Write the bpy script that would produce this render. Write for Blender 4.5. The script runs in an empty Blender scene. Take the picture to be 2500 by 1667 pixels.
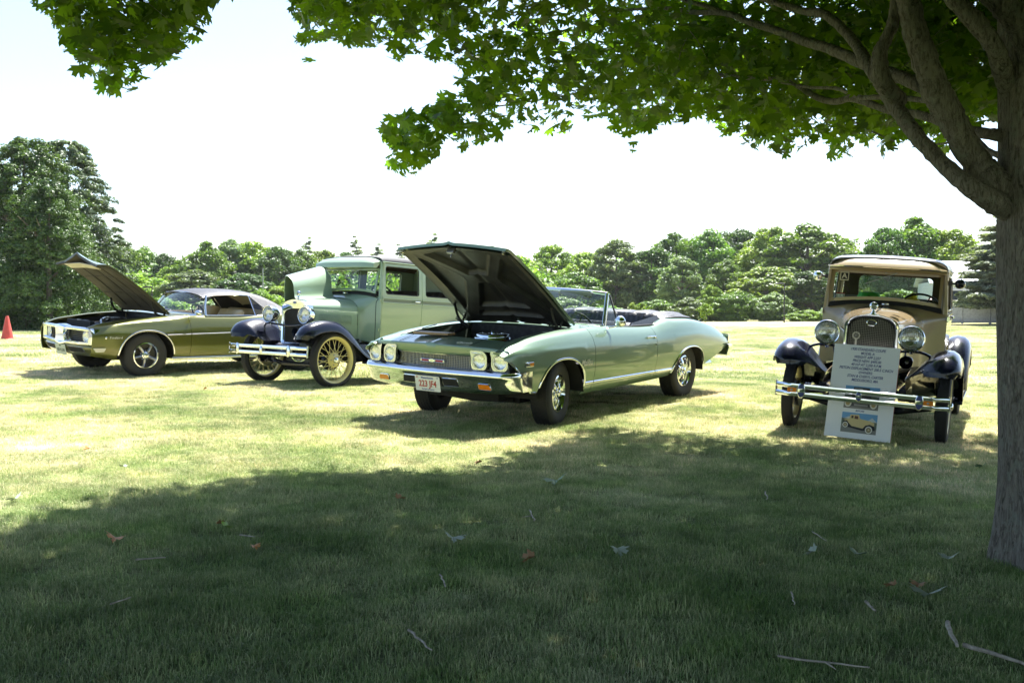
import bpy, bmesh, math, random
import numpy as np
from mathutils import Vector, Matrix, Euler
from mathutils.geometry import tessellate_polygon
random.seed(7); rng = np.random.default_rng(7)
S = bpy.context.scene
COL = S.collection
R = math.radians
PI = math.pi

# ------------------------------------------------------------------ camera, light, exposure
EYE = 1.21
HAZE = .00016
FPX = 2566.0
cd = bpy.data.cameras.new('camera'); cam = bpy.data.objects.new('camera', cd); COL.objects.link(cam)
cd.sensor_width = 36; cd.lens = 36 * FPX / 2500; cd.clip_end = 3000; cd.clip_start = .05
PITCH = math.atan((833.5 - 772) / FPX)
cam.location = (0, 0, EYE); cam.rotation_euler = (PI / 2 - PITCH, 0, 0)
S.camera = cam
SUN_AZ, SUN_EL = R(24), R(63)
W = bpy.data.worlds.new('World'); S.world = W; W.use_nodes = True
nt = W.node_tree; nt.nodes.clear()
sky = nt.nodes.new('ShaderNodeTexSky'); sky.sky_type = 'NISHITA'; sky.sun_disc = False
sky.sun_elevation = SUN_EL; sky.sun_rotation = SUN_AZ
sky.air_density = 1.0; sky.dust_density = 1.2; sky.ozone_density = 1.0
bg = nt.nodes.new('ShaderNodeBackground'); bg.inputs[1].default_value = .078
ow = nt.nodes.new('ShaderNodeOutputWorld')
nt.links.new(sky.outputs[0], bg.inputs[0]); nt.links.new(bg.outputs[0], ow.inputs[0])
sl = bpy.data.lights.new('sun', 'SUN'); sl.energy = 5.0; sl.angle = R(.53); sl.color = (1, .975, .925)
so = bpy.data.objects.new('sun', sl); COL.objects.link(so)
sd = Vector((math.sin(SUN_AZ) * math.cos(SUN_EL), math.cos(SUN_AZ) * math.cos(SUN_EL), math.sin(SUN_EL)))
so.rotation_euler = sd.to_track_quat('Z', 'Y').to_euler(); so.location = sd * 60
S.view_settings.view_transform = 'Standard'; S.view_settings.look = 'None'
S.view_settings.exposure = 1.92; S.view_settings.gamma = 1; S.view_settings.use_curve_mapping = False
S.cycles.max_bounces = 8; S.cycles.transparent_max_bounces = 16; S.cycles.caustics_reflective = False; S.cycles.caustics_refractive = False

# ------------------------------------------------------------------ materials
MATS = {}
def mat(name, col, rough=.5, metal=0., coat=0., var=0., vscale=8., bump=0., bscale=40., spec=.5, col2=None, coatr=.04, sheen=0., emit=None):
    if name in MATS: return MATS[name]
    m = bpy.data.materials.new(name); m.use_nodes = True; n = m.node_tree; b = n.nodes['Principled BSDF']
    b.inputs['Base Color'].default_value = (*col, 1); b.inputs['Roughness'].default_value = rough
    b.inputs['Metallic'].default_value = metal; b.inputs['Coat Weight'].default_value = coat
    b.inputs['Coat Roughness'].default_value = coatr; b.inputs['Specular IOR Level'].default_value = spec
    tc = n.nodes.new('ShaderNodeTexCoord')
    if var or col2:
        t = n.nodes.new('ShaderNodeTexNoise'); t.inputs['Scale'].default_value = vscale; t.inputs['Detail'].default_value = 6
        n.links.new(tc.outputs['Object'], t.inputs['Vector'])
        r = n.nodes.new('ShaderNodeValToRGB'); r.color_ramp.elements[0].position = .35; r.color_ramp.elements[1].position = .65
        c2 = col2 or tuple(min(1, c * (1 + var)) for c in col); c1 = col if col2 else tuple(c * (1 - var) for c in col)
        r.color_ramp.elements[0].color = (*c1, 1); r.color_ramp.elements[1].color = (*c2, 1)
        n.links.new(t.outputs[0], r.inputs[0]); n.links.new(r.outputs[0], b.inputs['Base Color'])
    if bump:
        t = n.nodes.new('ShaderNodeTexNoise'); t.inputs['Scale'].default_value = bscale; t.inputs['Detail'].default_value = 5
        n.links.new(tc.outputs['Object'], t.inputs['Vector'])
        bp = n.nodes.new('ShaderNodeBump'); bp.inputs['Strength'].default_value = bump; bp.inputs['Distance'].default_value = .01
        n.links.new(t.outputs[0], bp.inputs['Height']); n.links.new(bp.outputs[0], b.inputs['Normal'])
    MATS[name] = m; return m
def paint(name, col, flake=.25, rough=.32):
    """car paint: clear coat over slightly metallic base, faint dust"""
    if name in MATS: return MATS[name]
    m = mat(name, col, rough, flake, 1.0, coatr=.03); n = m.node_tree; b = n.nodes['Principled BSDF']
    tc = n.nodes.new('ShaderNodeTexCoord'); t = n.nodes.new('ShaderNodeTexNoise'); t.inputs['Scale'].default_value = 5; t.inputs['Detail'].default_value = 8
    n.links.new(tc.outputs['Object'], t.inputs[0])
    r = n.nodes.new('ShaderNodeMapRange'); r.inputs[3].default_value = .02; r.inputs[4].default_value = .09
    n.links.new(t.outputs[0], r.inputs[0]); n.links.new(r.outputs[0], b.inputs['Coat Roughness'])
    t2 = n.nodes.new('ShaderNodeTexNoise'); t2.inputs['Scale'].default_value = 1.6; t2.inputs['Detail'].default_value = 2
    n.links.new(tc.outputs['Object'], t2.inputs[0])
    bp = n.nodes.new('ShaderNodeBump'); bp.inputs['Strength'].default_value = .12; bp.inputs['Distance'].default_value = .02
    n.links.new(t2.outputs[0], bp.inputs['Height']); n.links.new(bp.outputs[0], b.inputs['Coat Normal'])
    return m
def glass(name, tint=(.9, .95, .93), refl=.0):
    if name in MATS: return MATS[name]
    m = bpy.data.materials.new(name); m.use_nodes = True; n = m.node_tree; n.nodes.clear()
    o = n.nodes.new('ShaderNodeOutputMaterial'); tr = n.nodes.new('ShaderNodeBsdfTransparent'); tr.inputs[0].default_value = (*tint, 1)
    g = n.nodes.new('ShaderNodeBsdfGlossy'); g.inputs['Roughness'].default_value = .02
    lw = n.nodes.new('ShaderNodeLayerWeight'); lw.inputs[0].default_value = .5; pw = n.nodes.new('ShaderNodeMath'); pw.operation = 'POWER'; pw.inputs[1].default_value = 4.5; n.links.new(lw.outputs['Facing'], pw.inputs[0])
    fr = n.nodes.new('ShaderNodeMath'); fr.operation = 'MULTIPLY_ADD'; fr.inputs[1].default_value = .93; fr.inputs[2].default_value = .045; n.links.new(pw.outputs[0], fr.inputs[0])
    ad = n.nodes.new('ShaderNodeMath'); ad.operation = 'ADD'; ad.inputs[1].default_value = refl; ad.use_clamp = True
    mx = n.nodes.new('ShaderNodeMixShader'); n.links.new(fr.outputs[0], ad.inputs[0]); n.links.new(ad.outputs[0], mx.inputs[0])
    n.links.new(tr.outputs[0], mx.inputs[1]); n.links.new(g.outputs[0], mx.inputs[2]); n.links.new(mx.outputs[0], o.inputs[0])
    MATS[name] = m; return m
def leafmat(name, c1, c2, trans=.35, scale=.6, rough=.45, tcol=None):
    if name in MATS: return MATS[name]
    m = bpy.data.materials.new(name); m.use_nodes = True; n = m.node_tree; n.nodes.clear()
    o = n.nodes.new('ShaderNodeOutputMaterial'); g = n.nodes.new('ShaderNodeNewGeometry'); oi = n.nodes.new('ShaderNodeObjectInfo')
    t = n.nodes.new('ShaderNodeTexNoise'); t.inputs['Scale'].default_value = scale; t.inputs['Detail'].default_value = 4
    n.links.new(g.outputs['Position'], t.inputs[0])
    wn = n.nodes.new('ShaderNodeMath'); wn.operation = 'MULTIPLY_ADD'; wn.inputs[1].default_value = .5
    n.links.new(g.outputs['Random Per Island'], wn.inputs[0])
    sb = n.nodes.new('ShaderNodeMath'); sb.operation = 'SUBTRACT'; sb.inputs[1].default_value = .25; n.links.new(t.outputs[0], sb.inputs[0]); n.links.new(sb.outputs[0], wn.inputs[2])
    r = n.nodes.new('ShaderNodeValToRGB'); r.color_ramp.elements[0].position = .25; r.color_ramp.elements[1].position = .8
    r.color_ramp.elements[0].color = (*c1, 1); r.color_ramp.elements[1].color = (*c2, 1)
    n.links.new(wn.outputs[0], r.inputs[0])
    hs = n.nodes.new('ShaderNodeHueSaturation'); mr = n.nodes.new('ShaderNodeMapRange'); mr.inputs[3].default_value = .487; mr.inputs[4].default_value = .508
    n.links.new(oi.outputs['Random'], mr.inputs[0]); n.links.new(mr.outputs[0], hs.inputs['Hue'])
    mv = n.nodes.new('ShaderNodeMapRange'); mv.inputs[3].default_value = .8; mv.inputs[4].default_value = 1.22
    n.links.new(oi.outputs['Random'], mv.inputs[0]); n.links.new(mv.outputs[0], hs.inputs['Value'])
    n.links.new(r.outputs[0], hs.inputs['Color'])
    d = n.nodes.new('ShaderNodeBsdfPrincipled'); d.inputs['Roughness'].default_value = rough; d.inputs['Specular IOR Level'].default_value = .35
    n.links.new(hs.outputs[0], d.inputs['Base Color'])
    tl = n.nodes.new('ShaderNodeBsdfTranslucent'); mx = n.nodes.new('ShaderNodeMixShader'); mx.inputs[0].default_value = trans
    mc = n.nodes.new('ShaderNodeMix'); mc.data_type = 'RGBA'; mc.blend_type = 'MULTIPLY'; mc.inputs[0].default_value = 1
    n.links.new(hs.outputs[0], mc.inputs[6]); mc.inputs[7].default_value = (*(tcol or (1.6, 1.7, .6)), 1)
    n.links.new(mc.outputs[2], tl.inputs[0])
    n.links.new(d.outputs[0], mx.inputs[1]); n.links.new(tl.outputs[0], mx.inputs[2]); n.links.new(mx.outputs[0], o.inputs[0])
    MATS[name] = m; return m

CHROME = mat('chrome', (.76, .79, .84), .07, 1.0, bump=.02, bscale=6)
RUBBER = mat('tyre rubber', (.022, .022, .023), .75, bump=.15, bscale=120)
BLACKP = paint('black paint', (.006, .008, .020), .0, .25); BLACKP.node_tree.nodes['Principled BSDF'].inputs['Coat IOR'].default_value = 1.36; BLACKP.node_tree.nodes['Principled BSDF'].inputs['Specular IOR Level'].default_value = .15
DARK = mat('dark underbody', (.012, .012, .012), .8)
DARK2 = mat('sooty engine metal', (.03, .03, .033), .55, .3, var=.4, vscale=20)
VINYL = mat('black vinyl', (.02, .021, .028), .42, bump=.3, bscale=200)
TAN = mat('tan upholstery', (.52, .44, .30), .6, var=.08)
BROWN = mat('brown mohair', (.05, .033, .02), .9, var=.2)
LENS = None
AMBER = mat('amber lens', (.75, .22, .01), .2, coat=1)
RED = mat('red paint', (.35, .015, .01), .5)
WHITE = mat('white enamel', (.78, .78, .76), .4)
STEEL = mat('brushed grey steel', (.35, .35, .36), .35, .9)
WINDOW = glass('window glass'); WINDOW2 = glass('windscreen glass', (.82, .88, .86), .05)
LAMPGLASS = glass('headlamp glass', (.97, .97, .95), .06)
REFLECT = mat('lamp reflector', (.78, .81, .86), .12, 1.0, bump=.5, bscale=35)

# ------------------------------------------------------------------ mesh helpers
class MB:
    def __init__(s): s.v = []; s.f = []; s.m = []
    def add(s, vs, fs, mi=0):
        o = len(s.v); s.v += [tuple(map(float, p)) for p in vs]; s.f += [tuple(i + o for i in f) for f in fs]; s.m += [mi] * len(fs); return s
    def box(s, c, d, rot=None, mi=0, taper=1.):
        vs = []
        for z in (-1, 1):
            k = taper if z > 0 else 1
            for x, y in ((-1, -1), (1, -1), (1, 1), (-1, 1)): vs.append(Vector((x * d[0] / 2 * k, y * d[1] / 2 * k, z * d[2] / 2)))
        if rot is not None:
            M = Euler(rot).to_matrix(); vs = [M @ p for p in vs]
        vs = [p + Vector(c) for p in vs]
        return s.add(vs, [(3, 2, 1, 0), (4, 5, 6, 7), (0, 1, 5, 4), (1, 2, 6, 5), (2, 3, 7, 6), (3, 0, 4, 7)], mi)
    def grid(s, P, mi=0, closeu=False, closev=False, flip=False):
        """P: list of rows of points"""
        nu, nv = len(P), len(P[0]); vs = [p for r in P for p in r]; fs = []
        for i in range(nu if closeu else nu - 1):
            for j in range(nv if closev else nv - 1):
                a, b = i * nv + j, i * nv + (j + 1) % nv; c, d = ((i + 1) % nu) * nv + (j + 1) % nv, ((i + 1) % nu) * nv + j
                fs.append((d, c, b, a) if flip else (a, b, c, d))
        return s.add(vs, fs, mi)
    def tube(s, pts, r, n=8, mi=0, caps=True, closed=False, flat=None):
        pts = [Vector(p) for p in pts]; N = len(pts); rs = r if hasattr(r, '__len__') else [r] * N
        rows = []; up = None
        for i, p in enumerate(pts):
            if closed: t = pts[(i + 1) % N] - pts[i - 1]
            else: t = pts[min(i + 1, N - 1)] - pts[max(i - 1, 0)]
            t.normalize()
            if up is None: up = Vector((0, 0, 1)) if abs(t.z) < .9 else Vector((1, 0, 0))
            a = t.cross(up); 
            if a.length < 1e-6: a = t.orthogonal()
            a.normalize(); b = a.cross(t); up = b
            fa, fb = (flat or (1, 1))
            rows.append([p + (a * math.cos(q) * fa + b * math.sin(q) * fb) * rs[i] for q in (2 * PI * k / n for k in range(n))])
        s.grid(rows, mi, closeu=closed, closev=True, flip=True)
        if caps and not closed:
            o = len(s.v); s.v += [tuple(p) for p in rows[0]] + [tuple(p) for p in rows[-1]]
            s.f += [tuple(o + k for k in range(n)), tuple(o + n + k for k in reversed(range(n)))]; s.m += [mi, mi]
        return s
    def lathe(s, prof, n=32, M=None, mi=0, closed=False):
        """prof [(r, h)] about local Z, M places it"""
        M = M or Matrix(); rows = []
        for k in range(n):
            a = 2 * PI * k / n; rows.append([M @ Vector((r * math.cos(a), r * math.sin(a), h)) for r, h in prof])
        return s.grid(rows, mi, closeu=True, closev=closed)
    def plate(s, outer, holes, th, fn, mi=0):
        """flat plate: outer and holes are lists of 2D points; fn(u,v,w) -> 3D, w in 0..th"""
        loops = [outer] + list(holes); tr = tessellate_polygon([[Vector((a, b, 0)) for a, b in l] for l in loops])
        flat = [p for l in loops for p in l]; n = len(flat)
        vs = [fn(a, b, th) for a, b in flat] + [fn(a, b, 0) for a, b in flat]; fs = []
        for t in tr:
            a, b, c = [flat[i] for i in t]; ar = (b[0] - a[0]) * (c[1] - a[1]) - (b[1] - a[1]) * (c[0] - a[0])
            t = tuple(t) if ar > 0 else tuple(reversed(t)); fs += [t, tuple(i + n for i in reversed(t))]
        o = 0
        for l in loops:
            k = len(l)
            for i in range(k): a, b = o + i, o + (i + 1) % k; fs.append((a, a + n, b + n, b))
            o += k
        return s.add(vs, fs, mi)
    def sphere(s, c, r, n=16, m=10, sc=(1, 1, 1), mi=0):
        rows = []
        for i in range(m + 1):
            t = PI * i / m; rows.append([(c[0] + r * sc[0] * math.sin(t) * math.cos(2 * PI * k / n), c[1] + r * sc[1] * math.sin(t) * math.sin(2 * PI * k / n), c[2] + r * sc[2] * math.cos(t)) for k in range(n)])
        return s.grid(rows, mi, closev=True, flip=True)
    def mirror(s):
        o = MB(); o.v = [(x, -y, z) for x, y, z in s.v]; o.f = [tuple(reversed(f)) for f in s.f]; o.m = list(s.m); return o
    def both(s):
        o = s.mirror(); return s.add(o.v, o.f) if not any(s.m) else s._both(o)
    def _both(s, o):
        k = len(s.v); s.v += o.v; s.f += [tuple(i + k for i in f) for f in o.f]; s.m += o.m; return s
    def mesh(s, name, mats, smooth=35, merge=True, normals=True):
        me = bpy.data.meshes.new(name); me.from_pydata(s.v, [], s.f)
        for m in (mats if isinstance(mats, (list, tuple)) else [mats]): me.materials.append(m)
        me.polygons.foreach_set('material_index', s.m)
        if merge:
            bm = bmesh.new(); bm.from_mesh(me); bmesh.ops.remove_doubles(bm, verts=bm.verts, dist=1e-4)
            if normals: bmesh.ops.recalc_face_normals(bm, faces=bm.faces)
            bm.to_mesh(me); bm.free()
        if smooth:
            me.shade_smooth(); me.set_sharp_from_angle(angle=R(smooth))
        me.update(); return me
    def build(s, name, mats, parent=None, smooth=35, bevel=0, solid=0, off=-1, sub=0, merge=True, normals=True, **props):
        o = bpy.data.objects.new(name, s.mesh(name, mats, smooth, merge, normals)); COL.objects.link(o)
        if parent: o.parent = parent
        if solid:
            md = o.modifiers.new('thickness', 'SOLIDIFY'); md.thickness = solid; md.offset = off
            if smooth: md = o.modifiers.new('edges', 'EDGE_SPLIT'); md.split_angle = R(max(smooth, 40)); md.use_edge_sharp = False
        if bevel:
            md = o.modifiers.new('bevel', 'BEVEL'); md.width = bevel; md.segments = 2; md.limit_method = 'ANGLE'; md.angle_limit = R(40); md.harden_normals = True
        if sub: md = o.modifiers.new('sub', 'SUBSURF'); md.levels = sub; md.render_levels = sub
        for k, v in props.items(): o[k] = v
        return o
def thing(name, label, cat, loc=(0, 0, 0), rot=(0, 0, 0), group=None):
    o = bpy.data.objects.new(name, None); COL.objects.link(o); o.location = loc; o.rotation_euler = rot
    o.empty_display_size = .2; o['label'] = label; o['category'] = cat
    if group: o['group'] = group
    return o
def node(name, parent, M):
    """an Empty part placed by matrix M that carries sub-parts"""
    o = bpy.data.objects.new(name, None); COL.objects.link(o); o.parent = parent; o.matrix_local = M; return o
def copy_tree(o, parent=None):
    c = o.copy(); COL.objects.link(c)
    if parent: c.parent = parent
    for ch in list(o.children): copy_tree(ch, c)
    return c
def text(body, size, m, parent, M, name='lettering', align='CENTER', shear=0, ext=.0012, sx=1, space=1., bold=0.):
    cu = bpy.data.curves.new(name, 'FONT'); cu.body = body; cu.size = size; cu.align_x = align; cu.align_y = 'CENTER'
    cu.extrude = ext; cu.shear = shear; cu.space_character = space; cu.offset = bold; cu.resolution_u = 3
    cu.materials.append(m); o = bpy.data.objects.new(name, cu); COL.objects.link(o); o.parent = parent
    o.matrix_local = M @ Matrix.Diagonal((sx, 1, 1, 1)); return o
def frameM(origin, xdir, ydir):
    """matrix whose local X,Y lie along xdir,ydir"""
    x = Vector(xdir).normalized(); y = Vector(ydir); z = x.cross(y).normalized(); y = z.cross(x)
    M = Matrix((x, y, z)).transposed().to_4x4(); M.translation = Vector(origin); return M
def tab(*p):
    """smooth table: monotone cubic through (x,y) pairs given in any order"""
    p = sorted(p); xs = np.array([a for a, b in p], float); ys = np.array([b for a, b in p], float)
    h = np.diff(xs); d = np.diff(ys) / h; m = np.zeros(len(xs)); m[0] = d[0]; m[-1] = d[-1]
    for i in range(1, len(xs) - 1):
        if d[i - 1] * d[i] > 0: w1 = 2 * h[i] + h[i - 1]; w2 = h[i] + 2 * h[i - 1]; m[i] = (w1 + w2) / (w1 / d[i - 1] + w2 / d[i])
    def f(x):
        x = min(max(x, xs[0]), xs[-1]); i = min(int(np.searchsorted(xs, x, 'right')) - 1, len(xs) - 2); i = max(i, 0)
        t = (x - xs[i]) / h[i]
        return float((2 * t**3 - 3 * t**2 + 1) * ys[i] + (t**3 - 2 * t**2 + t) * h[i] * m[i] + (-2 * t**3 + 3 * t**2) * ys[i + 1] + (t**3 - t**2) * h[i] * m[i + 1])
    return f
def crom(pts, n=6, closed=False):
    """Catmull-Rom through points of any dimension"""
    P = [np.array(p, float) for p in pts]; N = len(P); out = []
    for i in range(N if closed else N - 1):
        a = P[i - 1] if (closed or i > 0) else 2 * P[0] - P[1]; b = P[i]; c = P[(i + 1) % N]; d = P[(i + 2) % N] if (closed or i + 2 < N) else 2 * P[-1] - P[-2]
        for k in range(n):
            t = k / n; out.append(.5 * ((2 * b) + (c - a) * t + (2 * a - 5 * b + 4 * c - d) * t * t + (3 * b - a - 3 * c + d) * t**3))
    if not closed: out.append(P[-1])
    return out
def rrect(x0, y0, x1, y1, r, n=4):
    o = []
    for cx, cy, a in ((x1 - r, y1 - r, 0), (x0 + r, y1 - r, 90), (x0 + r, y0 + r, 180), (x1 - r, y0 + r, 270)):
        for k in range(n + 1): t = R(a + 90 * k / n); o.append((cx + r * math.cos(t), cy + r * math.sin(t)))
    return o
def rpoly(pts, r, n=3):
    """round the corners of a 2D polygon"""
    o = []; N = len(pts)
    for i in range(N):
        p = np.array(pts[i], float); a = np.array(pts[i - 1], float) - p; b = np.array(pts[(i + 1) % N], float) - p
        la, lb = np.linalg.norm(a), np.linalg.norm(b); k = min(r, la * .45, lb * .45); A = p + a / la * k; B = p + b / lb * k
        for j in range(n + 1): t = j / n; o.append(tuple((1 - t)**2 * A + 2 * t * (1 - t) * p + t * t * B))
    return o
def lin(a, b, n): return [a + (b - a) * i / (n - 1) for i in range(n)]

# ------------------------------------------------------------------ poses (metres, camera at x=y=0)
def pose(x, y, z, yaw, pit, rol): return (x, y, z + EYE), (R(rol), R(pit), R(yaw))
POSE = dict(chev=pose(-.243, 11.139, -1.067, -125.8, 2.27, -2.63), fire=pose(-5.984, 15.907, -.844, -131.75, .01, -3.49),
            tudor=pose(-2.993, 14.607, -.948, -127.31, -1.96, -1.30), coupe=pose(3.463, 10.334, -1.160, -115.19, 1.14, -4.30))
WB = dict(chev=(2.845, .75), fire=(2.746, .76), tudor=(2.629, .71), coupe=(2.629, .71))
def at(u, w, d):
    """point seen at photo position (u,w) at forward distance d"""
    c, s_ = math.cos(PITCH), math.sin(PITCH); a = (u - 1250) / FPX; b = (833.5 - w) / FPX
    D = Vector((a, c + b * s_, b * c - s_)); return Vector((0, 0, EYE)) + D * (d / D.y)
# terrain: thin plate spline through control points
CP = [(0, 0, -1.23), (-3, 5, -1.12), (3, 5, -1.235), (0, -20, -1.3), (-20, 0, -.95), (20, 0, -1.35), (-14.85, 31, -.70), (0, 3.5, -1.21), (0, 7.5, -1.15),
      (-21.9, 45, -.44), (-20, 46, -.44), (-17, 80, -.56), (2, 100, -.58), (19, 110, -.51), (31, 100, -.23), (38, 85, -.13), (12, 30, -1.05), (9, 18, -1.15), (0, 35, -.98),
      (-120, 220, -.3), (0, 260, -.5), (120, 220, .2), (160, 60, -.4), (-160, 60, .1), (-100, -100, -1.3), (100, -100, -1.3)]
for k, (loc, rot) in POSE.items():
    M = Matrix.Translation(loc) @ Euler(rot).to_matrix().to_4x4(); wb, tr = WB[k]
    for x in (0, -wb):
        for y in (-tr, tr): p = M @ Vector((x, y, 0)); CP.append((p.x, p.y, p.z - EYE))
CPa = np.array(CP); 
def _U(r2): return np.where(r2 > 1e-9, .5 * r2 * np.log(np.maximum(r2, 1e-9)), 0)
_n = len(CPa); _K = _U(((CPa[:, None, :2] - CPa[None, :, :2])**2).sum(-1)) + np.eye(_n) * .6
_P = np.c_[np.ones(_n), CPa[:, :2]]; _A = np.block([[_K, _P], [_P.T, np.zeros((3, 3))]])
_w = np.linalg.solve(_A, np.r_[CPa[:, 2], 0, 0, 0])
def ground(x, y):
    x = np.atleast_1d(np.asarray(x, float)); y = np.atleast_1d(np.asarray(y, float))
    r = np.hypot(x, y); k = np.minimum(1, 230 / np.maximum(r, 1)); X, Y = x * k, y * k
    z = _U((X[:, None] - CPa[None, :, 0])**2 + (Y[:, None] - CPa[None, :, 1])**2) @ _w[:_n] + _w[_n] + _w[_n + 1] * X + _w[_n + 2] * Y
    return z + EYE
def gz(x, y): return float(ground(x, y)[0])

# ------------------------------------------------------------------ ground
def groundmat(name, near=True):
    m = bpy.data.materials.new(name); m.use_nodes = True; n = m.node_tree; b = n.nodes['Principled BSDF']; b.inputs['Roughness'].default_value = .9
    b.inputs['Specular IOR Level'].default_value = .1
    g = n.nodes.new('ShaderNodeNewGeometry')
    def noise(s, d=6, ro=.6):
        t = n.nodes.new('ShaderNodeTexNoise'); t.inputs['Scale'].default_value = s; t.inputs['Detail'].default_value = d; t.inputs['Roughness'].default_value = ro
        n.links.new(g.outputs['Position'], t.inputs[0]); return t.outputs[0]
    def ramp(src, e):
        r = n.nodes.new('ShaderNodeValToRGB'); r.color_ramp.elements[0].position = e[0][0]; r.color_ramp.elements[0].color = (*e[0][1], 1)
        r.color_ramp.elements[1].position = e[-1][0]; r.color_ramp.elements[1].color = (*e[-1][1], 1)
        for p, c in e[1:-1]: q = r.color_ramp.elements.new(p); q.color = (*c, 1)
        n.links.new(src, r.inputs[0]); return r.outputs[0]
    def mix(f, a, c2, bt='MIX'):
        x = n.nodes.new('ShaderNodeMix'); x.data_type = 'RGBA'; x.blend_type = bt
        if hasattr(f, 'links') or hasattr(f, 'node'): n.links.new(f, x.inputs[0])
        else: x.inputs[0].default_value = f
        n.links.new(a, x.inputs[6]); n.links.new(c2, x.inputs[7]); return x.outputs[2]
    return m, n, b, noise, ramp, mix, g
DRY = (.62, .59, .44); GRN = (.235, .285, .135); MID = (.395, .42, .235); PALE = (.46, .43, .26)
def lawn_color(noise, ramp, mix, n):
    a = noise(.42, 5, .6); big = ramp(a, [(.36, GRN), (.47, MID), (.56, (.49, .49, .31)), (.66, DRY)])
    f = noise(4.5, 8, .75); fine = ramp(f, [(.30, (.48, .52, .42)), (.5, (1, 1, 1)), (.72, (1.5, 1.42, 1.35))]); cl = ramp(noise(1.7, 4, .7), [(.34, (.82, .95, .72)), (.52, (1, 1, 1)), (.68, (1.12, 1.06, 1.04))])
    # lusher green in front, dry straw further out; shade and sunlight painted into both
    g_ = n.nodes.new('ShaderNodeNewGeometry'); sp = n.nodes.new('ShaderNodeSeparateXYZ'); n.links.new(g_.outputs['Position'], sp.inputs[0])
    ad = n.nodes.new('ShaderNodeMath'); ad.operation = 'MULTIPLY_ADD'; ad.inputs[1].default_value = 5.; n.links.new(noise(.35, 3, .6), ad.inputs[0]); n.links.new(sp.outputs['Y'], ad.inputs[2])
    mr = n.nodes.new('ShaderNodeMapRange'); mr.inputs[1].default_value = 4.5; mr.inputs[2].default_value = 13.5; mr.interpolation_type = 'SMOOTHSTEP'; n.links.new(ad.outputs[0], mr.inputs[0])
    lush_shade = ramp(mr.outputs[0], [(0, (.60, .70, .58)), (.55, (.85, .93, .80)), (1, (1.30, 1.22, 1.24))])
    return mix(1., mix(1., mix(1., big, fine, 'MULTIPLY'), cl, 'MULTIPLY'), lush_shade, 'MULTIPLY')
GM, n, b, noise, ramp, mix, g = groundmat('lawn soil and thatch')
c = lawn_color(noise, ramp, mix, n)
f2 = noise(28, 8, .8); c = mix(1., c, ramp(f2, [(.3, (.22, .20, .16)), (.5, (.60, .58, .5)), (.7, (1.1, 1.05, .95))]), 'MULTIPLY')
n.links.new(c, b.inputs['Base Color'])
bp = n.nodes.new('ShaderNodeBump'); bp.inputs['Strength'].default_value = .8; bp.inputs['Distance'].default_value = .05
n.links.new(noise(18, 8, .8), bp.inputs['Height']); n.links.new(bp.outputs[0], b.inputs['Normal'])
LAWN = GM
BM, n, b, noise, ramp, mix, g = groundmat('grass blades')
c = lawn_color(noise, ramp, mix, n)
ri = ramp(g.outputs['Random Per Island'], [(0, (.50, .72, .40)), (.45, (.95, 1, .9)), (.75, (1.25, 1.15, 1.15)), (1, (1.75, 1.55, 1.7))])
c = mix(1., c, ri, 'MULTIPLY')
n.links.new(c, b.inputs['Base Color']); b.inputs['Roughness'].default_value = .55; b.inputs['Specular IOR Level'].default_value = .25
tl = n.nodes.new('ShaderNodeBsdfTranslucent'); n.links.new(c, tl.inputs[0]); mx = n.nodes.new('ShaderNodeMixShader'); mx.inputs[0].default_value = .3
n.links.new(b.outputs[0], mx.inputs[1]); n.links.new(tl.outputs[0], mx.inputs[2]); n.links.new(mx.outputs[0], n.nodes['Material Output'].inputs[0])
BLADE = BM
# thin summer haze: one closed box round camera, field and wood
hz = bpy.data.materials.new('summer haze'); hz.use_nodes = True; hn_ = hz.node_tree; hn_.nodes.clear(); pv = hn_.nodes.new('ShaderNodeVolumePrincipled'); pv.inputs['Color'].default_value = (.93, .96, 1, 1); pv.inputs['Density'].default_value = HAZE; pv.inputs['Anisotropy'].default_value = .3
ho = hn_.nodes.new('ShaderNodeOutputMaterial'); hn_.links.new(pv.outputs[0], ho.inputs['Volume'])
_m = bpy.data.meshes.new('haze'); _v = [(x, y, z) for z in (-14, 26) for x, y in ((-660, -90), (660, -90), (660, 520), (-660, 520))]; _m.from_pydata(_v, [], [(3, 2, 1, 0), (4, 5, 6, 7), (0, 1, 5, 4), (1, 2, 6, 5), (2, 3, 7, 6), (3, 0, 4, 7)]); _m.materials.append(hz)
_o = bpy.data.objects.new('haze', _m); COL.objects.link(_o); _o['kind'] = 'stuff'; _o['label'] = 'thin pale summer haze over the field'; _o['category'] = 'haze'

def build_ground():
    ys = np.r_[np.linspace(-60, 2, 10), np.arange(2.4, 22, .45), np.geomspace(22, 480, 40)]
    t = np.linspace(-1, 1, 81); t = np.sign(t) * np.abs(t)**1.6
    V = []; 
    for y in ys:
        w = max(14, abs(y) * 1.3); V.append([(w * k, y) for k in t])
    V = np.array(V); X, Y = V[..., 0].ravel(), V[..., 1].ravel(); Z = ground(X, Y)
    m = MB(); m.grid(np.stack([X, Y, Z], 1).reshape(len(ys), 81, 3).tolist(), flip=True)
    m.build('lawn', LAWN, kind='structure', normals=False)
build_ground()

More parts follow.
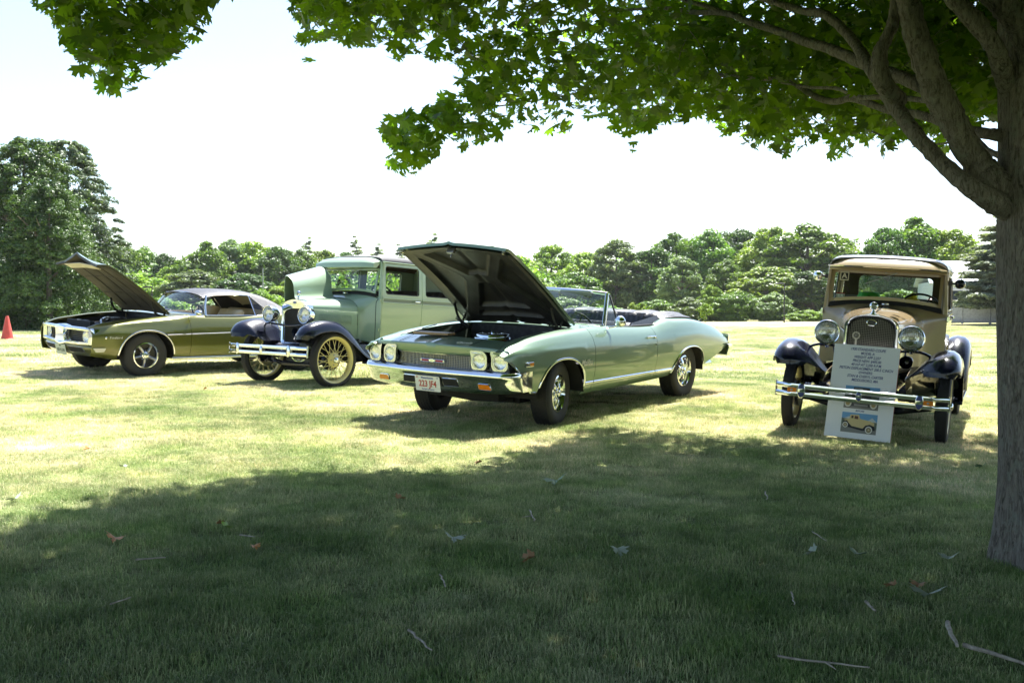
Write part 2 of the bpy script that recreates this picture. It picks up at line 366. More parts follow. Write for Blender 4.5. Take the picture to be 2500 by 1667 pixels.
def blade_patch(k, size, nb, hmin, hmax, w):
    r = np.random.default_rng(50 + k); P = r.uniform(-size / 2, size / 2, (nb, 2)); a = r.uniform(0, 2 * PI, nb); h = r.uniform(hmin, hmax, nb)
    # clumpiness
    cl = r.uniform(-size / 2, size / 2, (nb // 14 + 1, 2)); P = P * .45 + cl[r.integers(0, len(cl), nb)] * .55 + r.normal(0, size * .03, (nb, 2))
    lean = r.normal(0, .95, nb) * h; la = r.uniform(0, 2 * PI, nb); ww = w * r.uniform(.6, 1.3, nb)
    dx, dy = np.cos(a) * ww, np.sin(a) * ww; lx, ly = np.cos(la) * lean, np.sin(la) * lean
    v = np.zeros((nb, 5, 3)); v[:, 0] = np.c_[P[:, 0] - dx, P[:, 1] - dy, -np.full(nb, .012)]; v[:, 1] = np.c_[P[:, 0] + dx, P[:, 1] + dy, -np.full(nb, .012)]
    v[:, 2] = np.c_[P[:, 0] + dx * .8 + lx * .35, P[:, 1] + dy * .8 + ly * .35, h * .6]; v[:, 3] = np.c_[P[:, 0] - dx * .8 + lx * .35, P[:, 1] - dy * .8 + ly * .35, h * .6]
    v[:, 4] = np.c_[P[:, 0] + lx, P[:, 1] + ly, h * np.sqrt(np.maximum(.15, 1 - (lean / h)**2 * .4))]
    i = np.arange(nb)[:, None] * 5; F = [tuple(q) for q in (i + [0, 1, 2, 3])] + [tuple(q) for q in (i + [3, 2, 4])]
    me = bpy.data.meshes.new('grass_blades'); me.from_pydata(v.reshape(-1, 3).tolist(), [], [tuple(int(x) for x in f) for f in F]); me.materials.append(BLADE)
    o = bpy.data.objects.new('grass_blades', me); return o
def scatter(name, pts, rotz, scl, protos, label, cat):
    """geometry-nodes instancing of proto patches on points (ground cover)"""
    me = bpy.data.meshes.new(name); me.from_pydata(pts.tolist(), [], [])
    a = me.attributes.new('rz', 'FLOAT_VECTOR', 'POINT'); a.data.foreach_set('vector', np.c_[np.zeros(len(pts)), np.zeros(len(pts)), rotz].astype(np.float32).ravel())
    a = me.attributes.new('sc', 'FLOAT_VECTOR', 'POINT'); a.data.foreach_set('vector', scl.astype(np.float32).ravel())
    a = me.attributes.new('ix', 'INT', 'POINT'); a.data.foreach_set('value', rng.integers(0, len(protos), len(pts)).astype(np.int32))
    o = bpy.data.objects.new(name, me); COL.objects.link(o); o['kind'] = 'stuff'; o['label'] = label; o['category'] = cat
    pc = bpy.data.collections.new(name + '_source')
    for p in protos: pc.objects.link(p)
    g = bpy.data.node_groups.new(name, 'GeometryNodeTree'); g.interface.new_socket('Geometry', in_out='INPUT', socket_type='NodeSocketGeometry'); g.interface.new_socket('Geometry', in_out='OUTPUT', socket_type='NodeSocketGeometry')
    N = g.nodes; gi = N.new('NodeGroupInput'); go = N.new('NodeGroupOutput'); ip = N.new('GeometryNodeInstanceOnPoints'); ci = N.new('GeometryNodeCollectionInfo')
    ci.inputs['Collection'].default_value = pc; ci.inputs['Separate Children'].default_value = True; ci.inputs['Reset Children'].default_value = True
    def attr(nm, ty): q = N.new('GeometryNodeInputNamedAttribute'); q.data_type = ty; q.inputs['Name'].default_value = nm; return q.outputs['Attribute']
    L = g.links; mv = N.new('GeometryNodeMeshToPoints'); L.new(gi.outputs[0], mv.inputs[0]); L.new(mv.outputs[0], ip.inputs['Points']); L.new(ci.outputs[0], ip.inputs['Instance']); ip.inputs['Pick Instance'].default_value = True
    L.new(attr('ix', 'INT'), ip.inputs['Instance Index']); L.new(attr('rz', 'FLOAT_VECTOR'), ip.inputs['Rotation']); L.new(attr('sc', 'FLOAT_VECTOR'), ip.inputs['Scale']); L.new(ip.outputs[0], go.inputs[0])
    md = o.modifiers.new('scatter', 'NODES'); md.node_group = g; return o
def lawn_points(d0, d1, step):
    P = []
    y = d0
    while y < d1:
        w = .56 * y + 1.2
        for x in np.arange(-w, w, step): P.append((x + rng.uniform(-.5, .5) * step, y + rng.uniform(-.5, .5) * step))
        y += step
    P = np.array(P); return np.c_[P, ground(P[:, 0], P[:, 1])]
def build_grass():
    near = [blade_patch(k, .42, 860, .012, .038, .0013) for k in range(5)]
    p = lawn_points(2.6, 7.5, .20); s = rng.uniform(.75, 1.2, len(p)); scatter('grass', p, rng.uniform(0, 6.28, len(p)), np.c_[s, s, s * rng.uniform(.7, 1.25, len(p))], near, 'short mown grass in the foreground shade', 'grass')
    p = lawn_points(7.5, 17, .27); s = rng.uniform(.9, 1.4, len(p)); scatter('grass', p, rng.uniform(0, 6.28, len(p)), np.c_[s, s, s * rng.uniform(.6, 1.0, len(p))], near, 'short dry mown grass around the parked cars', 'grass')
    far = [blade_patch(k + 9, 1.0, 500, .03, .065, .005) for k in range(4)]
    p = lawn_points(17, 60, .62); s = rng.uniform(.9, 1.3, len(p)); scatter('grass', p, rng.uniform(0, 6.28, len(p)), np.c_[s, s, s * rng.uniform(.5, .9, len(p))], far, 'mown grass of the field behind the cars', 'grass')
build_grass()

# ------------------------------------------------------------------ background trees
LEAF_A = leafmat('broadleaf foliage', (.055, .12, .022), (.19, .31, .060), .34, .35)
LEAF_B = leafmat('yellow green foliage', (.10, .18, .028), (.30, .41, .075), .34, .35)
LEAF_C = leafmat('grey green foliage', (.085, .135, .05), (.22, .30, .13), .3, .35)
LEAF_D = leafmat('dark foliage', (.03, .075, .018), (.11, .19, .045), .3, .35)
NEEDLE = leafmat('spruce needles', (.022, .055, .012), (.10, .165, .035), .2, .8)
NEEDLE2 = leafmat('blue spruce needles', (.13, .17, .12), (.32, .37, .27), .3, .8)
BARKF = mat('grey bark far', (.12, .10, .08), .9, var=.3, bump=.4)

def leaf_mesh(name, C, Nn, size, m, r, k=5, droop=0., trunk=None, aspect=.75):
    """k-gon leaf clumps at centres C with normals Nn -> one mesh"""
    n = len(C); a = r.normal(size=(n, 3)); u = np.cross(Nn, a); u /= np.linalg.norm(u, axis=1)[:, None] + 1e-9; v = np.cross(Nn, u)
    s = size * r.uniform(.55, 1.4, n); V = np.zeros((n, k, 3))
    for j in range(k):
        t = 2 * PI * j / k; rad = s * r.uniform(.55, 1.15, n)
        V[:, j] = C + u * (np.cos(t) * rad)[:, None] + v * (np.sin(t) * rad * aspect)[:, None] + Nn * (r.normal(0, .18, n) * s)[:, None]
    V[:, :, 2] -= droop * np.linalg.norm(V - C[:, None], axis=2)
    me = bpy.data.meshes.new(name); F = (np.arange(n)[:, None] * k + np.arange(k)).tolist(); me.from_pydata(V.reshape(-1, 3).tolist(), [], F); me.materials.append(m)
    me.update(); return me
def broad_crown(seed, m, H=10., Rx=3.6, zb=.04, nblob=120, per=190, size=.135, name='crown', lumps=.20):
    r = np.random.default_rng(seed); C = []; N = []
    for b in range(nblob):
        while 1:
            p = r.uniform(-1, 1, 3)
            if .25 < (p**2).sum() < 1: break
        q = p / np.linalg.norm(p)**.45
        zc = zb * H + (q[2] * .5 + .5) * H * (1 - zb) * .93; t = (zc / H - zb) / (1 - zb); wid = math.sin(PI * min(1, max(.02, t * .80 + .20)))**.42
        c = np.array([q[0] * Rx * wid * .85, q[1] * Rx * wid * .85, zc]); rb = Rx * lumps * r.uniform(.6, 1.25)
        d = r.normal(size=(per, 3)); d[:, 2] = d[:, 2] * .9 + .25; d /= np.linalg.norm(d, axis=1)[:, None]
        C.append(c + d * rb * r.uniform(.45, 1.08, (per, 1)) * [1, 1, .72]); nn = d + r.normal(0, .55, (per, 3)) + [0, 0, .35]; N.append(nn / np.linalg.norm(nn, axis=1)[:, None])
    return leaf_mesh(name, np.concatenate(C), np.concatenate(N), size, m, r)
def trunk_mesh(H, r0, seed=0, limbs=6):
    r = random.Random(seed); m = MB(); m.tube([(0, 0, -.4), (.02, 0, H * .3), (.1, .05, H * .6), (.0, .1, H * .85)], [r0, r0 * .8, r0 * .5, r0 * .15], 8)
    for k in range(limbs):
        a = r.uniform(0, 6.28); z = H * r.uniform(.2, .55); l = H * r.uniform(.15, .3)
        m.tube([(0.03, 0, z), (math.cos(a) * l * .5, math.sin(a) * l * .5, z + l * .45), (math.cos(a) * l, math.sin(a) * l, z + l * .8)], [r0 * .4, r0 * .25, r0 * .08], 6)
    return m.mesh('trunk', BARKF)
def conifer_mesh(seed, m, H, Rb, layers, per, tuft=26, size=.13, sag=.25, up=.0, dens=1., topw=.08, exp=.8, z0=.03):
    r = np.random.default_rng(seed); C = []; N = []
    for L in range(layers):
        t = L / (layers - 1); z = H * (z0 + (.98 - z0) * t); rad = Rb * (1 - t)**exp + topw
        nb = max(4, int(per * (.35 + .65 * (1 - t))))
        for b in range(nb):
            a = r.uniform(0, 6.28); ln = rad * r.uniform(.62, 1.12); zz = z + r.normal(0, H / layers * .5); ns = max(3, int(ln / .17 * dens)); da = np.array([math.cos(a), math.sin(a), 0])
            for s_ in range(ns):
                f = (s_ + .6) / ns
                if f < .30 and ln > 1: continue
                w = .30 * ln * (1 - f * .55) + .08; k = int(tuft * (.4 + w)); c = da * ln * f; c[2] = zz + up * ln * f - sag * ln * f * (1 - .45 * f)
                side = np.array([-da[1], da[0], 0]); q = r.uniform(-1, 1, k)
                P = c + side * (q * w)[:, None] + da * r.uniform(-.12, .12, (k, 1)); P[:, 2] -= np.abs(q) * w * .35 + r.uniform(0, .22, k) * (.3 + ln * .2)
                C.append(P); nn = np.tile([0, 0, 1.], (k, 1)) + da * .5 + r.normal(0, .5, (k, 3)); N.append(nn / np.linalg.norm(nn, axis=1)[:, None])
    return leaf_mesh('crown', np.concatenate(C), np.concatenate(N), size, m, r, k=4, droop=.25, aspect=.42)
def lump_cone(seed, m, H, Rb, nblob, per, size, exp=.6, tall=.8, rb0=.30):
    """dense conifer: drooping clumps over a blunt cone"""
    r = np.random.default_rng(seed); C = []; N = []
    for b in range(nblob):
        t = r.uniform(0, 1)**1.25 * .97; a = r.uniform(0, 2 * PI); rad = (Rb * (1 - t)**exp + .12) * (1 - .42 * r.uniform(0, 1)**2.2) * (1 + .10 * math.sin(3 * a + 9 * t + seed)); o = np.array([math.cos(a), math.sin(a), 0]); c = o * rad; c[2] = .25 + H * .96 * t
        rb = rb0 * r.uniform(.6, 1.5) * (1.25 - .6 * t); d = r.normal(size=(per, 3)); d /= np.linalg.norm(d, axis=1)[:, None]; al = d @ o
        p = c + d * rb * r.uniform(.35, 1.05, (per, 1)) * [1, 1, tall] + o * (al * rb * .9)[:, None]; p[:, 2] -= np.maximum(0, al) * rb * .75 + (np.abs(d @ np.array([-o[1], o[0], 0]))) * rb * .4
        C.append(p); nn = d + o * .3 + [0, 0, .5] + r.normal(0, .5, (per, 3)); N.append(nn / np.linalg.norm(nn, axis=1)[:, None])
    # dark inner shell so the crown is not see-through
    n = 2600; t = r.uniform(0, 1, n)**1.3; a = r.uniform(0, 2 * PI, n); rad = Rb * (1 - t)**exp * r.uniform(.25, .62, n); C.append(np.c_[np.cos(a) * rad, np.sin(a) * rad, .2 + H * .9 * t]); N.append(np.c_[np.cos(a), np.sin(a), np.full(n, .3)]); k = len(C[-1])
    return leaf_mesh('crown', np.concatenate(C), np.concatenate(N), size, m, r, k=4, droop=.3, aspect=.5)
GTREE = 'trees of the far treeline'
def place_tree(u, top, d, proto, label, cat='tree', group=GTREE, wid=None, name='broadleaf_tree', hproto=10., base=None, rproto=3.6):
    """u = photo column, top = photo row of its tip, d = distance"""
    p = at(u, top, d); g = gz(p.x, p.y) if base is None else base; H = p.z - g
    t = thing(name, label, cat, (p.x, p.y, g - .1), (0, 0, random.uniform(0, 6.28)), group); s = H / hproto; sw = (wid / FPX * d / 2 / rproto) if wid else s * random.uniform(.9, 1.2)
    for me in proto:
        o = bpy.data.objects.new(me.name.split('.')[0], me); COL.objects.link(o); o.parent = t; o.scale = (sw, sw * random.uniform(.8, 1.15), s)
    return t
PB = [[broad_crown(s, m, **k), trunk_mesh(10, .22, s)] for s, m, k in (
    (1, LEAF_A, {}), (2, LEAF_B, {}), (3, LEAF_C, dict(Rx=3.2)), (4, LEAF_D, {}), (5, LEAF_A, dict(Rx=3.1, lumps=.24)), (6, LEAF_B, dict(Rx=4, zb=.02, lumps=.17)), (7, LEAF_D, dict(lumps=.17)))]
PS = [[broad_crown(20 + s, m, H=10, Rx=6.5, zb=-.02, nblob=110, size=.26, lumps=.17)] for s, m in ((0, LEAF_B), (1, LEAF_A), (2, LEAF_C))]
def build_treeline():
    # photo column, photo row of the tip, distance, prototype, width px, what it looks like
    L = [(238, 640, 62, 3, 190, 'dark round tree behind the tip of the raised olive bonnet'),
         (300, 577, 118, 0, 90, 'narrow tree at the left end of the treeline beside the tall spruces'), (352, 592, 122, 4, 80, 'second tree from the spruces with two small knobby tops'),
         (405, 605, 118, 3, 90, 'small dark round tree in the dip left of the tallest left clump'), (450, 622, 112, 1, 110, 'low pale tree filling the dip above the olive coupe windscreen'),
         (505, 578, 110, 0, 120, 'tall rounded tree above the front of the olive coupe roof'), (560, 572, 114, 2, 110, 'grey green tree with a loose top above the olive coupe roof'),
         (615, 572, 116, 1, 120, 'yellow green tree above the rear of the olive coupe roof'), (680, 585, 112, 3, 110, 'dark dense tree above the silver headlamps of the green sedan'),
         (735, 598, 116, 0, 110, 'rounded tree above the raised pale bonnet flap'), (790, 596, 124, 1, 100, 'pale round tree just left of the sedan roof'), (846, 600, 126, 3, 100, 'dark low tree rising over the front of the sedan roof'),
         (1000, 628, 130, 2, 120, 'low tree behind the middle of the sedan roof'), (1090, 600, 130, 1, 130, 'tree behind the peak of the raised green bonnet'), (1190, 585, 128, 3, 90, 'dark small tree showing right of the raised green bonnet peak'),
         (1262, 610, 120, 1, 120, 'yellow green tree on the slope right of the raised green bonnet'), (1345, 582, 124, 5, 130, 'wide pale tree behind the raised green bonnet'),
         (1432, 600, 116, 1, 130, 'bright round tree above the convertible windscreen'), (1505, 574, 112, 2, 150, 'tall grey green tree with fine leaves above the convertible windscreen post'),
         (1590, 590, 112, 3, 130, 'dark tree behind the antenna of the convertible'), (1650, 556, 118, 0, 130, 'tall tree above the folded top of the convertible'), (1728, 549, 116, 4, 130, 'broad tree above the rear wing of the convertible'),
         (1795, 540, 120, 3, 140, 'dark tree left of the biggest round tree'), (1880, 536, 112, 1, 170, 'yellow green left half of the biggest round crown'), (1970, 533, 108, 0, 210, 'biggest round tree left of the tan coupe roof'), (2035, 560, 112, 5, 130, 'right shoulder tree of the biggest clump by the tan coupe'),
         (2100, 622, 120, 1, 120, 'low tree in the gap behind the tan coupe roof'),
         (2170, 535, 84, 3, 140, 'dark tree left of the domed tree above the tan coupe'), (2235, 516, 86, 0, 190, 'domed broad tree directly above the tan coupe roof'), (2322, 540, 84, 1, 150, 'yellow green tree between the domed tree and the grey conifer'),
         (2390, 615, 80, 5, 130, 'low yellowish tree behind the grey conifer'),
         # middle row
         (330, 655, 100, 1, 170, 'pale low tree in front of the left treeline'), (470, 650, 98, 2, 150, 'grey feathery tree in front of the left treeline'), (600, 655, 98, 3, 150, 'shaded middle tree behind the olive coupe roof'),
         (740, 660, 98, 1, 150, 'bright middle tree beside the raised pale bonnet flap'), (1300, 668, 96, 1, 150, 'bright low tree behind the convertible windscreen frame'), (1400, 655, 98, 0, 130, 'low green tree left of the grey fine leaved tree'),
         (1665, 615, 98, 2, 110, 'willowy grey tree standing forward of the dark wood'), (1770, 625, 98, 4, 120, 'middle tree behind the tail of the convertible'),
         (1870, 640, 96, 5, 150, 'lower skirt of foliage left of the tan coupe'), (1985, 650, 94, 3, 150, 'dark lower tree left of the tan coupe mirror')]
    for u, top, d, k, w, lab in L: place_tree(u, top, d, PB[k], lab, wid=w * 1.4)
    Bs = [(290, 715, 78, 1, 150), (400, 720, 82, 0, 160), (520, 725, 84, 2, 170), (640, 700, 84, 0, 140), (760, 715, 86, 1, 160), (900, 720, 88, 1, 160), (1080, 725, 88, 0, 180), (1230, 712, 88, 1, 160), (1380, 720, 88, 2, 160),
          (1480, 740, 90, 1, 110), (1600, 725, 88, 1, 120), (1690, 720, 86, 2, 120), (1740, 690, 86, 0, 90), (1800, 705, 84, 1, 120), (1888, 708, 82, 2, 140), (1975, 752, 78, 0, 120), (2060, 740, 80, 1, 130), (2200, 700, 80, 0, 170)]
    where = ['behind the raised olive bonnet', 'behind the olive coupe windscreen', 'behind the olive coupe roof', 'left of the raised pale bonnet flap', 'behind the sedan windscreen', 'behind the sedan cabin', 'hidden behind the raised green bonnet',
             'right of the raised green bonnet', 'behind the convertible windscreen', 'below the two yellow saplings', 'behind the convertible rear seat', 'behind the folded black top', 'tall and narrow behind the lone sapling', 'right of the lone sapling', 'left of the thin black lamp post', 'low at the foot of the lamp post', 'beside the tan coupe headlamp', 'seen through the tan coupe cab']
    for (u, top, d, k, w), lab in zip(Bs, where): place_tree(u, top, d, PS[k], 'leafy shrub of the wood edge ' + lab, cat='shrub', group='shrubs along the wood edge', name='shrub', wid=w * 1.1, rproto=6.5)
    # a far-off wood closes the view behind the separate trees
    r = np.random.default_rng(99); P = []; N = []
    for i in range(420):
        u = r.uniform(-300, 2900); p = at(u, 700, r.uniform(116, 134)); h = r.uniform(.5, 1) * (7.6 if u < 1500 else 8.8) ; g = gz(p.x, p.y)
        d = r.normal(size=(170, 3)); d /= np.linalg.norm(d, axis=1)[:, None]
        P.append(np.array([p.x, p.y, g + h * .45]) + d * [4, 4, h * .45]); q = d + r.normal(0, .5, d.shape); N.append(q / np.linalg.norm(q, axis=1)[:, None])
    me = leaf_mesh('distant_wood', np.concatenate(P), np.concatenate(N), .30, LEAF_A, r); o = bpy.data.objects.new('distant_wood', me); COL.objects.link(o)
    o['kind'] = 'stuff'; o['label'] = 'dark distant wood closing the view behind the treeline'; o['category'] = 'wood'
    # pines poking above
    pine = [conifer_mesh(31, NEEDLE2, 10, 2.6, 18, 10, tuft=30, size=.17, sag=-.12, dens=1., exp=.5, topw=.25)]
    for u, top, d, lab in ((755, 585, 140, 'lone pine tip poking above the treeline left of the sedan'), (868, 582, 128, 'soft grey pine rising behind the front of the sedan roof'), (922, 600, 128, 'shorter grey pine behind the sedan roof'), (975, 602, 130, 'tiny pine tip between sedan roof and raised green bonnet'), (1062, 576, 134, 'pine left of the peak of the raised green bonnet')):
        place_tree(u, top, d, pine, lab, wid=None, name='pine_tree', rproto=2.2)
    place_tree(2462, 515, 62, [conifer_mesh(33, NEEDLE2, 10, 3.4, 22, 15, tuft=44, size=.13, sag=-.02, dens=1.6, z0=.24, exp=.5), trunk_mesh(10, .2, 5)], 'big grey green pine behind the maple trunk', wid=280, name='pine_tree', group='large conifers', rproto=3.4)
    # spruces at the left
    sp = [lump_cone(41, NEEDLE, 10, 3.1, 430, 150, .075, .62), trunk_mesh(10, .2, 1)]
    sp2 = [lump_cone(42, NEEDLE, 10, 3.1, 430, 150, .075, .58), trunk_mesh(10, .2, 2)]
    place_tree(60, 312, 43, sp, 'nearest tall spruce with drooping branches at the left edge', name='spruce_tree', group='spruces at the left edge', wid=400, rproto=3.)
    place_tree(-90, 300, 45, sp2, 'spruce cut by the left edge of the photograph', name='spruce_tree', group='spruces at the left edge', wid=420, rproto=3.)
    place_tree(118, 420, 41, sp2, 'shorter spruce whose branches hang behind the red cone', name='spruce_tree', group='spruces at the left edge', wid=240, rproto=3.)
    DKM = leafmat('dark bluish foliage', (.035, .065, .035), (.15, .21, .10), .25, .5)
    dk = [lump_cone(51, DKM, 10, 3.2, 520, 150, .085, .50, .65, .25), trunk_mesh(10, .2, 3, 0)]
    place_tree(158, 322, 50, dk, 'tall dark bluish tree behind the spruces, sloping down to the right', name='dense_tree', group='spruces at the left edge', wid=300, rproto=3.2)
    place_tree(205, 500, 52, dk, 'lower flank tree at the right foot of the tall bluish one', name='dense_tree', group='spruces at the left edge', wid=170, rproto=3.2)
    # saplings
    sap = [broad_crown(61, LEAF_B, H=10, Rx=3.0, zb=.3, nblob=24, per=60, size=.42, lumps=.3), trunk_mesh(10, .16, 9, 3)]
    for u, top, d, w, lab in ((1543, 732, 62, 34, 'left of the two yellow green saplings behind the convertible'), (1566, 733, 62, 34, 'right of the two yellow green saplings behind the convertible'), (1722, 733, 66, 36, 'lone yellow green sapling on a thin stem behind the convertible tail')):
        place_tree(u, top, d, sap, lab, cat='sapling', group='young saplings on the field', name='sapling', wid=w, rproto=3.)
build_treeline()

# ------------------------------------------------------------------ house, fence, posts, path
def build_far_things():
    p = at(2395, 775, 74); g = gz(p.x, p.y); yaw = R(-12)
    h = thing('house', 'low white house seen between the tan coupe and the maple trunk', 'house', (p.x, p.y, g), (0, 0, yaw))
    cl = mat('white clapboard', (.62, .64, .70), .7); rf = mat('pale roof shingles', (.55, .56, .60), .8, var=.1)
    m = MB()
    for k in range(12): m.box((0, 0, .13 + k * .22), (7.5, 6, .215), taper=.997)
    m.build('wall', cl, h)
    m = MB(); m.grid([[(-4, -3.3, 2.55), (-4, 0, 4.2), (-4, 3.3, 2.55)], [(4, -3.3, 2.55), (4, 0, 4.2), (4, 3.3, 2.55)]]); m.build('roof', rf, h, solid=.12)
    for x in (-2.2, .2, 2.4):
        m = MB(); m.box((x, -3.03, 1.5), (.95, .08, 1.2)); w = m.build('window', WHITE, h, bevel=.01); m = MB(); m.box((x, -3.08, 1.5), (.8, .02, 1.05)); m.build('pane', mat('dark pane', (.03, .04, .05), .1), w)
    gr = mat('grey weathered fence', (.30, .31, .36), .8, var=.15)
    a, b = at(2322, 776, 66), at(2600, 778, 60); f = thing('panel_fence', 'grey solid panel fence across the field right of the tan coupe', 'fence', (a.x, a.y, gz(a.x, a.y)), (0, 0, math.atan2(b.y - a.y, b.x - a.x)))
    n = 9; w = 1.85
    for k in range(n):
        m = MB(); m.box((k * w - 2, 0, .62), (w - .12, .05, 1.15)); pn = m.build('panel', gr, f, bevel=.01)
        for zz in (1.13, .16): m = MB(); m.box((k * w - 2, -.045, zz), (w - .12, .05, .08)); m.build('rail', gr, pn)
        m = MB(); m.box((k * w - 2 - w / 2, 0, .65), (.11, .11, 1.35), taper=.95); m.build('post', gr, f, bevel=.01)
    # small canopy tent
    p = at(2392, 768, 62); g = gz(p.x, p.y); t = thing('canopy_tent', 'small pink and white canopy tent beyond the grey fence', 'tent', (p.x, p.y + 6, g))
    for sx in (-1, 1):
        for sy in (-1, 1): m = MB(); m.tube([(sx * .9, sy * .9, 0), (sx * .9, sy * .9, 1.35)], .03, 6); m.build('leg', WHITE, t)
    m = MB(); c = (0, 0, 1.9); q = [(-1, -1, 1.35), (1, -1, 1.35), (1, 1, 1.35), (-1, 1, 1.35)]; m.add(q + [c], [(0, 1, 4), (1, 2, 4), (2, 3, 4), (3, 0, 4)]); m.build('canopy', mat('tent cloth', (.75, .45, .45), .8), t, smooth=0, solid=.02)
    # lamp posts
    for u, top, d, hd, lab in ((1915, 692, 74, 1, 'thin black lamp post in front of the wood left of the tan coupe'), (371, 700, 70, 1, 'black lamp post standing behind the raised olive bonnet'), (642, 655, 90, 0, 'slim grey pole among the trees above the olive coupe roof')):
        p = at(u, top, d); g = gz(p.x, p.y); H = p.z - g; t = thing('lamp_post' if hd else 'slim_pole', lab, 'lamp post' if hd else 'pole', (p.x, p.y, g), group='thin posts on the field' )
        bk = mat('black post', (.02, .02, .02), .5) if hd else mat('grey pole', (.3, .32, .33), .6)
        m = MB(); m.tube([(0, 0, -.2), (0, 0, H)], [.055, .04], 8); m.build('post', bk, t)
        if hd: m = MB(); m.box((-.28, 0, H - .02), (.62, .22, .1)); m.build('lamp_head', bk, t, bevel=.02)
    # pale path
    a, b = at(1735, 786, 104), at(1850, 786, 100); 
    m = MB(); n = 30; c0 = at(1300, 788, 96); c1 = at(1850, 783, 96); rows = []
    for i in range(n):
        t = i / (n - 1); x = c0.x + (c1.x - c0.x) * t; y = 97 - 2 * math.sin(PI * t); rows.append([(x, y, gz(x, y) + .02), (x, y + .9, gz(x, y + .9) + .02)])
    m.grid(rows); m.build('path', mat('pale gravel path', (.5, .47, .42), .9, var=.1), kind='structure')
    # cone
    p = at(18, 829, 31); g = gz(p.x, p.y); t = thing('traffic_cone', 'faded red traffic cone standing alone at the left edge of the lawn', 'cone', (p.x, p.y, g))
    cm = mat('faded red plastic', (.50, .065, .045), .55, var=.12)
    m = MB(); m.lathe([(.0, .71), (.035, .71), (.045, .69), (.17, .05), (.2, .035), (.2, .03)], 24); m.build('body', cm, t)
    m = MB(); m.plate(rrect(-.2, -.2, .2, .2, .05), [], .035, lambda u, v, w: (u, v, w)); m.build('base', cm, t)
    # mower tracks of white clover near the cone
build_far_things()

# ------------------------------------------------------------------ the near maple
def maple_outline():
    """half outline of a maple leaf (x across, y along), tip at y=1"""
    h = [(0, 1), (.07, .80), (.16, .84), (.15, .66), (.13, .50), (.33, .66), (.40, .80), (.50, .66), (.62, .64), (.53, .50), (.44, .36), (.62, .32), (.78, .30), (.60, .16), (.42, .08), (.46, -.06), (.28, -.04), (.10, -.02), (0, 0)]
    return h + [(-x, y) for x, y in h[-2:0:-1]]
LEAFM = leafmat('maple leaves', (.075, .148, .022), (.195, .295, .050), .54, 1.5, tcol=(1.6, 1.9, .35))
def leaf_template(simple=False):
    o = maple_outline()
    if simple: o = [(0, 1), (.14, .78), (.13, .5), (.46, .74), (.44, .38), (.76, .30), (.4, .06), (0, 0), (-.4, .06), (-.76, .30), (-.44, .38), (-.46, .74), (-.13, .5), (-.14, .78)]
    c = (0, .30); V = [(c[0], c[1], 0)] + [(x, y, .10 * abs(x) - .10 * (y - .3)**2) for x, y in o]; n = len(o)
    return np.array(V, float), [(0, (i + 1) % n + 1, i + 1) for i in range(n)]
def leaf_cloud(P, D, S_, N, name, r, tmpl):
    """P leaf base, D tip direction, N approx normal"""
    V, F = tmpl; n = len(P); D = D / np.linalg.norm(D, axis=1)[:, None]; X = np.cross(D, N); X /= np.linalg.norm(X, axis=1)[:, None] + 1e-9; Z = np.cross(X, D)
    cu = r.uniform(.5, 2.0, n); W_ = P[:, None] + (X[:, None] * V[None, :, 0:1] + D[:, None] * V[None, :, 1:2] + Z[:, None] * (V[None, :, 2:3] * cu[:, None, None])) * S_[:, None, None]
    k = len(V); Fa = (np.arange(n)[:, None, None] * k + np.array(F)[None]).reshape(-1, 3)
    me = bpy.data.meshes.new(name); me.vertices.add(n * k); me.vertices.foreach_set('co', W_.reshape(-1).astype(np.float32)); nf = len(Fa)
    me.loops.add(nf * 3); me.polygons.add(nf); me.loops.foreach_set('vertex_index', Fa.ravel().astype(np.int32)); me.polygons.foreach_set('loop_start', np.arange(0, nf * 3, 3, dtype=np.int32)); me.polygons.foreach_set('loop_total', np.full(nf, 3, np.int32))
    me.materials.append(LEAFM); me.update(calc_edges=True); return me
def project(P):
    c, s_ = math.cos(PITCH), math.sin(PITCH); z = P[:, 2] - EYE; d = P[:, 1] * c - z * s_; u = z * c + P[:, 1] * s_
    d = np.where(d > .3, d, np.nan); return 1250 + FPX * P[:, 0] / d, 833.5 - FPX * u / d
